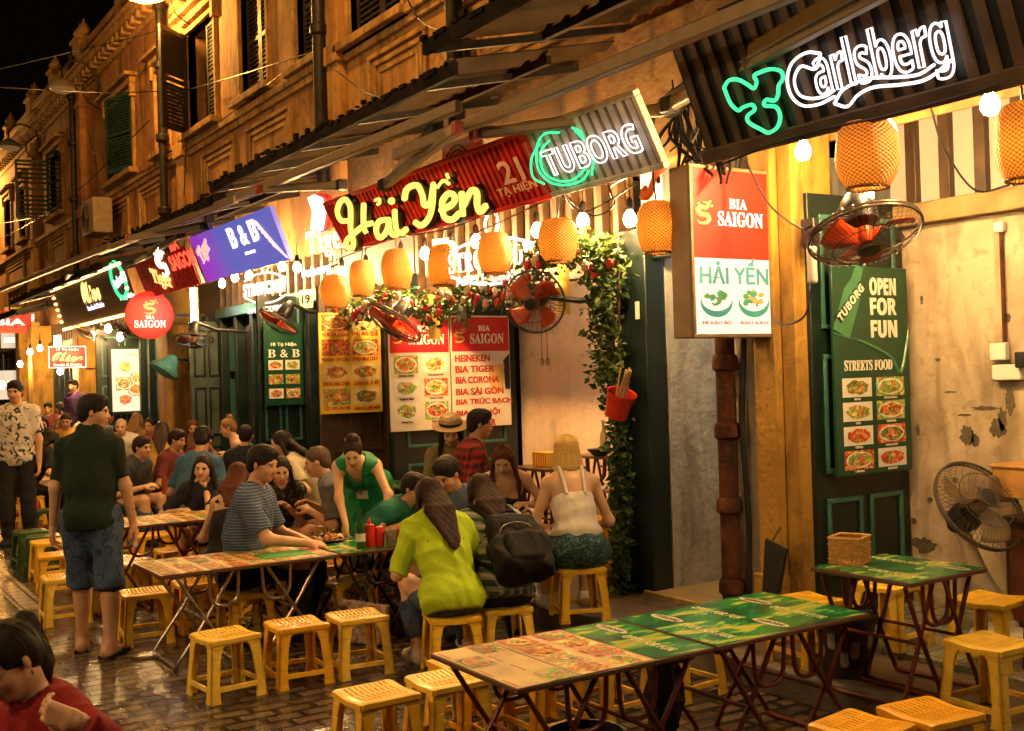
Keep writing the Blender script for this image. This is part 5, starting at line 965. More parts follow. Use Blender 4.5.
def stool(x, y, lab, z=0.0, rz=None, kind_='y', s=1.0):
    n = used[kind_]; p = YPS[(n * 7 // 4) % 3] if n >= 3 else YPS[n]; p = p if kind_ == 'y' else GP; rz = random.uniform(-.14, .14) if rz is None else rz
    if n >= (3 if kind_ == 'y' else 1): o = copy_tree(p, (x, y, z), rz, lab)
    else: o = p; o.location = (x, y, z); o.rotation_euler = (0, 0, rz); o['label'] = lab
    used[kind_] += 1; o['group'] = 'yellow plastic stools around the tables' if kind_ == 'y' else 'dark green plastic stools'; o.scale = (s, s, s); return o
for px, z, lab in [((376, 690), 0, 'empty yellow stool standing just left of the photo menu table, frontmost there'), ((447, 676), 0, 'empty yellow stool tucked beside the left end of the photo menu table'), ((862, 722), 0, 'yellow stool at the bottom edge right of the green table, left of a second one'), ((930, 708), 0, 'yellow stool in front of the big stool at the right edge'), ((225, 632), 0, 'leftmost of the three empty yellow stools in front of the long table'), ((296, 621), 0, 'middle one of the three empty yellow stools in front of the long table'), ((357, 613), 0, 'empty yellow stool of three by the long table, nearest the lime shirt'),
                   ((145, 590), 0, 'yellow stool at the left end of the long table, right of the standing man'), ((197, 580), 0, 'yellow stool with a worn pale seat under the left end of the long table'), ((138, 560), 0, 'yellow stool behind the stool at the left end of the long table'), ((152, 533), 0, 'yellow stool under the second table, behind the standing man'), ((108, 564), 0, 'yellow stool half hidden behind the legs of the standing man'), ((346, 578), 0, 'yellow stool behind the long table under its right end'), ((64, 575), 0, 'yellow stool seen between the legs of the standing man'), ((50, 540), 0, 'yellow stool next to the green stools'), ((57, 553), 0, 'yellow stool one step in front of the one beside the green stools'), ((125, 557), 0, 'yellow stool just right of the standing man by his hand'), ((118, 522), 0, 'yellow stool at the near end of the second table'), ((92, 549), 0, 'yellow stool hidden behind the hip of the standing man'), ((258, 556), 0, 'yellow stool tucked under the middle of the long table, far side'), ((330, 562), 0, 'yellow stool behind the chrome legs under the long table'), ((176, 548), 0, 'yellow stool between the long table and the second table'), ((245, 590), 0, 'yellow stool in the dark under the middle of the long table')]:
    p = atZ(px[0], px[1], SH + z); stool(p.x, p.y, lab, z)
for (x, y, z, lab) in [(-2.85, 4.27, SWZ, 'large yellow stool near the right edge with its front legs in view'), (-3.27, 4.90, FLZ, 'yellow stool on the tiled floor right of the small green table'), (-3.83, 4.86, FLZ, 'yellow stool behind the small green table'), (-3.95, 4.36, SWZ, 'yellow stool behind the far end of the large green table'), (-4.22, 2.88, 0, 'yellow stool on the far side of the photo menu table'), (-4.25, 3.3, 0, 'yellow stool behind the joint of the photo menu table and the green one'), (-4.45, 2.62, 0, 'yellow stool behind the stool tucked at the photo menu table'), (-4.27, 3.78, 0, 'yellow stool on the far side of the large green table, by the kerb'), (-7.9, 4.6, SWZ, 'yellow stool behind the waitress under the back table'), (-9.1, 4.9, FLZ, 'yellow stool against the dark green door leaf under the posters'), (-5.95, 4.95, FLZ + .02, 'lower one of the yellow stools stacked by the ivy'), (-5.95, 4.95, FLZ + .10, 'upper one of the yellow stools stacked by the ivy')]: stool(x - (.42 if 'ivy' in lab else 0), y, lab, z)
for px, lab in [((31, 530), 'dark green stool at the far left of the row'), ((43, 535), 'dark green stool beside the first yellow stool'), ((45, 509), 'dark green stool standing farther back than the other two')]:
    p = atZ(*px, SH); stool(p.x, p.y, lab, 0, None, 'g')
# ================================================================== TABLES
tred = mat('dark_red_steel', (.15, .028, .018), .38, metal=.35, var=.3); tchrome = mat('worn_chrome', (.45, .38, .30), .28, metal=.9, var=.3); tblk = mat('black_steel', (.03, .025, .02), .4, metal=.5)
edge_m = mat('table_edge', (.10, .04, .02), .4)
def green_print(name):
    m = bpy.data.materials.new(name); m.use_nodes = True; n, l = nodes(m); b = n['Principled BSDF']; tc = n.new('ShaderNodeTexCoord'); mp = n.new('ShaderNodeMapping'); mp.inputs['Scale'].default_value = (9, 3.4, 1); mp.inputs['Rotation'].default_value = (0, 0, .5); l.new(tc.outputs['Object'], mp.inputs[0])
    nz = n.new('ShaderNodeTexNoise'); nz.inputs['Scale'].default_value = 1.2; nz.inputs['Detail'].default_value = 3; nz.inputs['Distortion'].default_value = .8; l.new(mp.outputs[0], nz.inputs['Vector'])
    r = n.new('ShaderNodeValToRGB'); cs = [(.25, (.006, .012, .06)), (.36, (.006, .06, .03)), (.47, (.012, .19, .055)), (.56, (.04, .34, .07)), (.66, (.55, .55, .10))]
    for i, (p, c) in enumerate(cs):
        e = r.color_ramp.elements[i] if i < 2 else r.color_ramp.elements.new(p); e.position = p; e.color = (*c, 1)
    l.new(nz.outputs['Fac'], r.inputs['Fac']); l.new(r.outputs[0], b.inputs['Base Color']); b.inputs['Roughness'].default_value = .22; b.inputs['Coat Weight'].default_value = .3; return m
gprint = green_print('green_laminate'); paper_m = mat('menu_paper', (.58, .44, .22), .55, var=.15, spec=.3); wornp = mat('worn_menu_paper', (.60, .43, .18), .55, var=.4, scale=5, spec=.3); woodtop = mat('brown_laminate', (.25, .12, .045), .3, var=.4, scale=6, coat=.3)
def table(lab, x0, x1, y0, y1, z0, H, tops, steel=tred, group='folding tables on the street', full=True):
    """tops: list of (kind, fraction from y0, fraction to y1)"""
    t = thing('folding_table', lab, 'table', ((x0 + x1) / 2, (y0 + y1) / 2, z0), random.uniform(-.012, .012), group); w, d = (x1 - x0) / 2, (y1 - y0) / 2
    top = MB().box((-w, -d, H - .022), (w, d, H - .002)).build('tabletop', edge_m, t, bevel=.004)
    for kd, f0, f1 in tops:
        a, b = -d + 2 * d * f0, -d + 2 * d * f1
        mb = MB().quad((-w + .006, a + .004, H), (w - .006, a + .004, H), (w - .006, b - .004, H), (-w + .006, b - .004, H))
        if kd == 'green':
            mb.build('print', gprint, top, smooth=False)
            if full:
                for i in range(max(1, int((b - a) / .26))):
                    yy = a + .14 + i * .27
                    text(style('OPEN FOR FUN', BOLD), w=.30, h=.05, depth=.0006, fat=.02, name='lettering', mat=mat('pale_yellow_ink', (.62, .62, .30), .3), parent=top, at=(-.12 if i % 2 else .1, min(yy, b - .05), H + .001), rot=math.pi / 2 * 0 + .0)
                    mb2 = MB(); mb2.lathe([(.001, 0), (.08, 0)], 20, caps=False); lg = mb2.build('badge', mat('cream_ink', (.66, .58, .42), .3), top, smooth=False); lg.matrix_local = Matrix.Translation((.17 if i % 2 else -.18, min(yy + .03, b - .05), H + .0016)) @ Matrix.Diagonal((1.25, .42, 1, 1)); text(style('TUBORG', BOLD), w=.15, h=.03, depth=.0005, fat=.03, name='lettering', mat=blackp, parent=top, at=(.17 if i % 2 else -.18, min(yy + .03, b - .05), H + .002))
        elif kd == 'wood': mb.build('print', woodtop, top, smooth=False)
        else:
            mb.build('print', wornp if kd == 'worn' else paper_m, top, smooth=False); mm = MB(); rr = random.Random(hash((round(x0, 2), kd, f0)) & 999); nx, ny = (4, max(2, int((b - a) / .13)))
            mm.M = Matrix.Translation((0, 0, H - .0015))
            for i in range(nx):
                for j in range(ny):
                    if kd == 'worn' and rr.random() < .55: continue
                    dish(mm, -w + (i + .5) * 2 * w / nx, a + (j + .5) * (b - a) / ny, 2 * w / nx * .93, (b - a) / ny * .80, rr.randrange(999), None, .2)
            mm.build('dish_print', dishmats(0, mat('faded_plate', (.50, .33, .15), .55, spec=.3)), top, smooth=False)
            mb3 = MB(); [mb3.box((-w + .03 + i * 2 * w / nx, a + (j + .5) * (b - a) / ny - .052, H + .0003), (-w + .03 + i * 2 * w / nx + .1, a + (j + .5) * (b - a) / ny - .046, H + .001)) for i in range(nx) for j in range(ny)]; mb3.build('caption_print', lr, top, smooth=False)
    R = .011
    for e in (-1, 1):
        yc = e * d * .50; hs = min(.17, d * .42); zt = H - .03
        for s, xx in ((1, w - .05), (-1, w - .075)):
            f = MB(); f.tube(spline([(-xx, yc - s * hs, zt), (-xx, yc, zt * .5), (-xx, yc + s * hs * .95, .05), (-xx + .035, yc + s * hs, .012), (0, yc + s * hs, .012), (xx - .035, yc + s * hs, .012), (xx, yc + s * hs * .95, .05), (xx, yc, zt * .5), (xx, yc - s * hs, zt)], 4), R, 7); f.build('leg_frame', steel, t)
        lp = MB()
        for xx in (-w + .06, w - .06): lp.tube(spline([(xx, yc - e * .02, zt), (xx, yc - e * .03, zt - .14), (xx, yc - e * .07, zt - .19), (xx, yc - e * .15, zt - .19), (xx, yc - e * .19, zt - .14), (xx, yc - e * .20, zt)], 4), R * .9, 7)
        lp.tube([(-w + .06, yc, zt * .5), (w - .06, yc, zt * .5)], R * .8, 6); lp.build('brace', steel, t)
    return t
TB = [table('photo menu table in front, its right part printed green', -3.81, -3.18, 2.07, 2.98, 0, .57, [('worn', 0, .30), ('menu', .30, .68), ('green', .68, 1)]),
 table('large green printed table joined to the photo menu table', -3.81, -3.18, 3.0, 3.90, 0, .57, [('green', 0, 1)]),
 table('small green printed table with a woven basket on it', -3.62, -3.06, 4.02, 4.57, SWZ, .57, [('green', 0, 1)]),
 table('long menu covered table on chrome legs beside the man in the striped shirt', -6.94, -6.33, 1.73, 2.82, 0, .57, [('menu', 0, 1)], tchrome),
 table('table with bottles between the waitress and the lime shirt', -6.92, -6.33, 2.84, 3.50, 0, .57, [('green', 0, 1)], tblk),
 table('table with menu prints behind the standing man', -8.75, -8.15, 1.72, 2.84, 0, .64, [('menu', 0, 1)]),
 table('table between the woman with the backpack and the woman with the topknot', -7.25, -6.62, 3.44, 4.10, 0, .60, [('green', 0, 1)]),
 table('green topped table beside the woman in the straw hat', -8.95, -8.3, 4.25, 5.2, SWZ, .60, [('green', 0, .5), ('menu', .5, 1)], tred, full=False),
 table('high brown table with a striped box against the pink wall', -7.35, -6.85, 4.75, 5.15, FLZ, .76, [('wood', 0, 1)], tred),
 table('high brown table with a dark bowl between the blonde woman and the ivy', -7.25, -6.75, 5.3, 5.7, FLZ, .82, [('wood', 0, 1)], tred),
 table('far menu covered table left of the woman eating', -12.7, -12.1, 2.5, 3.6, 0, .57, [('menu', 0, 1)], full=False),
 table('farthest table at the left beside the red crate', -16.2, -15.6, 2.2, 3.3, 0, .57, [('menu', 0, 1)], full=False),
 table('table in front of the bald man', -14.2, -13.6, 3.3, 4.0, 0, .57, [('menu', 0, 1)], full=False)]
# ================================================================== THINGS ON AND UNDER THE TABLES
wk = mat('basket_cane', (.58, .30, .07), .55, var=.3, scale=40)
p = atZ(850, 563, SWZ + .57); t = thing('basket', 'square woven cane basket on the small green table', 'basket', (p.x, p.y, SWZ + .572), .35); mb = MB(); nzz, nx = 7, 9; a = .075
for k in range(4):
    c, s = [(1, 0), (0, 1), (-1, 0), (0, -1)][k]
    for i in range(nzz):
        z = .008 + i * .017; pts = [(c * (a + .004 * (-1) ** (i + j)) - s * v, s * (a + .004 * (-1) ** (i + j)) + c * v, z) for j, v in enumerate([-a + 2 * a * q / nx for q in range(nx + 1)])]; mb.tube(pts, .005, 4)
    for j in range(nx): v = -a + 2 * a * (j + .5) / nx; mb.tube([(c * a - s * v, s * a + c * v, 0), (c * a - s * v, s * a + c * v, .122)], .004, 4)
    mb.tube([(c * a - s * -a, s * a + c * -a, .124), (c * a - s * a, s * a + c * a, .124)], .008, 5)
mb.build('weave', wk, t); MB().box((-a, -a, 0), (a, a, .006)).build('bottom', wk, t)
def bin_(x, y, z, lab, m_, tulips, R=.15, h=.30):
    t = thing('waste_bin', lab, 'bin', (x, y, z)); MB().lathe([(.001, .004), (R * .72, 0), (R * .74, .01), (R * .97, h - .03), (R * 1.04, h - .03), (R * 1.04, h), (R * .96, h), (R * .70, .02), (.001, .02)], 28).build('bucket', m_, t)
    if tulips:
        mb = MB(); rr = random.Random(4)
        for k, an in enumerate([-1.9, -1.4, -.95, -.55, .1, -2.5]):
            zc = .15 + .05 * math.sin(k * 2.1); 
            for s in (-1, 0, 1):
                q = []
                for (u, v) in ((0, -.045), (.014, -.02), (.012, .02), (.004 + s * .006, .045), (-.006, .02), (-.012, -.02)):
                    aa = an + (u + s * .012) / R; z_ = zc + v; rad = R * (.74 + .23 * z_ / h) + .003 + .001 * abs(s); q.append((rad * math.cos(aa), rad * math.sin(aa), z_))
                mb.add(q, [tuple(range(6))])
        mb.build('tulip_print', mat('grey_tulip', (.50, .46, .42), .5), t, smooth=False)
bin_(-3.66, 4.30, SWZ, 'dark bin printed with pale tulips beside the green tables', mat('dark_bin', (.035, .028, .028), .4, var=.4), True)
bin_(-3.55, 2.62, 0, 'black bin under the photo menu table', black, False, .16, .22)
p = atZ(680, 668, .25); t = thing('plastic_bag', 'crumpled black bag hanging under the joint of the two front tables', 'bag', (-3.5, 2.99, .30)); mb = MB(); rr = random.Random(2); nn = 14; prof = [(.02, .26), (.05, .22), (.075, .12), (.08, 0), (.06, -.12), (.02, -.17)]; vs = []; fs = []
for (q, z) in prof:
    for k in range(nn): a = 2 * math.pi * k / nn; qq = q * (1 + .28 * math.sin(5 * a + z * 30) + rr.uniform(-.12, .12)); vs.append((qq * math.cos(a), qq * math.sin(a) * .7, z))
for i in range(len(prof) - 1):
    for k in range(nn): fs.append((i * nn + k, i * nn + (k + 1) % nn, (i + 1) * nn + (k + 1) % nn, (i + 1) * nn + k))
mb.add(vs, fs); mb.build('film', mat('black_film', (.012, .012, .018), .25, coat=.3), t)
TZ = .572
def vessel(name, lab, cat, px, z, prof, m_, lidp=None, liquid=None, group=None, seg=18):
    p = atZ(*px, z); t = thing(name, lab, cat, (p.x, p.y, z), 0, group); MB().lathe(prof, seg).build('body', m_, t)
    if lidp: MB().lathe(lidp[0], seg).build(lidp[2], lidp[1], t)
    return t
gl_g = mat('green_bottle_glass', (.01, .09, .02), .12, spec=.6, coat=.5); gl_c = mat('clear_cup', (.55, .45, .32), .12, trans=.7, var=.05); gl_a = mat('amber_drink', (.30, .06, .02), .15, coat=.4); redpl = mat('ketchup_plastic', (.62, .025, .015), .35); orp = mat('chilli_bottle', (.65, .16, .02), .3)
bot = [(.001, 0), (.030, 0), (.031, .01), (.031, .13), (.026, .16), (.013, .19), (.012, .235), (.014, .238), (.014, .25), (.001, .25)]
vessel('beer_bottle', 'green glass beer bottle beside the red sauce bottle', 'bottle', (361, 549), TZ, bot, gl_g, ([(.0315, .05), (.0315, .10)], PLATE, 'label'))
vessel('sauce_bottle', 'red squeezy sauce bottle between the green bottle and the red can', 'bottle', (370, 547), TZ, [(.001, 0), (.034, 0), (.036, .02), (.036, .12), (.028, .145), (.012, .15), (.006, .185), (.001, .19)], redpl)
vessel('drink_can', 'red drink can left of the plastic cup', 'can', (380, 546), TZ, [(.001, 0), (.026, 0), (.032, .01), (.032, .115), (.026, .125), (.001, .122)], redpl)
vessel('plastic_cup', 'clear plastic cup of dark drink in front of the red can', 'cup', (391, 546), TZ, [(.001, 0), (.028, 0), (.038, .10), (.040, .10), (.036, .095), (.001, .09)], gl_c, ([(.001, .006), (.0275, .006), (.034, .065), (.001, .066)], gl_a, 'drink'))
vessel('plastic_cup', 'dark cup behind the clear plastic cup by the lime shirt', 'cup', (400, 543), TZ, [(.001, 0), (.028, 0), (.038, .09), (.001, .088)], gl_a)
vessel('sauce_bottle', 'orange sauce bottle in front of the woman with the topknot', 'bottle', (501, 512), .60, bot[:-2] + [(.013, .24), (.001, .24)], orp)
vessel('sauce_bottle', 'dark red sauce bottle right of the orange one', 'bottle', (515, 514), .60, bot, gl_a)
vessel('beer_bottle', 'pale glass bottle left of the orange sauce bottle', 'bottle', (492, 508), .60, bot, gl_c)
vessel('beer_glass', 'glass of amber drink on the table by the woman in the straw hat', 'glass', (433, 470), SWZ + .60, [(.001, 0), (.028, 0), (.036, .12), (.001, .12)], gl_a)
vessel('beer_bottle', 'brown bottle on the table behind the standing man, near the woman eating', 'bottle', (165, 494), .57, bot, gl_a); vessel('beer_bottle', 'clear bottle on the table by the woman in the red tee', 'bottle', (163, 470), .57, bot, gl_c); vessel('beer_bottle', 'small bottle on the table in front of the bald man', 'bottle', (126, 448), .57, bot, gl_a)
vessel('bowl', 'dark bowl on the high table by the ivy', 'bowl', (600, 456), FLZ + .82, [(.001, 0), (.05, 0), (.10, .05), (.105, .055), (.095, .05), (.001, .02)], black); vessel('beer_bottle', 'clear bottle on the high table by the ivy', 'bottle', (604, 453), FLZ + .82, bot, gl_c)
p = Vector((-7.1, 4.95, FLZ + .762)); t = thing('striped_box', 'yellow striped paper box on the high table', 'box', p); MB().box((-.10, -.07, 0), (.10, .07, .11)).build('carton', pry, t, bevel=.004); mb = MB(); [mb.box((-.1 + .025 * k, -.072, .002), (-.09 + .025 * k, -.0702, .108)) for k in range(8)]; mb.build('stripe_print', lr, t)
def plate_of_food(lab, px, z, r_, seed, dark=False):
    p = atZ(*px, z); rr = random.Random(seed); t = thing('plate', lab, 'plate', (p.x, p.y, z)); MB().lathe([(.001, .004), (r_ * .6, .002), (r_ * .95, .014), (r_, .018), (r_ * .96, .022), (r_ * .6, .010), (.001, .01)], 24).build('dish', black if dark else PLATE, t); mb = MB()
    for k in range(70):
        a = rr.uniform(0, 6.28); d = r_ * .75 * math.sqrt(rr.random()); s = rr.uniform(.010, .022); mb.ball((d * math.cos(a), d * math.sin(a), .015 + .035 * (1 - d / r_) * rr.random() + .005), s, 6, rr.choice([0, 0, 1, 2]), (1, rr.uniform(.5, 1.4), .6))
    leaves(mb, (0, 0, .05), (r_ * .35, r_ * .35, .012), 22, rr, .03, (3,)); mb.build('food', [mat('fried_food', (.60, .30, .07), .5), mat('pale_food', (.68, .48, .2), .5), mat('red_food', (.45, .09, .03), .5), leaf_mats[1]], t)
plate_of_food('round plate of fried food with herbs under the hand of the waitress', (327, 541), TZ, .14, 1, True); plate_of_food('dark plate of green salad by the elbow of the backpack woman', (482, 519), .602, .11, 2, True); plate_of_food('white plate of food between the lime shirt and the waitress', (398, 531), TZ, .10, 3); plate_of_food('plate of food in front of the woman with the straw hat', (445, 478), SWZ + .602, .12, 4); plate_of_food('plate in front of the woman eating at the second table', (212, 505), .572, .12, 5); plate_of_food('plate on the table before the blonde woman', (545, 503), .62, .1, 6)
t = thing('napkin', 'green paper napkin on the long table', 'napkin', (-6.55, 2.55, TZ)); MB().box((-.1, -.16, 0), (.1, .16, .004)).build('sheet', mat('napkin_green', (.04, .26, .05), .6, var=.2), t)
t = thing('shopping_bag', 'patterned shopping bag on the ground under the long table', 'bag', (-6.35, 2.98, 0), .5); MB().hexa([(-.16, -.06, 0), (.16, -.06, 0), (.16, .06, 0), (-.16, .06, 0), (-.19, -.02, .26), (.19, -.02, .24), (.19, .03, .24), (-.19, .03, .26)]).build('body', mat('patterned_bag', (.45, .30, .22), .5, var=.9, scale=26, dirt=(.06, .02, .02)), t, bevel=.01); MB().tube(spline([(-.1, 0, .25), (-.06, 0, .36), (.06, 0, .36), (.1, 0, .24)], 4), .006, 5).build('handle', black, t)
t = thing('menu_folder', 'black menu folders leaning by the foot of the yellow pilaster', 'folder', atY(771, 568, 4.72)); MB().hexa([(-.07, -.01, -.18), (.06, -.03, -.14), (.06, .01, -.14), (-.07, .02, -.18), (-.06, .02, .16), (.12, 0, .12), (.12, .02, .12), (-.06, .04, .16)]).build('cover', black, t); MB().tube([(-.02, .03, .14), (-.03, .12, .22)], .005, 5).build('string', black, t)
t = thing('cabinet', 'dark wooden cabinet behind the pedestal fan', 'cabinet', (-3.1, 5.62, FLZ)); MB().box((-.42, -.2, .05), (.5, .2, .62)).build('carcass', wood, t, bevel=.008); MB().box((-.44, -.22, .62), (.52, .2, .65)).build('top', wood, t, bevel=.008); [MB().box((x, -.21, 0), (x + .05, -.16, .06)).build('foot', wood, t) for x in (-.4, .42)]; [MB().box((x, -.212, .1), (x + .40, -.2, .58)).build('door', mat('red_lacquer', (.12, .03, .02), .4), t, bevel=.004) for x in (-.39, .05)]
t = thing('metal_chair', 'dark red metal chair behind the pedestal fan', 'chair', (-3.0, 5.15, FLZ), .3); MB().box((-.17, -.17, .42), (.17, .17, .45)).build('seat', tred, t, bevel=.01); mb = MB(); [mb.tube([(sx * .18, sy * .18, 0), (sx * .16, sy * .16, .43)], .011, 6) for sx in (-1, 1) for sy in (-1, 1)]; mb.tube([(-.16, -.15, .2), (.16, -.15, .2)], .009, 6); mb.build('leg_frame', tred, t); mb = MB(); mb.tube(spline([(-.16, .16, .43), (-.17, .2, .8), (0, .21, .84), (.17, .2, .8), (.16, .16, .43)], 4), .011, 6); mb.tube([(-.165, .19, .65), (.165, .19, .65)], .01, 6); mb.build('backrest', tred, t)
t = thing('wooden_box', 'pale wooden box on the cabinet at the right edge', 'box', atY(1022, 478, 5.6)); MB().box((-.1, -.12, -.10), (.3, .12, .06)).build('case', mat('pale_box_wood', (.50, .26, .07), .55, var=.3), t, bevel=.006); MB().box((-.11, -.13, .061), (.31, .13, .08)).build('lid', mat('pale_box_wood', (.50, .26, .07), .55), t, bevel=.006)
p = atZ(14, 512, 0); t = thing('traffic_barrier', 'red plastic barrier on the street behind the young man in the white tee', 'barrier', p, .3); MB().hexa([(-.45, -.28, 0), (.45, -.28, 0), (.45, .28, 0), (-.45, .28, 0), (-.28, -.1, 1.0), (.28, -.1, 1.0), (.28, .1, 1.0), (-.28, .1, 1.0)]).build('body', mat('red_barrier', (.55, .03, .02), .4), t, bevel=.04); MB().box((-.3, -.12, 1.0), (.3, .12, 1.06)).build('cap', mat('red_barrier', (.55, .03, .02), .4), t, bevel=.02)
# ================================================================== PEOPLE
def V(*a): return np.array(a, np.float64)
def Rx(d): c, s = math.cos(math.radians(d)), math.sin(math.radians(d)); return np.array([[1, 0, 0], [0, c, -s], [0, s, c]])
def Ry(d): c, s = math.cos(math.radians(d)), math.sin(math.radians(d)); return np.array([[c, 0, s], [0, 1, 0], [-s, 0, c]])
def Rz(d): c, s = math.cos(math.radians(d)), math.sin(math.radians(d)); return np.array([[c, -s, 0], [s, c, 0], [0, 0, 1]])
def unit(v): return v / (np.linalg.norm(v) + 1e-9)
# primitives: ('c', a, b, ra, rb, k, clip) round cone / ('e', centre, R, radii, k, clip) ellipsoid; clip = (point, normal) or None
def cone(a, b, ra, rb, k=.03, clip=None): return ('c', np.asarray(a, float), np.asarray(b, float), ra, rb, k, clip)
def ell(c, r, R=None, k=.04, clip=None): return ('e', np.asarray(c, float), np.eye(3) if R is None else R, np.asarray(r, float), k, clip)
def rbox(c, r, rr, R=None, k=.03, clip=None): return ('b', np.asarray(c, float), np.eye(3) if R is None else R, np.asarray(r, float), rr, k, clip)
def pbox(p):
    if p[0] == 'b': e = np.abs(p[2]) @ (p[3] + p[4]); return p[1] - e, p[1] + e
    if p[0] == 'c': return np.minimum(p[1] - p[3], p[2] - p[4]), np.maximum(p[1] + p[3], p[2] + p[4])
    e = np.sqrt(((p[2] * p[3]) ** 2).sum(1)); return p[1] - e, p[1] + e
def peval(p, X, Y, Z):
    if p[0] == 'b':
        c, R, r, rr = p[1:5]; x, y, z = X - c[0], Y - c[1], Z - c[2]; Q = [np.abs(R[0, i] * x + R[1, i] * y + R[2, i] * z) - r[i] for i in range(3)]
        d = np.sqrt(sum(np.maximum(v, 0) ** 2 for v in Q)) + np.minimum(np.maximum(np.maximum(Q[0], Q[1]), Q[2]), 0) - rr
    elif p[0] == 'c':
        a, b, ra, rb = p[1:5]; ba = b - a; L = max(1e-9, float(ba @ ba)); t = np.clip(((X - a[0]) * ba[0] + (Y - a[1]) * ba[1] + (Z - a[2]) * ba[2]) / L, 0, 1)
        d = np.sqrt((X - a[0] - t * ba[0]) ** 2 + (Y - a[1] - t * ba[1]) ** 2 + (Z - a[2] - t * ba[2]) ** 2) - (ra + (rb - ra) * t)
    else:
        c, R, r = p[1:4]; x, y, z = X - c[0], Y - c[1], Z - c[2]
        u = (R[0, 0] * x + R[1, 0] * y + R[2, 0] * z) / r[0]; v = (R[0, 1] * x + R[1, 1] * y + R[2, 1] * z) / r[1]; w = (R[0, 2] * x + R[1, 2] * y + R[2, 2] * z) / r[2]
        k0 = np.sqrt(u * u + v * v + w * w) + 1e-9; k1 = np.sqrt((u / r[0]) ** 2 + (v / r[1]) ** 2 + (w / r[2]) ** 2) + 1e-9; d = k0 * (k0 - 1) / k1
    if p[-1] is not None:
        q, n = p[-1]; d = np.maximum(d, (X - q[0]) * n[0] + (Y - q[1]) * n[1] + (Z - q[2]) * n[2])
    return d
def grid_mesh(prims, h, cuts=(), disp=None, planes=()):
    """smooth union of primitives, minus cuts, clipped by planes -> vertices, quads (surface nets)"""
    lo = np.min([pbox(p)[0] for p in prims], 0) - 3 * h - .012; hi = np.max([pbox(p)[1] for p in prims], 0) + 3 * h + .012
    n = np.ceil((hi - lo) / h).astype(int) + 1; f = np.full(n, .2, np.float32); ax = [lo[i] + h * np.arange(n[i]) for i in range(3)]
    def sub(p, pad):
        a, b = pbox(p); i0 = np.maximum(0, np.floor((a - pad - lo) / h).astype(int)); i1 = np.minimum(n, np.ceil((b + pad - lo) / h).astype(int) + 1)
        if (i1 <= i0).any(): return None, None
        s = tuple(slice(i0[i], i1[i]) for i in range(3)); return s, np.meshgrid(*[ax[i][s[i]] for i in range(3)], indexing='ij', sparse=True)
    for p in prims:
        k = p[-2]; s, g = sub(p, k + 2 * h)
        if s is None: continue
        d = peval(p, *g).astype(np.float32); o = f[s]; hh = np.maximum(k - np.abs(o - d), 0) / k; f[s] = np.minimum(o, d) - hh * hh * k * .25
    G = np.meshgrid(*ax, indexing='ij', sparse=True)
    if disp is not None: f += disp(*G).astype(np.float32)
    for p in cuts:
        s, g = sub(p, .02)
        if s is not None: f[s] = np.maximum(f[s], -peval(p, *g).astype(np.float32))
    for q, nn in planes: f = np.maximum(f, ((G[0] - q[0]) * nn[0] + (G[1] - q[1]) * nn[1] + (G[2] - q[2]) * nn[2]).astype(np.float32))
    s = f < 0; c = np.zeros(n - 1, np.int8); off = [(a, b, d) for a in (0, 1) for b in (0, 1) for d in (0, 1)]
    for a, b, d in off: c += s[a:n[0] - 1 + a, b:n[1] - 1 + b, d:n[2] - 1 + d]
    idx = np.argwhere((c > 0) & (c < 8)); vid = np.full(n - 1, -1, np.int64); vid[tuple(idx.T)] = np.arange(len(idx))
    val = {o: f[idx[:, 0] + o[0], idx[:, 1] + o[1], idx[:, 2] + o[2]] for o in off}; acc = np.zeros((len(idx), 3)); cnt = np.zeros(len(idx))
    for o in off:
        for axis in range(3):
            if o[axis]: continue
            o2 = list(o); o2[axis] = 1; o2 = tuple(o2); a, b = val[o], val[o2]; m_ = (a < 0) != (b < 0); t = np.where(m_, a / np.where(m_, a - b, 1), 0)
            p = np.tile(np.array(o, float), (len(idx), 1)); p[:, axis] = t; acc += p * m_[:, None]; cnt += m_
    verts = lo + h * (idx + acc / cnt[:, None]); quads = []
    for axis in range(3):
        A, B = [(1, 2), (2, 0), (0, 1)][axis]; sl0 = [slice(None)] * 3; sl1 = [slice(None)] * 3; sl0[axis] = slice(0, -1); sl1[axis] = slice(1, None); s0, s1 = s[tuple(sl0)], s[tuple(sl1)]
        e = np.argwhere(s0 != s1); e = e[(e[:, A] > 0) & (e[:, B] > 0) & (e[:, A] < n[A] - 1) & (e[:, B] < n[B] - 1)]
        fl = s0[tuple(e.T)]; q = []
        for da, db in ((1, 1), (0, 1), (0, 0), (1, 0)): w = e.copy(); w[:, A] -= da; w[:, B] -= db; q.append(vid[tuple(w.T)])
        q = np.stack(q, 1); q[~fl] = q[~fl][:, ::-1]; quads.append(q)
    return verts, np.concatenate(quads)
def np_mesh(name, parts, mats, parent, mi=None):
    vs = []; qs = []; o = 0
    for v, q in parts: vs.append(v); qs.append(q + o); o += len(v)
    v = np.concatenate(vs); q = np.concatenate(qs); me = bpy.data.meshes.new(name); me.vertices.add(len(v)); me.vertices.foreach_set('co', v.astype(np.float32).ravel())
    me.loops.add(q.size); me.loops.foreach_set('vertex_index', q.astype(np.int32).ravel()); me.polygons.add(len(q)); me.polygons.foreach_set('loop_start', np.arange(0, q.size, 4, dtype=np.int32))
    for m_ in mats: me.materials.append(m_)
    if mi is not None: me.polygons.foreach_set('material_index', mi(v[q].mean(1)).astype(np.int32))
    me.polygons.foreach_set('use_smooth', np.ones(len(q), bool)); me.update(calc_edges=True); me.validate()
    ob = bpy.data.objects.new(name, me); COL.objects.link(ob); ob.parent = parent; return ob
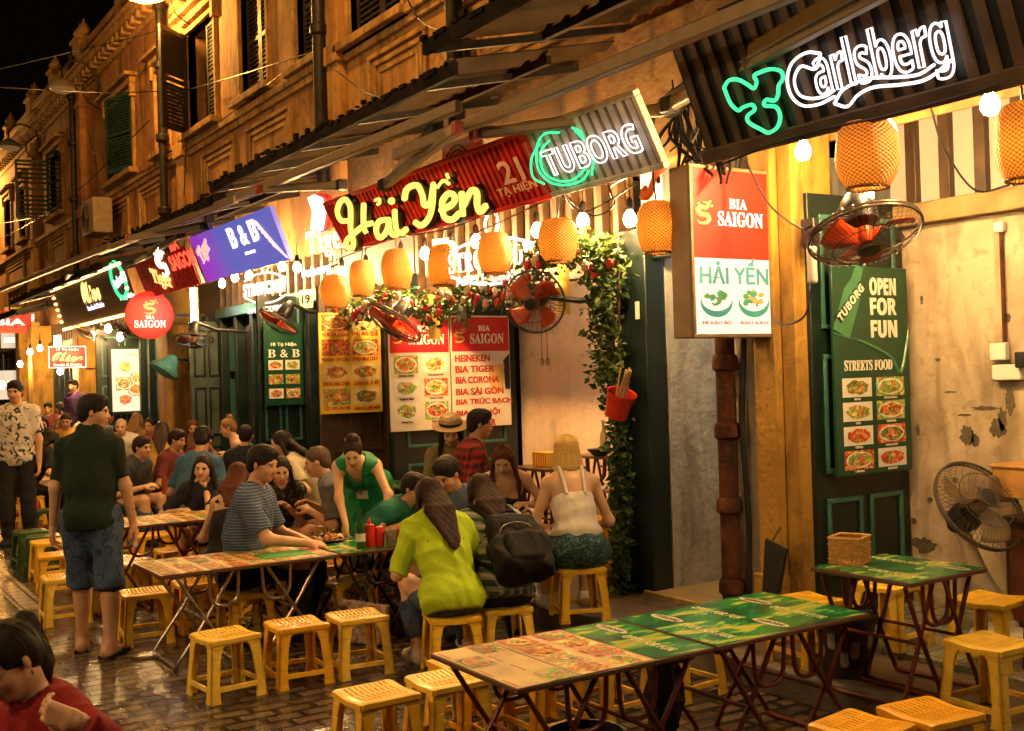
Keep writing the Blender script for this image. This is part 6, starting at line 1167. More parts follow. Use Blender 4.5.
def ik(a, t, l1, l2, hint):
    d = t - a; L = np.linalg.norm(d); 
    if L > (l1 + l2) * .995: t = a + d / L * (l1 + l2) * .995; d = t - a; L = np.linalg.norm(d)
    x = unit(d); h = hint - x * (hint @ x); h = unit(h); c = (l1 * l1 + L * L - l2 * l2) / (2 * L); return a + x * c + h * math.sqrt(max(1e-6, l1 * l1 - c * c)), t
def hand_prims(w, d, n, side, curl=35, s=1.0, spread=1.0, thumb=.9):
    """palm and five fingers; d along the hand, n out of the palm, thumb towards side * (d x n)"""
    d = unit(d); n = unit(n - d * (n @ d)); u = np.cross(d, n) * side; P = []; L = [.070, .078, .073, .058]; X = [.027, .009, -.010, -.027]
    for i in range(4):
        kn = w + (d * (.088 - .004 * abs(i - 1.2)) + u * X[i] * 1.0) * s; P.append(cone(w + (d * .01 + u * X[i] * .55) * s, kn, .016 * s, .0125 * s, .012))
        di = unit(d + u * (X[i] * 5 * spread)); a = 0; p = kn; r = (.0098 if spread <= 1 else .0086) * s
        for j, fr in enumerate((.45, .31, .26)):
            a += curl * (.75, 1.0, .6)[j] + i * 2; dd = di * math.cos(math.radians(a)) + n * math.sin(math.radians(a)); q = p + dd * L[i] * fr * s; P.append(cone(p, q, r, r * .9, .005)); p = q; r *= .9
    b = w + (d * .022 + u * .024) * s; t1 = b + unit(d * .6 + u * thumb + n * .35) * .040 * s; t2 = t1 + unit(d * .95 + u * .25 * thumb + n * .4) * .032 * s; t3 = t2 + unit(d + n * .35) * .024 * s
    P += [cone(w + d * .01 * s, b, .018 * s, .016 * s, .015), cone(b, t1, .0145 * s, .012 * s, .012), cone(t1, t2, .0115 * s, .010 * s, .006), cone(t2, t3, .010 * s, .008 * s, .006)]; return P
skin_t = {}
def skin(k):
    c = {'light': (.62, .36, .20), 'tan': (.46, .24, .12), 'mid': (.54, .29, .155)}[k]; return mat('skin_' + k, c, .48, var=.10, scale=11, sss=.12, bump=.06, bscale=140)
lip_m = mat('lips', (.42, .12, .09), .4); eyew = mat('eye_white', (.62, .55, .48), .25); iris = mat('iris', (.02, .012, .008), .15)
def hairm(name, c):
    if 'hair_' + name in MC: return MC['hair_' + name]
    m = mat('hair_' + name, c, .6, var=.55, scale=8, spec=.18); n, l = nodes(m); nz = [x for x in n if x.type == 'TEX_NOISE'][0]; tc = [x for x in n if x.type == 'TEX_COORD'][0]; mp = n.new('ShaderNodeMapping'); mp.inputs['Scale'].default_value = (70, 70, 7); l.new(tc.outputs['Object'], mp.inputs[0]); l.new(mp.outputs[0], nz.inputs['Vector'])
    bp = n.new('ShaderNodeBump'); bp.inputs['Distance'].default_value = .0018; bp.inputs['Strength'].default_value = .7; l.new(nz.outputs['Fac'], bp.inputs['Height']); l.new(bp.outputs[0], n['Principled BSDF'].inputs['Normal']); return m
HB = hairm('black', (.016, .011, .009)); HBR = hairm('brown', (.030, .014, .008)); HBL = hairm('blonde', (.70, .45, .13)); HAU = hairm('auburn', (.10, .03, .015)); HSB = hairm('dark_blonde', (.28, .14, .045)); HG = hairm('short_grey', (.10, .06, .04))
def fabric(name, c, rough=.85, var=.14, kind_=None, c2=None, sc=1.0):
    key = 'cloth_' + name
    if key in MC: return MC[key]
    m = mat(key, c, rough, var=var, scale=7, bump=.9, bscale=13, spec=.25)
    if kind_:
        n, l = nodes(m); b = n['Principled BSDF']; tc = [x for x in n if x.type == 'TEX_COORD'][0]; src = b.inputs['Base Color'].links[0].from_socket; mx = n.new('ShaderNodeMixRGB'); mx.inputs[2].default_value = (*c2, 1); l.new(src, mx.inputs[1]); sp = n.new('ShaderNodeSeparateXYZ'); l.new(tc.outputs['Object'], sp.inputs[0])
        def saw(sock, k, th):
            a = n.new('ShaderNodeMath'); a.operation = 'MULTIPLY'; a.inputs[1].default_value = k; l.new(sock, a.inputs[0]); s_ = n.new('ShaderNodeMath'); s_.operation = 'FRACT'; l.new(a.outputs[0], s_.inputs[0]); g = n.new('ShaderNodeMath'); g.operation = 'LESS_THAN'; g.inputs[1].default_value = th; l.new(s_.outputs[0], g.inputs[0]); return g
        if kind_ == 'stripe': l.new(saw(sp.outputs[2], 34 * sc, .32).outputs[0], mx.inputs[0])
        elif kind_ == 'plaid':
            ad = n.new('ShaderNodeMath'); ad.operation = 'ADD'; g1 = saw(sp.outputs[2], 16 * sc, .45); cx_ = n.new('ShaderNodeMath'); cx_.operation = 'ADD'; l.new(sp.outputs[0], cx_.inputs[0]); l.new(sp.outputs[1], cx_.inputs[1]); g2 = saw(cx_.outputs[0], 16 * sc, .45); l.new(g1.outputs[0], ad.inputs[0]); l.new(g2.outputs[0], ad.inputs[1]); hf = n.new('ShaderNodeMath'); hf.operation = 'MULTIPLY'; hf.inputs[1].default_value = .46; l.new(ad.outputs[0], hf.inputs[0]); l.new(hf.outputs[0], mx.inputs[0])
        elif kind_ == 'speckle':
            vz = n.new('ShaderNodeTexNoise'); vz.inputs['Scale'].default_value = 38 * sc; vz.inputs['Detail'].default_value = 2; vz.inputs['Distortion'].default_value = 1.2; l.new(tc.outputs['Object'], vz.inputs['Vector']); g = n.new('ShaderNodeMath'); g.operation = 'GREATER_THAN'; g.inputs[1].default_value = .58; l.new(vz.outputs['Fac'], g.inputs[0]); l.new(g.outputs[0], mx.inputs[0])
        l.new(mx.outputs[0], b.inputs['Base Color'])
    return m
def wrinkle(A, seed, k=26):
    r = np.random.RandomState(seed); D = [(r.randn(3), r.randn(3), r.uniform(0, 6), r.uniform(.6, 1.6)) for _ in range(5)]
    def f(X, Y, Z):
        o = 0
        for a, b, ph, s in D:
            a = a / np.linalg.norm(a) * k * s; b = b / np.linalg.norm(b) * k * .55; o = o + 1.2 * np.abs(np.sin(a[0] * X + a[1] * Y + a[2] * Z * .7 + ph + 1.9 * np.sin(b[0] * X + b[1] * Y + b[2] * Z))) - .75
        return A * .55 * o
    return f
def G(name, m_, groups, **k): return dict(name=name, mat=m_, groups=groups, **k)
def tee(m_, sl=.55, hem=-.06, inf=.022, neck=.0, name='shirt', **k): return G(name, m_, dict(chest=(inf, 1), waist=(inf + .012, 1), pelvis=(inf + .012, 1), sh=(inf - .004, 1), ua=(inf, sl)), hem=hem, neck=neck, **k)
def longs(m_, fr=.95, hem=-.06, inf=.022, name='shirt', **k): return G(name, m_, dict(chest=(inf, 1), waist=(inf + .012, 1), pelvis=(inf + .01, 1), sh=(inf - .004, 1), ua=(inf, 1), fa=(inf - .004, fr)), hem=hem, neck=0, **k)
def tank(m_, hem=-.06, inf=.016, top=None, name='top', **k): return G(name, m_, dict(chest=(inf, 1), waist=(inf + .006, 1), pelvis=(inf, 1)), hem=hem, neck=.02, top=top, **k)
def pants(m_, fr=.98, inf=.018, name='trousers'): return G(name, m_, dict(pelvis=(.006, 1), th=(inf, 1), sn=(inf + .004, fr)), waist=.06, wr=.005)
def shorts(m_, fr=.9, inf=.024, name='shorts'): return G(name, m_, dict(pelvis=(.008, 1), th=(inf, fr)), waist=.06, wr=.005)
PC = [0]
def person(label, px, face, seat=.33, z0=0.0, lean=8, hunch=10, twist=0, head=(0, 10, 0), hands=None, wrists=(None, None), elbow=None, feet=None, sc=1.0, fem=False, skn='mid', hair=('short', HB), wear=(), vox=.0085, curl=30, loc=None, stand=False, shoes=None, stool_=True, stoolz=None, hz=None, group='people at the tables', legs=True, bun=None, palm=None, sit_label=None, stool_label=None, extra=None, depth=None, handpx=(None, None), spread=1.0):
    if depth and not loc:                       # bend the back, then scale a little, until the head is as high as seen at that distance
        qd = Vector(ray(*px)); want = CAMZ + qd.z * depth - z0
        def hz_(l, u, s):
            C_ = V(0, 0, hz or ((.925 * s) if stand else seat + .105 * s)) + Rx(-l) @ V(0, 0, .20 * s); R_ = Rx(-l) @ Rx(-u) @ Rz(twist); n_ = C_ + R_ @ V(0, -.012 * s, .30 * s); n_ = n_ + (unit(R_ @ V(0, .15, 1)) * .6 + V(0, .1, 1) * .4) * .075 * s
            return (n_ + Rz(head[0]) @ Rx(-head[1]) @ V(0, .022, .095) * (.93 if fem else .96) * s)[2]
        best = None
        for s_ in np.linspace(.88, 1.06, 10):
            for add in np.linspace(-12, 34, 24):
                l_, u_ = max(-2, lean + add * .55), max(2, hunch + add * .45); e = abs(hz_(l_, u_, s_) - want) * 30 + abs(add) * .02 + abs(s_ - sc) * 8
                if best is None or e < best[0]: best = (e, l_, u_, s_)
        lean, hunch, sc = best[1:]
        if best[0] > 1.5: print('POSE', label[:40], round(want, 2), round(hz_(lean, hunch, sc), 2), best)
    PC[0] += 1; seed = PC[0]; S = sc
    hz = hz or ((.925 * S) if stand else seat + .105 * S); P = V(0, 0, hz); R1 = Rx(-lean); C = P + R1 @ V(0, 0, .20 * S); R2 = R1 @ Rx(-hunch) @ Rz(twist); w_ = .85 if fem else .96
    sh = [C + R2 @ V(s * (.148 if fem else .158) * S, -.005, .245 * S) for s in (-1, 1)]; nb = C + R2 @ V(0, -.012 * S, .30 * S); yaw, pit, rol = head; R3 = Rz(yaw) @ Rx(-pit) @ Ry(rol)
    nt_ = nb + (unit(R2 @ V(0, .15, 1)) * .6 + V(0, .1, 1) * .4) * .075 * S; hs = .96 * S if not fem else .93 * S; H = nt_ + R3 @ V(0, .022, .095) * hs
    if face is None: face = (0, 1)
    rz = math.atan2(-face[0], face[1]); cr, sr = math.cos(rz), math.sin(rz)
    if loc is None: q = atZ(px[0], px[1], z0 + H[2]) if not depth else Vector(CAMP + ray(*px) * depth); loc = (q.x - (cr * H[0] - sr * H[1]), q.y - (sr * H[0] + cr * H[1]))
    t = thing('person', label, 'person', (loc[0], loc[1], z0), rz, group)
    # limbs
    hp = [P + R1 @ V(s * .088 * S, .0, -.03 * S) for s in (-1, 1)]; tl, sl_ = .425 * S, .40 * S
    if feet is None: feet = [(-.10, .02), (.10, .06)] if stand else [(-.13, .36), (.13, .40)]
    an, kn = [], []
    for i in (0, 1):
        a = V(feet[i][0], feet[i][1], feet[i][2] if len(feet[i]) > 2 else .075); k_, a = ik(hp[i], a, tl, sl_, V((-.15, .15)[i], 1, .25 if stand else .9)); kn.append(k_); an.append(a)
    hands = list(hands or [(-.20, .32, .60), (.20, .32, .60)]); el, wr = [], []
    for i in (0, 1):
        if handpx[i]:
            g = CAMP + ray(*handpx[i][:2]) * handpx[i][2]; gx, gy = g[0] - loc[0], g[1] - loc[1]; hands[i] = (cr * gx + sr * gy, -sr * gx + cr * gy, g[2] - z0)
    for i in (0, 1):
        hv = V((-1, 1)[i] * .55, -.45, -.8) if elbow is None else V(*elbow[i]); e, w = ik(sh[i], V(*hands[i]), .285 * S, .245 * S, hv); el.append(e); wr.append(w)
    T = .97 if fem else 1.0
    def prims(grp, inf=0.0, fr=1.0, k=.05):
        o = []; c_ = lambda a, b, ra, rb, kk=.03: o.append(cone(a, a + (b - a) * fr if fr < 1 else b, ra + inf, ra + (rb - ra) * fr + inf, kk, (a + (b - a) * fr, unit(b - a)) if fr < 1 else None))
        if grp == 'pelvis': o += [ell(P + R1 @ V(0, -.005, .0) * S, V(.148 if fem else .158, .112, .112) * S + inf, R1, k)] + [ell(P + R1 @ V(s * .068, -.05, -.035) * S, V(.078, .082, .085) * S + inf, R1, k) for s in (-1, 1)]
        elif grp == 'waist': o += [ell((P + C) / 2 + R1 @ V(0, .0, .045) * S, V(.110 if fem else .134, .090 if fem else .104, .15) * S + inf, R1, .06), ell(C + R2 @ V(0, -.005, .03) * S, V(.114 if fem else .138, .090 if fem else .104, .12) * S + inf, R2, .06)]
        elif grp == 'chest':
            o += [ell(C + R2 @ V(0, -.005, .15) * S, V(.150 * w_, .108, .145) * S + inf, R2, .06), ell(C + R2 @ V(0, -.02, .22) * S, V(.165 * w_, .085, .09) * S + inf, R2, .05)]
            if fem: o += [ell(C + R2 @ V(s * .068, .075, .125) * S, V(.062, .055, .06) * S + inf, R2, .04) for s in (-1, 1)]
        elif grp == 'sh': o += [cone(C + R2 @ V(s * .05, -.02, .285) * S, sh[i], .052 * S + inf, .054 * w_ * S + inf, .05) for i, s in ((0, -1), (1, 1))]
        elif grp == 'neck': o += [cone(nb, nt_ + R3 @ V(0, .0, .02), .058 * T * S + inf, .050 * T * S + inf, .03)]
        elif grp == 'ua': [c_(sh[i], el[i], .048 * w_ * S, .037 * w_ * S, .035) for i in (0, 1)]
        elif grp == 'fa': [c_(el[i], wr[i], .040 * w_ * S, .027 * w_ * S) for i in (0, 1)]
        elif grp == 'th': [c_(hp[i], kn[i], .088 * S, .056 * S, .04) for i in (0, 1)]
        elif grp == 'sn':
            for i in (0, 1):
                c_(kn[i], an[i], .054 * S, .037 * S)
                if fr >= .5: o.append(ell(kn[i] * .68 + an[i] * .32 + unit(np.cross(unit(an[i] - kn[i]), V(1, 0, 0))) * -.018, V(.046, .05, .11) * S + inf, None, .04))
        elif grp == 'ft':
            for i in (0, 1):
                fd = unit(V((-.22, .22)[i], 1, 0)); a = V(an[i][0], an[i][1], max(.035, an[i][2] - .04)); o += [cone(an[i], a - fd * .03, .038 * S + inf, .036 * S + inf, .03), cone(a - fd * .035, a + fd * .075 - V(0, 0, .004), .036 * S + inf, .034 * S + inf, .03), cone(a + fd * .07 - V(0, 0, .006), a + fd * .145 - V(0, 0, .012), .034 * S + inf, .024 * S + inf, .03)]
        return o
    body = []
    for g in ('pelvis', 'waist', 'chest', 'sh', 'neck', 'ua', 'fa') + (('th', 'sn', 'ft') if legs else ()): body += prims(g)
    q = lambda x, y, z: H + R3 @ (V(x, y, z) * hs)
    jw = .94 if fem else 1.0
    body += [ell(q(0, -.012, .035), V(.074, .092, .082) * hs, R3, .03), ell(q(0, .022, -.030), V(.060 * jw, .066, .074) * hs, R3, .03), ell(q(0, .052, -.082), V(.028 * jw, .028, .026) * hs, R3, .03), ell(q(.034, .054, -.030), V(.027, .026, .03) * hs, R3, .02), ell(q(-.034, .054, -.030), V(.027, .026, .03) * hs, R3, .02), cone(q(-.03, .070, .020), q(.03, .070, .020), .014 * hs, .014 * hs, .02),
             cone(q(0, .082, .006), q(0, .100, -.030), .0075 * hs, .0125 * hs, .010), ell(q(.012, .090, -.034), V(.008, .009, .007) * hs, R3, .006), ell(q(-.012, .090, -.034), V(.008, .009, .007) * hs, R3, .006), ell(q(0, .081, -.057), V(.022, .012, .0065) * hs, R3, .008), ell(q(0, .079, -.067), V(.018, .012, .0065) * hs, R3, .006)]
    for s in (-1, 1): body.append(ell(q(s * .076, -.006, -.006), V(.0075, .016, .026) * hs, R3 @ Rz(s * -22), .008)); 
    cuts = [ell(q(s * .030, .094, .001), V(.017, .014, .011) * hs, R3) for s in (-1, 1)]
    body2 = [ell(q(s * .030, .0715, .001), V(.0135, .0135, .0125) * hs, R3, .003) for s in (-1, 1)]
    for i in (0, 1):
        d = unit(wr[i] - el[i]); d = unit(d + V(0, .0, 0)) if wrists[i] is None else unit(V(*wrists[i])); nn = V((.5, -.5)[i], .15, -.85) if palm is None or palm[i] is None else V(*palm[i]); body += hand_prims(wr[i] + d * .012, d, nn, (1, -1)[i], curl if not isinstance(curl, (tuple, list)) else curl[i], S * (.93 if fem else 1.0), spread)
    main = grid_mesh(body, vox, cuts); eyes = grid_mesh(body2, min(vox, .005))
    Hi = R3.T
    def region(c):
        l = (c - H) @ Hi.T / hs; x, y, z = np.abs(l[:, 0]), l[:, 1], l[:, 2]; m_ = np.zeros(len(c), int)
        m_[(y > .062) & (x < .024 - abs(0)) & (z < -.050) & (z > -.0745) & ((z + .062) ** 2 * 3.2 + x * x * .09 < .00056)] = 1
        m_[(y > .045) & (x > .013) & (x < .048) & (z > .016 - .06 * np.maximum(0, x - .036)) & (z < .0245 - .22 * np.maximum(0, x - .034))] = 2
        e = ((x - .030) ** 2 / .0165 ** 2 + (z - .001) ** 2 / .0098 ** 2) ; m_[(y > .060) & (e < 1.25) & (z > .004)] = 2
        return m_
    nm = len(main[1])
    def mi(c):
        m_ = region(c); l = (c[nm:] - H) @ Hi.T / hs; x, y, z = np.abs(l[:, 0]), l[:, 1], l[:, 2]; e = np.full(len(l), 3); e[(x - .030) ** 2 + (z - .0005) ** 2 < .0068 ** 2] = 4; e[z > .0068] = 2; m_[nm:] = e; return m_
    hm = hair[1]
    np_mesh('body', [main, eyes], [skin(skn), lip_m, hm if hair[0] != 'bald' else HG, eyew, iris], t, mi)
    # hair
    st = hair[0]; hp_ = []; hc = [ell(q(0, .105, -.040), V(.064, .075, .093) * hs, R3)]
    if st in ('tied', 'parted', 'long'): hc.append(ell(q(0, .120, .0), V(.074, .100, .086 if st == 'tied' else .074) * hs, R3))
    if st == 'short': hp_ = [ell(q(0, -.014, .042), V(.084, .102, .089) * hs, R3, .02), ell(q(0, .035, .088), V(.062, .055, .034) * hs, R3, .03), ell(q(0, -.06, -.02), V(.068, .05, .06) * hs, R3, .03)]
    elif st == 'crop': hp_ = [ell(q(0, -.016, .038), V(.079, .096, .085) * hs, R3, .02), ell(q(0, -.062, -.02), V(.064, .044, .05) * hs, R3, .03)]
    elif st in ('tied', 'long', 'bob', 'parted'):
        hp_ = [ell(q(0, -.014, .038), V(.082, .100, .088) * hs, R3, .02), ell(q(0, -.055, -.015), V(.072, .055, .065) * hs, R3, .03)]
        if st == 'bob':
            hp_ += [cone(q(.058 * math.cos(a), -.015 + .065 * math.sin(a), .05), q(.092 * math.cos(a), -.03 + .085 * math.sin(a), -.125 + .012 * math.sin(a * 5)), .024, .020, .012) for a in [math.radians(d_) for d_ in (-205, -180, -155, -130, -105, -80, -55, -30, 0, 25)]]
        if st in ('long', 'parted'):
            L = hair[2] if len(hair) > 2 else .30; bk = C + R2 @ V(0, -.158, .24) * S; low = bk + (R2 @ V(0, -.02, -1)) * L
            if st == 'long':
                for s in (-.055, -.034, -.012, .012, .034, .055): hp_ += [cone(q(s * .8, -.075, .0), bk + R2 @ V(s * 1.2, .012, .03), .032, .026, .02), cone(bk + R2 @ V(s * 1.2, .012, .03), low + R2 @ V(s * .7 + .012, 0, .10 * (abs(s) / .055) ** 1.5 * (1 if s < 0 else .5)), .024, .010, .018)]
            for s in (-1, 1): hp_ += [cone(q(s * .074, .0, .02), C + R2 @ V(s * .105, (.06 if st == 'parted' else -.02), .27), .019, .017, .02), cone(C + R2 @ V(s * .105, (.06 if st == 'parted' else -.02), .27), C + R2 @ V(s * .10, (.115 if st == 'parted' else -.10), .27 - L * .75), .017, .008, .02)]
            if st == 'parted': hp_ += [cone(q(s, -.07, .0), bk + R2 @ V(s * 1.2, .02, -.02), .033, .022, .03) for s in (-.05, 0, .05)]
    if bun: hp_ += [ell(q(*bun[0]), V(*bun[1]) * hs, R3, .015)]
    if st == 'pony' or (bun and len(bun) > 2):
        p0 = q(*bun[0]); hp_ += [cone(p0, p0 + V(*bun[2]) * .5 + V(0, -.03, 0), .032, .040, .02), cone(p0 + V(*bun[2]) * .5 + V(0, -.03, 0), p0 + V(*bun[2]), .040, .016, .02)]
    if hp_:
        ph = seed * 1.7
        def strands(X, Y, Z):
            x = (X - H[0]) * R3[0, 0] + (Y - H[1]) * R3[1, 0] + (Z - H[2]) * R3[2, 0]; y = (X - H[0]) * R3[0, 1] + (Y - H[1]) * R3[1, 1] + (Z - H[2]) * R3[2, 1]
            return .0010 * np.sin(190 * x + 60 * y + ph + 2 * np.sin(14 * Z)) + .0008 * np.sin(150 * y - 70 * x + 2 * np.sin(12 * Z + ph))
        np_mesh('hair', [grid_mesh(hp_, min(vox, .0075), hc, strands)], [hm], t)
        if vox < .0095 and st in ('long', 'parted', 'bob', 'tied'):      # loose strands lying over the hair
            rr = random.Random(seed); sm = MB(); cs = [p for p in hp_ if p[0] == 'c']
            for _ in range(70 if st != 'tied' else 22):
                if cs and rr.random() < .8:
                    ch = [rr.choice(cs)]; nx = [p for p in cs if np.linalg.norm(p[1] - ch[0][2]) < 1e-6]; ch += nx[:1]; pts = [(ch[0][1], ch[0][3])] + [(p[2], p[4]) for p in ch]; o_ = V(rr.gauss(0, 1), rr.gauss(0, 1), rr.gauss(0, .3)); o_ = unit(o_)
                    sm.tube(spline([tuple(a + o_ * r_ * rr.uniform(.95, 1.12) + V(rr.gauss(0, .004), rr.gauss(0, .004), 0)) for a, r_ in pts], 4), rr.uniform(.0012, .0024), 4)
                else:
                    a0 = rr.uniform(0, 6.28); lat = rr.uniform(.2, 1.2); sm.tube(spline([tuple(q(.084 * math.cos(a0) * math.sin(lat + j * .22), -.014 + .102 * math.sin(a0) * math.sin(lat + j * .22) if math.sin(a0) < .3 else -.014 - .09 * math.sin(lat + j * .22), .038 + .091 * math.cos(lat + j * .22) + rr.uniform(-.001, .002))) for j in range(5)], 3), rr.uniform(.001, .0018), 4)
            sm.build('loose_hair', hm, t)
    # clothes
    for gi, g in enumerate(wear):
        pr = []
        for grp, (inf, fr) in g['groups'].items(): pr += prims(grp, inf * (S if S < 1 else 1), fr)
        if 'extra' in g: pr += g['extra'](dict(P=P, C=C, R1=R1, R2=R2, S=S, hp=hp, kn=kn, an=an, sh=sh, el=el, wr=wr, nb=nb, H=H, q=q))
        pl = []
        if g.get('hem') is not None: pl.append((P + R1 @ V(0, 0, g['hem'] * S), R1 @ V(0, 0, -1)))
        if g.get('waist') is not None: pl.append((P + R1 @ V(0, 0, g['waist'] * S), R1 @ V(0, 0, 1)))
        if g.get('top') is not None: pl.append((C + R2 @ V(0, 0, g['top'] * S), R2 @ V(0, g.get('slope', 0), 1)))
        if g.get('floor') is not None: pl.append((V(0, 0, g['floor']), V(0, 0, -1)))
        cu = []
        if g.get('neck') is not None: cu = [cone(nb - R2 @ V(0, -.01, .015), nt_ + V(0, 0, .06), .060 * S + g['neck'], .062 * S + g['neck'])]
        cu += g['cuts'](dict(C=C, R2=R2, S=S, nb=nb, P=P, R1=R1)) if 'cuts' in g else []
        np_mesh(g['name'], [grid_mesh(pr, max(vox, .007), cu, wrinkle(g.get('wr', .0065), seed * 7 + gi), pl)], [g['mat']], t)
    if shoes:
        kind_, sm = shoes
        if kind_ == 'sandal':
            mb = MB()
            for i in (0, 1): fd = unit(V((-.22, .22)[i], 1, 0)); a = an[i]; mb.bar((a[0] - fd[0] * .06, a[1] - fd[1] * .06, .012), (a[0] + fd[0] * .18, a[1] + fd[1] * .18, .012), .085, .022); b = V(a[0], a[1], .02) + fd * .10; sd = V(fd[1], -fd[0], 0); mb.tube([b - sd * .045, b + V(0, 0, .045) - fd * .02, b + sd * .045], .009, 6)
            mb.build('sandals', sm, t, bevel=.006)
        else: np_mesh('shoes', [grid_mesh(prims('ft', .010), max(vox, .008), (), None, [(V(0, 0, .09 if kind_ == 'low' else .14), V(0, 0, 1))])], [sm], t)
    if extra: extra(t, dict(P=P, C=C, R1=R1, R2=R2, S=S, hp=hp, kn=kn, an=an, sh=sh, el=el, wr=wr, nb=nb, H=H, R3=R3, q=q, hs=hs, nt=nt_))
    if stool_ and not stand: stool(loc[0], loc[1], stool_label or ('yellow stool under the ' + sit_label), z0, rz + random.uniform(-.1, .1), 'y', seat / .33)
    return t
toward = V(.837, -.548); rightv = V(.547, .836)
def fc(r, tw): v = rightv * r + toward * tw; return (v[0], v[1])
denim = fabric('denim', (.055, .085, .15), kind_='speckle', c2=(.03, .045, .08), sc=.5); blackc = fabric('black', (.014, .013, .014)); whitec = fabric('white', (.68, .62, .52)); sole = mat('shoe_white', (.62, .55, .45), .6)
# --- 1 woman in red, close to the camera
def letter(t, d):
    M = Matrix.Translation(d['C'] + d['R2'] @ V(.02, .138, .10)) @ Matrix(d['R2'].tolist()).to_4x4() @ Matrix.Rotation(math.pi, 4, 'Z') @ Matrix.Rotation(math.pi / 2 - .1, 4, 'X')
    o = text('Y', w=.13, h=.15, fat=.0, depth=.004, name='lettering', mat=mat('pink_print', (.55, .25, .22), .6), parent=t); o.matrix_local = M @ Matrix.Rotation(-.25, 4, 'Z')
    MB().tube([d['q'](-.083, .0, -.035), d['q'](-.084, .0, -.05)], .004, 6).build('earring', mat('silver', (.8, .75, .65), .2, metal=1), t)
    dd = unit(d['wr'][0] - d['el'][0]); MB().tube(spline([d['C'] + d['R2'] @ V(-.10, .05, .30), d['C'] + d['R2'] @ V(.02, .155, .05), d['P'] + V(.12, .14, .02)], 6), .012, 6).build('strap', black, t)
person('woman in a dark red hoodie close by, hair tied up, hand at her collar', (8, 661), fc(-.40, .90), .15, 0, 8, 12, 0, (-2, 28, 4), [(-.02, .19, .74), (.22, .30, .35)], ((.93, .25, .22), None), feet=[(-.14, .36), (.14, .38)], elbow=[(-.9, -.1, -.5), (.6, -.3, -.7)], sc=.96, fem=True, skn='mid', hair=('tied', HB), wear=(longs(fabric('dark_red', (.26, .014, .016)), .93, -.08, .028, 'hoodie', wr=.008), pants(blackc)), vox=.0042, loc=None, spread=1.7, bun=((0, -.112, .06), (.036, .036, .034), (.02, -.05, -.27)), curl=(34, 30), depth=3.15, handpx=((80, 721, 2.92), None), palm=((.1, -1, .1), None), shoes=('low', blackc), stool_=False, group='people standing or passing in the street', extra=letter)
# --- 2 standing man, back to us
def phone(t, d):
    MB().cbox(d['wr'][1] + V(.0, .03, -.09), (.012, .075, .15)).build('phone', mat('pale_phone', (.5, .45, .42), .3), t, bevel=.004)
def collar(m_):
    def f(d): return []
    return f
polo = fabric('dark_green_polo', (.012, .021, .013)); 
person('man in a dark green polo and denim shorts standing with his back to us', (94, 412), (-.86, .5), stand=True, lean=1, hunch=3, head=(-82, 4, 0), hands=[(-.25, .03, .76), (.24, .06, .78)], elbow=[(-.6, -.9, 0), (.6, -.9, 0)], feet=[(-.10, .08), (.12, -.10)], sc=.965, skn='mid', hair=('short', HB), wear=(tee(polo, .80, -.10, .011, -.004, 'polo_shirt', wr=.007, extra=lambda d: [cone(d['nb'] + d['R2'] @ V(s * .02, -.01, .0), d['nb'] + d['R2'] @ V(s * .02, -.005, .035), .066, .062, .02) for s in (-1, 1)]), G('shorts', denim, dict(pelvis=(.008, 1), th=(.026, 1), sn=(.040, .12)), waist=.05, wr=.006)), vox=.0066, curl=28, shoes=('sandal', black), group='people standing or passing in the street', extra=phone, depth=6.87)
# --- 3 young man facing us, left edge
person('young man in a white printed tee and black jeans standing facing us', (15, 391), (.93, -.36), stand=True, lean=0, hunch=4, head=(-6, 3, 0), hands=[(-.22, .05, .84), (.24, .08, .86)], elbow=[(-.9, -.5, 0), (.9, -.5, 0)], sc=.965, skn='mid', hair=('short', HB), wear=(tee(fabric('white_printed', (.60, .52, .42), kind_='speckle', c2=(.035, .05, .04), sc=.42), .75, -.10, .028, 0, 'tee', wr=.008), pants(blackc)), vox=.0085, shoes=('low', blackc), group='people standing or passing in the street', depth=11.7)
# --- 4 man in striped shirt
def manbag(t, d): pass
person('man in a blue and grey striped shirt sitting at the long table', (263, 464), (.66, .75), lean=6, hunch=8, twist=4, head=(-12, 12, 0), hands=[(-.13, .34, .61), (.10, .46, .61)], elbow=[(-.8, -.5, -.6), (.9, -.4, -.6)], sc=1.03, skn='mid', hair=('short', HB), wear=(tee(fabric('navy_stripe', (.045, .08, .17), kind_='stripe', c2=(.17, .20, .24), sc=1.6), .82, -.13, .022, -.002, 'polo_shirt', wr=.008, extra=lambda d: [ell(d['P'] + d['R1'] @ V(0, .05, .08), V(.15, .115, .14), d['R1'], .06)]), pants(blackc)), vox=.0066, shoes=('low', blackc), sit_label='man in the striped shirt', z0=0, depth=7.2)
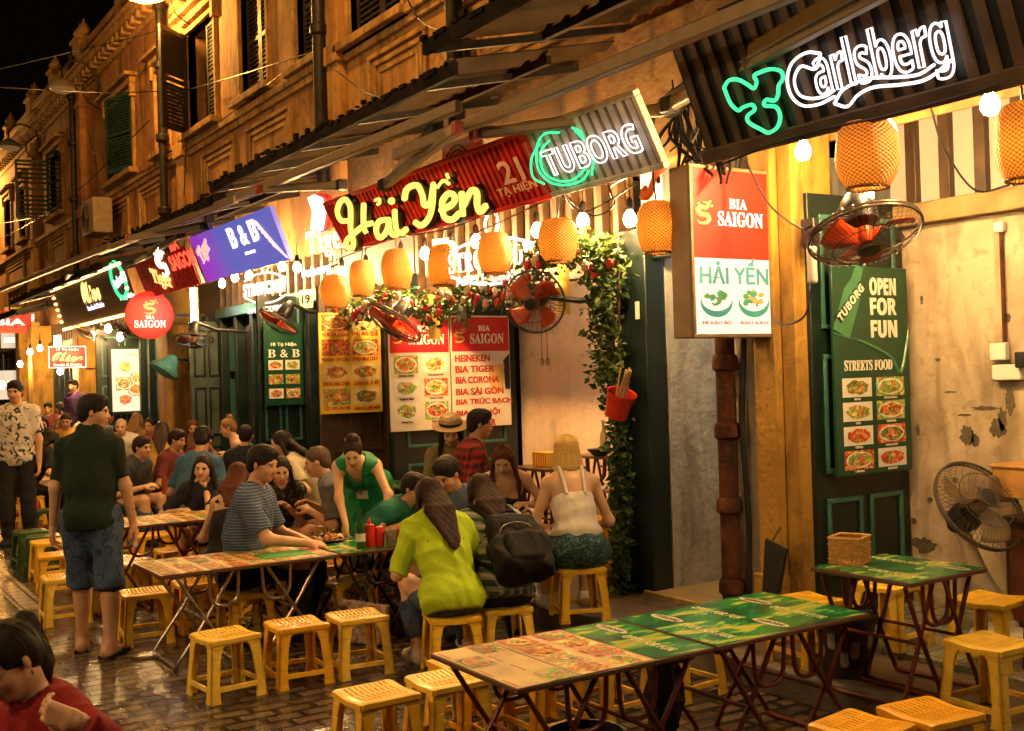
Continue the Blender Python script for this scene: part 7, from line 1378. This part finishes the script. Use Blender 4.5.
# --- 5 waitress
def badge(t, d):
    c = d['C'] + d['R2'] @ V(.0, .15, -.03); M = Matrix.Translation(d['C'] + d['R2'] @ V(.01, .165, -.05)); o = MB().cbox((0, 0, 0), (.085, .006, .065)).build('badge', mat('badge_card', (.55, .45, .38), .4), t, bevel=.002); o.matrix_local = M @ Matrix.Rotation(math.radians(-20), 4, 'X'); MB().tube(spline([d['nb'] + d['R2'] @ V(-.06, .02, .01), d['C'] + d['R2'] @ V(-.03, .135, .16), d['C'] + d['R2'] @ V(.01, .165, -.02)], 5) , .004, 5).tube(spline([d['nb'] + d['R2'] @ V(.06, .02, .01), d['C'] + d['R2'] @ V(.05, .135, .16), d['C'] + d['R2'] @ V(.01, .165, -.02)], 5), .004, 5).build('lanyard', black, t)
    MB().tube([d['q'](.062 * math.cos(a), -.045 + .055 * math.sin(a), .098) for a in [2 * math.pi * i / 20 for i in range(20)]], .007, 6, closed=True).build('hair_band', black, t)
greend = fabric('green_dress', (.012, .20, .07), .6)
person('waitress in a sleeveless green dress with a name badge, bending over the table', (353, 452), fc(-.05, 1), stand=True, lean=40, hunch=14, twist=0, head=(4, 34, 0), hands=[(-.22, .62, .64), (.03, .66, .62)], wrists=((0, .45, -.85), (-.1, .5, -.8)), elbow=[(-.9, -.2, .1), (.9, -.2, -.1)], feet=[(-.10, -.06), (.10, -.02)], sc=.93, fem=True, skn='light', hair=('tied', HBR), bun=((0, -.035, .128), (.052, .05, .036)), wear=(G('dress', greend, dict(chest=(.017, 1), waist=(.02, 1), pelvis=(.026, 1)), neck=.016, extra=lambda d: [cone(d['hp'][i], d['kn'][i], .11, .105, .08) for i in (0, 1)] + [cone(d['C'] + d['R2'] @ V(s * .06, -.02, .27), d['C'] + d['R2'] @ V(s * .125, -.01, .235), .05, .048, .04) for s in (-1, 1)], floor=.46, cuts=lambda d: [ell(d['nb'] + d['R2'] @ V(0, .10, -.03), V(.05, .09, .10), d['R2'])], wr=.006),), vox=.0066, curl=32, shoes=('low', blackc), group='people standing or passing in the street', extra=badge, depth=7.8)
# --- 6 lime woman
lime = fabric('lime', (.44, .60, .02), .8)
person('woman in a lime green tee and blue jeans with long brown hair, seen from behind', (428, 497), (-.97, .22), lean=12, hunch=14, head=(22, 16, 0), hands=[(-.12, .36, .62), (.16, .34, .60)], feet=[(-.12, .28), (.14, .12)], sc=.97, fem=True, skn='light', hair=('long', HBR, .27), wear=(tee(lime, .98, -.11, .028, .0, 'tee', wr=.008), pants(denim, .82)), vox=.0066, shoes=('low', sole), sit_label='woman in the lime tee', depth=6.5)
# --- 7 plaid woman with backpack
BPK = {}
def keep(t, d): BPK.update(d); BPK['t'] = t
person('woman in a dark green plaid shirt with a black backpack, bent forward over the table', (480, 492), (-.96, .30), lean=12, hunch=12, head=(20, 18, 0), hands=[(-.1, .42, .64), (.14, .42, .64)], feet=[(-.12, .30), (.14, .16)], sc=.98, fem=True, skn='light', hair=('long', HBR, .16), wear=(longs(fabric('green_plaid', (.035, .065, .060), kind_='plaid', c2=(.42, .42, .34)), .95, -.10, .030, 'shirt', wr=.009), pants(blackc)), vox=.0066, shoes=('low', sole), sit_label='woman with the backpack', extra=keep, depth=6.75)
d = BPK; bt = thing('backpack', 'black backpack on the back of the woman in the plaid shirt', 'backpack', d['t'].location, d['t'].rotation_euler.z); O = lambda x, y, z: d['C'] + d['R2'] @ V(x + .05, y + .015, z - .07)
bagm = mat('black_nylon', (.010, .0095, .010), .75, var=.5, scale=9, bump=.5, bscale=24, spec=.2)
np_mesh('body', [grid_mesh([rbox(O(.02, -.185, -.04), V(.105, .035, .165), .045, d['R2'], .04), rbox(O(.02, -.20, -.14), V(.115, .055, .075), .045, d['R2'], .05)], .0065, (), wrinkle(.014, 77, 20))], [bagm], bt)
np_mesh('front_pocket', [grid_mesh([rbox(O(.02, -.285, -.135), V(.075, .012, .075), .028, d['R2'], .02)], .0065, (), wrinkle(.008, 78, 26))], [bagm], bt)
np_mesh('top_pocket', [grid_mesh([rbox(O(.02, -.245, .06), V(.07, .006, .035), .022, d['R2'], .02)], .0065, (), wrinkle(.006, 79, 26))], [bagm], bt)
MB().tube(spline([O(.15, -.16, .05), O(.19, -.17, -.08), O(.17, -.19, -.20)], 5), .010, 6).build('side_strap', bagm, bt)
mb = MB()
for s in (-1, 1): Q = lambda x, y, z: d['C'] + d['R2'] @ V(x, y, z); mb.tube(spline([O(s * .08, -.17, .19), Q(s * .095, -.105, .27), Q(s * .10, -.04, .335), Q(s * .11, .06, .30), Q(s * .13, .12, .15), Q(s * .165, .04, .0), O(s * .12, -.13, -.14)], 5), .019, 7)
mb.build('strap', bagm, bt); MB().tube(spline([O(-.02, -.19, .17), O(-.01, -.21, .21), O(.05, -.21, .21), O(.06, -.19, .17)], 4), .009, 6).build('handle', bagm, bt); MB().tube(spline([O(-.11, -.25, -.08), O(-.07, -.275, .03), O(.02, -.28, .06), O(.10, -.275, .03), O(.14, -.25, -.08)], 5), .004, 5).build('zipper', mat('zip_metal', (.4, .36, .3), .3, metal=.9), bt)
# --- 8 blonde woman
cam_top = fabric('white_cotton', (.70, .62, .52), .8)
skirtm = fabric('dark_floral', (.022, .045, .05), kind_='speckle', c2=(.08, .22, .24), sc=1.3)
def cami(d):
    o = []
    for s in (-1, 1):
        pts = [V(s * .08, .105, .13), V(s * .082, .085, .24), V(s * .082, .03, .325), V(s * .08, -.02, .345), V(s * .076, -.075, .325), V(s * .070, -.112, .24), V(s * .062, -.122, .12)]; pts = [d['C'] + d['R2'] @ (p * d['S']) for p in pts]; o += [cone(a, b, .012, .012, .006) for a, b in zip(pts, pts[1:])]
    return o
person('blonde woman in a white strappy top and dark patterned skirt, seen from behind', (566, 452), (-.92, .40), z0=SWZ, lean=6, hunch=6, head=(4, 8, 0), hands=[(-.14, .36, .52), (.16, .36, .50)], sc=.96, fem=True, skn='light', hair=('bob', HBL), wear=(G('camisole', cam_top, dict(chest=(.013, 1), waist=(.018, 1), pelvis=(.014, 1)), hem=.05, top=.13, wr=.004, extra=lambda d: [ell(d['P'] + d['R1'] @ V(0, 0, .10), V(.165, .135, .07), d['R1'], .04)]), G('strap', cam_top, {}, extra=cami, wr=0), G('skirt', skirtm, dict(pelvis=(.03, 1), th=(.034, .95)), waist=.10, wr=.008)), vox=.0066, shoes=('low', sole), sit_label='blonde woman', depth=7.1)
# --- 9..11 back table
def hat(t, d):
    M = Matrix.Translation(d['q'](0, -.012, .062)) @ Matrix(d['R3'].tolist()).to_4x4() @ Matrix.Rotation(math.radians(8), 4, 'X'); mb = MB(); mb.M = M; mb.lathe([(.15, -.004), (.155, 0), (.10, .008), (.092, .012), (.086, .07), (.07, .088), (.001, .09)], 24); o = mb.build('straw_hat', mat('straw', (.55, .36, .14), .7, var=.3, scale=60), t); mb = MB(); mb.M = M; mb.lathe([(.0945, .012), (.0925, .035)], 24, caps=False); mb.build('hat_band', black, t)
person('woman in a brown straw hat and khaki shirt looking down at her glass', (451, 432), fc(.25, 1), z0=SWZ, lean=8, hunch=10, head=(-14, 26, 0), hands=[(-.05, .30, .66), (.10, .30, .66)], sc=.95, fem=True, skn='light', hair=('parted', HB, .30), wear=(longs(fabric('khaki', (.20, .16, .07)), .9, -.06, .026, 'shirt'), pants(blackc)), vox=.008, shoes=('low', sole), sit_label='woman in the straw hat', extra=hat, seat=.36, depth=8.9)
person('man in a red and black checked shirt with his face turned away to the right', (480, 424), fc(.95, .05), z0=SWZ, lean=6, hunch=10, head=(8, 6, 0), sc=1.0, skn='tan', hair=('short', HB), wear=(longs(fabric('red_check', (.30, .03, .02), kind_='plaid', c2=(.02, .012, .012)), .95, -.06, .026), pants(denim)), vox=.008, shoes=('low', blackc), sit_label='man in the red checked shirt', seat=.38, depth=8.7)
person('woman with reddish blonde hair in a topknot and bare shoulders looking down at the table', (503, 460), fc(-.12, 1), z0=SWZ, lean=14, hunch=12, head=(0, 34, 0), hands=[(-.16, .34, .56), (.12, .36, .60)], sc=.96, fem=True, skn='light', hair=('parted', HAU, .22), bun=((0, -.02, .125), (.032, .03, .036)), wear=(tank(fabric('slate_top', (.03, .032, .04)), -.05, .012, .16), shorts(denim, .5)), vox=.0075, shoes=('low', sole), sit_label='woman with the topknot', seat=.30, depth=8.1)
# --- 12.. middle group
person('woman with long black hair in a dark tee eating at the second table, facing us', (203, 468), fc(.15, 1), lean=16, hunch=12, head=(-6, 6, -6), hands=[(-.02, .26, .80), (.18, .36, .64)], wrists=((.35, .3, .85), None), elbow=[(-.8, .2, -.6), (.8, -.3, -.6)], sc=.95, fem=True, skn='light', hair=('parted', HB, .34), wear=(tee(fabric('navy', (.02, .022, .035)), .85, -.08, .026), shorts(blackc, .6)), vox=.0078, shoes=('low', blackc), curl=(48, 34), sit_label='woman eating at the second table', depth=8.9)
person('woman with reddish hair and a bare shoulder, back to us, beside the striped shirt', (238, 478), (-.75, .66), lean=10, hunch=16, head=(24, 14, 0), hands=[(-.12, .36, .62), (.16, .3, .60)], sc=.94, fem=True, skn='light', hair=('long', HAU, .12), wear=(tank(blackc, -.06, .014, .12), shorts(denim, .5)), vox=.0078, shoes=('low', blackc), sit_label='woman with the bare shoulder', depth=8.0)
def cap_(t, d):
    M = Matrix.Translation(d['q'](0, -.012, .045)) @ Matrix(d['R3'].tolist()).to_4x4(); mb = MB(); mb.M = M; mb.lathe([(.091, -.01), (.092, .02), (.082, .06), (.05, .085), (.001, .092)], 22); mb.build('cap', blackc, t); mb = MB(); mb.M = M @ Matrix.Translation((0, .09, .0)) @ Matrix.Rotation(-.15, 4, 'X'); mb.prism([(-.075, -.02), (.075, -.02), (.06, .05), (0, .075), (-.06, .05)], -.004, .004); mb.build('visor', blackc, t)
    o = text('CAP', w=.06, h=.02, name='lettering', mat=lw, parent=t); o.matrix_local = M @ Matrix.Translation((0, .094, .03)) @ Matrix.Rotation(math.pi, 4, 'Z') @ Matrix.Rotation(math.pi / 2, 4, 'X'); bpy.data.objects.remove(o)
person('man in a black cap and blue shirt bent over his food behind the woman eating', (203, 438), (-.6, .8), lean=16, hunch=16, head=(20, 24, 0), sc=.98, skn='tan', hair=('crop', HB), wear=(tee(fabric('blue', (.05, .12, .22)), .8, -.06, .026), pants(blackc)), vox=.01, sit_label='man in the black cap', extra=cap_, shoes=('low', blackc), depth=10.5)
person('woman with a high bun in a turquoise sleeveless top leaning to the left', (228, 428), fc(-1, .22), z0=SWZ, lean=20, hunch=10, head=(2, 12, 0), hands=[(-.1, .32, .70), (.12, .34, .66)], sc=.96, fem=True, skn='light', hair=('tied', HSB), bun=((0, -.05, .13), (.042, .04, .038)), wear=(tank(fabric('turquoise', (.06, .34, .27)), -.06, .016, .24), shorts(denim, .6)), vox=.009, sit_label='woman in the turquoise top', shoes=('low', sole), seat=.36, depth=12.4)
person('woman with dark reddish hair sitting by the yellow pilaster', (193, 428), fc(.3, .9), z0=SWZ, lean=10, hunch=12, head=(0, 12, 0), sc=.93, fem=True, skn='tan', hair=('parted', HAU, .25), wear=(tank(fabric('rust_top', (.24, .08, .03)), -.06, .014, .2), pants(denim)), vox=.011, sit_label='woman by the yellow pilaster', shoes=('low', sole), seat=.36, depth=14)
person('woman with long dark hair in a cream top turned to the left', (281, 444), fc(-1, .1), z0=SWZ, lean=6, hunch=8, head=(4, 8, 0), sc=.97, fem=True, skn='light', hair=('long', HB, .30), wear=(tee(fabric('cream', (.52, .44, .32)), .7, -.06, .024), pants(denim)), vox=.009, sit_label='woman in the cream top', shoes=('low', sole), seat=.33, depth=9.5)
person('young woman in a black top smiling down behind the shoulder of the striped shirt', (281, 470), fc(.35, .95), lean=12, hunch=12, head=(-4, 18, 0), hands=[(-.05, .32, .66), (.14, .34, .66)], sc=.94, fem=True, skn='light', hair=('parted', HB, .34), wear=(tee(fabric('black_print', (.016, .016, .018), kind_='speckle', c2=(.14, .11, .07), sc=.6), .9, -.06, .024), pants(blackc)), vox=.009, sit_label='young woman in the black top', shoes=('low', blackc), depth=8.6)
person('man in a grey tee with close cropped hair facing left, arms on the table', (317, 462), fc(-.98, .05), lean=14, hunch=16, head=(2, 12, 0), hands=[(-.12, .40, .64), (.14, .42, .66)], sc=1.03, skn='mid', hair=('crop', HG), wear=(tee(fabric('grey', (.13, .13, .14)), .85, -.08, .03, wr=.009), pants(fabric('charcoal', (.04, .04, .045)))), vox=.008, sit_label='man in the grey tee', shoes=('low', blackc), z0=0, depth=8.6)
person('bald man in a white tee smiling at us from the back table', (121, 427), fc(.2, 1), z0=SWZ, lean=4, hunch=8, head=(0, 6, 0), sc=1.03, skn='light', hair=('bald', HB), wear=(tee(whitec, .8, -.06, .028), pants(blackc)), vox=.01, sit_label='bald man', shoes=('low', blackc), seat=.36, depth=14.5)
person('woman in an orange red tee sitting beside the bald man', (150, 426), fc(-.4, .9), z0=SWZ, lean=8, hunch=10, head=(14, 8, 0), sc=.98, fem=True, skn='tan', hair=('tied', HB), wear=(tee(fabric('orange_red', (.50, .055, .025)), .8, -.06, .026), pants(blackc)), vox=.01, sit_label='woman in the orange red tee', shoes=('low', blackc), seat=.34, depth=14.6)
def glasses(t, d):
    mb = MB()
    for s in (-1, 1): mb.tube([d['q'](s * .031 + .02 * math.cos(a), .092, .001 + .016 * math.sin(a)) for a in [2 * math.pi * i / 14 for i in range(14)]], .0022, 4, closed=True); mb.tube([d['q'](s * .05, .09, .003), d['q'](s * .078, .0, .006)], .0022, 4)
    mb.build('glasses', black, t)
person('person with glasses in a charcoal tee resting on folded arms, looking right', (142, 447), fc(.95, .3), lean=18, hunch=20, head=(-4, 4, 0), hands=[(-.05, .36, .60), (.10, .36, .60)], sc=.98, skn='light', hair=('short', HBR), wear=(tee(fabric('charcoal', (.04, .04, .045)), .9, -.06, .03), pants(denim)), vox=.009, sit_label='person with glasses', shoes=('low', blackc), extra=glasses, depth=11.5)
person('person with light brown hair, back to us, between the bald man and the red tee', (137, 421), (-.8, .6), z0=SWZ, lean=4, hunch=8, head=(0, 6, 0), sc=.98, fem=True, skn='light', hair=('long', HSB, .18), wear=(tee(fabric('mustard', (.36, .22, .05)), .7, -.06, .026), pants(denim)), vox=.011, sit_label='person with light brown hair', shoes=('low', sole), depth=15)
person('man in a purple shirt standing in the doorway under the small red sign', (73, 386), fc(-.35, 1), stand=True, z0=SWZ, lean=0, hunch=4, head=(0, 2, 0), hands=[(-.22, .06, .78), (.22, .06, .78)], sc=.98, skn='light', hair=('short', HB), wear=(longs(fabric('purple', (.10, .05, .16)), .9, -.1, .026), pants(blackc)), vox=.012, shoes=('low', blackc), group='people standing or passing in the street', depth=20)
person('woman in a rust coloured top at the far left, seated low behind the young man', (42, 424), fc(.4, .8), lean=8, hunch=12, head=(0, 14, 0), sc=.95, fem=True, skn='tan', hair=('parted', HB, .25), wear=(tee(fabric('rust_top', (.24, .08, .03)), .8, -.06, .026), pants(blackc)), vox=.012, sit_label='woman in the rust top', shoes=('low', blackc), seat=.34, depth=16)
person('dark haired man sitting at the far tables below the small red sign', (48, 408), fc(.2, 1), z0=SWZ, lean=4, hunch=10, head=(0, 8, 0), sc=1.0, skn='tan', hair=('short', HB), wear=(tee(fabric('maroon', (.14, .03, .03)), .8, -.06, .026), pants(blackc)), vox=.012, sit_label='dark haired man at the far tables', shoes=('low', blackc), seat=.36, depth=22)
person('woman with loose dark hair in profile at the far tables', (60, 408), fc(-1, .1), z0=SWZ, lean=4, hunch=10, head=(0, 8, 0), sc=.95, fem=True, skn='tan', hair=('long', HB, .2), wear=(tee(fabric('brown_top', (.18, .10, .04)), .8, -.06, .026), pants(blackc)), vox=.012, sit_label='woman in profile at the far tables', shoes=('low', blackc), seat=.36, depth=21)
person('person in a yellow top just left of the standing man, half hidden by him', (66, 420), fc(.3, 1), lean=6, hunch=12, head=(0, 14, 0), sc=.97, skn='mid', hair=('crop', HBR), wear=(tee(fabric('yellow_top', (.50, .28, .05)), .8, -.06, .026), pants(blackc)), vox=.012, sit_label='person in the yellow top', shoes=('low', blackc), depth=17)
person('person in a teal tee mostly hidden behind the woman in the lime tee', (414, 489), fc(.8, .5), lean=14, hunch=14, head=(0, 16, 0), sc=.95, skn='mid', hair=('short', HB), wear=(tee(fabric('teal_tee', (.02, .15, .11)), .85, -.06, .028), pants(denim)), vox=.009, sit_label='person in the teal tee', shoes=('low', blackc), seat=.30, depth=7.8)
person('person in a blue grey shirt between the lime tee and the plaid shirt', (447, 474), fc(-.5, .8), lean=16, hunch=20, head=(0, 30, 0), sc=.95, skn='mid', hair=('short', HB), wear=(longs(fabric('blue_grey', (.07, .10, .14)), .95, -.06, .03), pants(denim)), vox=.009, sit_label='person in the blue grey shirt', shoes=('low', blackc), seat=.30, depth=7.2)
person('person with bare arms sitting in the bar half hidden by the ivy', (628, 462), fc(-1, .15), z0=FLZ, loc=(-6.45, 5.45), lean=4, hunch=10, head=(0, 12, 0), hands=[(-.1, .42, .60), (.14, .42, .56)], sc=.96, fem=True, skn='light', hair=('tied', HBR), wear=(tank(fabric('orange_top', (.5, .22, .05)), -.06, .016, .22), shorts(denim, .6)), vox=.009, sit_label='person half hidden by the ivy', shoes=('low', sole))

for i, (lab, px, fx, dp, hr, m_, fem) in enumerate([
 ('man in a white shirt at the far tables behind the row of stools', (43, 436), (.6, .8), 13.5, ('short', HB), whitec, False),
 ('woman in a black top between the far tables and the standing man', (52, 440), (-.4, .9), 12.6, ('parted', HB, .25), blackc, True),
 ('man with cropped hair in a grey top beyond the bald man', (108, 417), (-.3, .95), 17.0, ('crop', HB), fabric('grey', (.13, .13, .14)), False),
 ('brown haired woman in mustard behind the person with glasses', (162, 430), (-.9, .4), 13.2, ('long', HBR, .2), fabric('mustard', (.36, .22, .05)), True),
 ('man in a navy shirt seated behind the woman in the turquoise top', (246, 436), (-.8, .5), 12.0, ('short', HB), fabric('navy', (.02, .022, .035)), False),
 ('woman in a white top at the far tables under the string lit sign', (84, 416), (.3, .95), 18.0, ('parted', HBR, .2), whitec, True),
 ('man in a dark red shirt eating behind the woman with the long black hair', (177, 440), (.7, .7), 12.0, ('short', HB), fabric('maroon', (.14, .03, .03)), False)]):
    person(lab, px, fx, z0=SWZ if dp > 12.5 else 0, lean=6, hunch=12, head=(0, 10, 0), sc=.95, fem=fem, skn=('tan', 'light', 'mid')[i % 3], hair=hr, wear=(tee(m_, .8, -.06, .024), pants(blackc)), vox=.011, stool_label='yellow stool under the ' + ' '.join(lab.split()[:7]), shoes=('low', blackc), depth=dp)
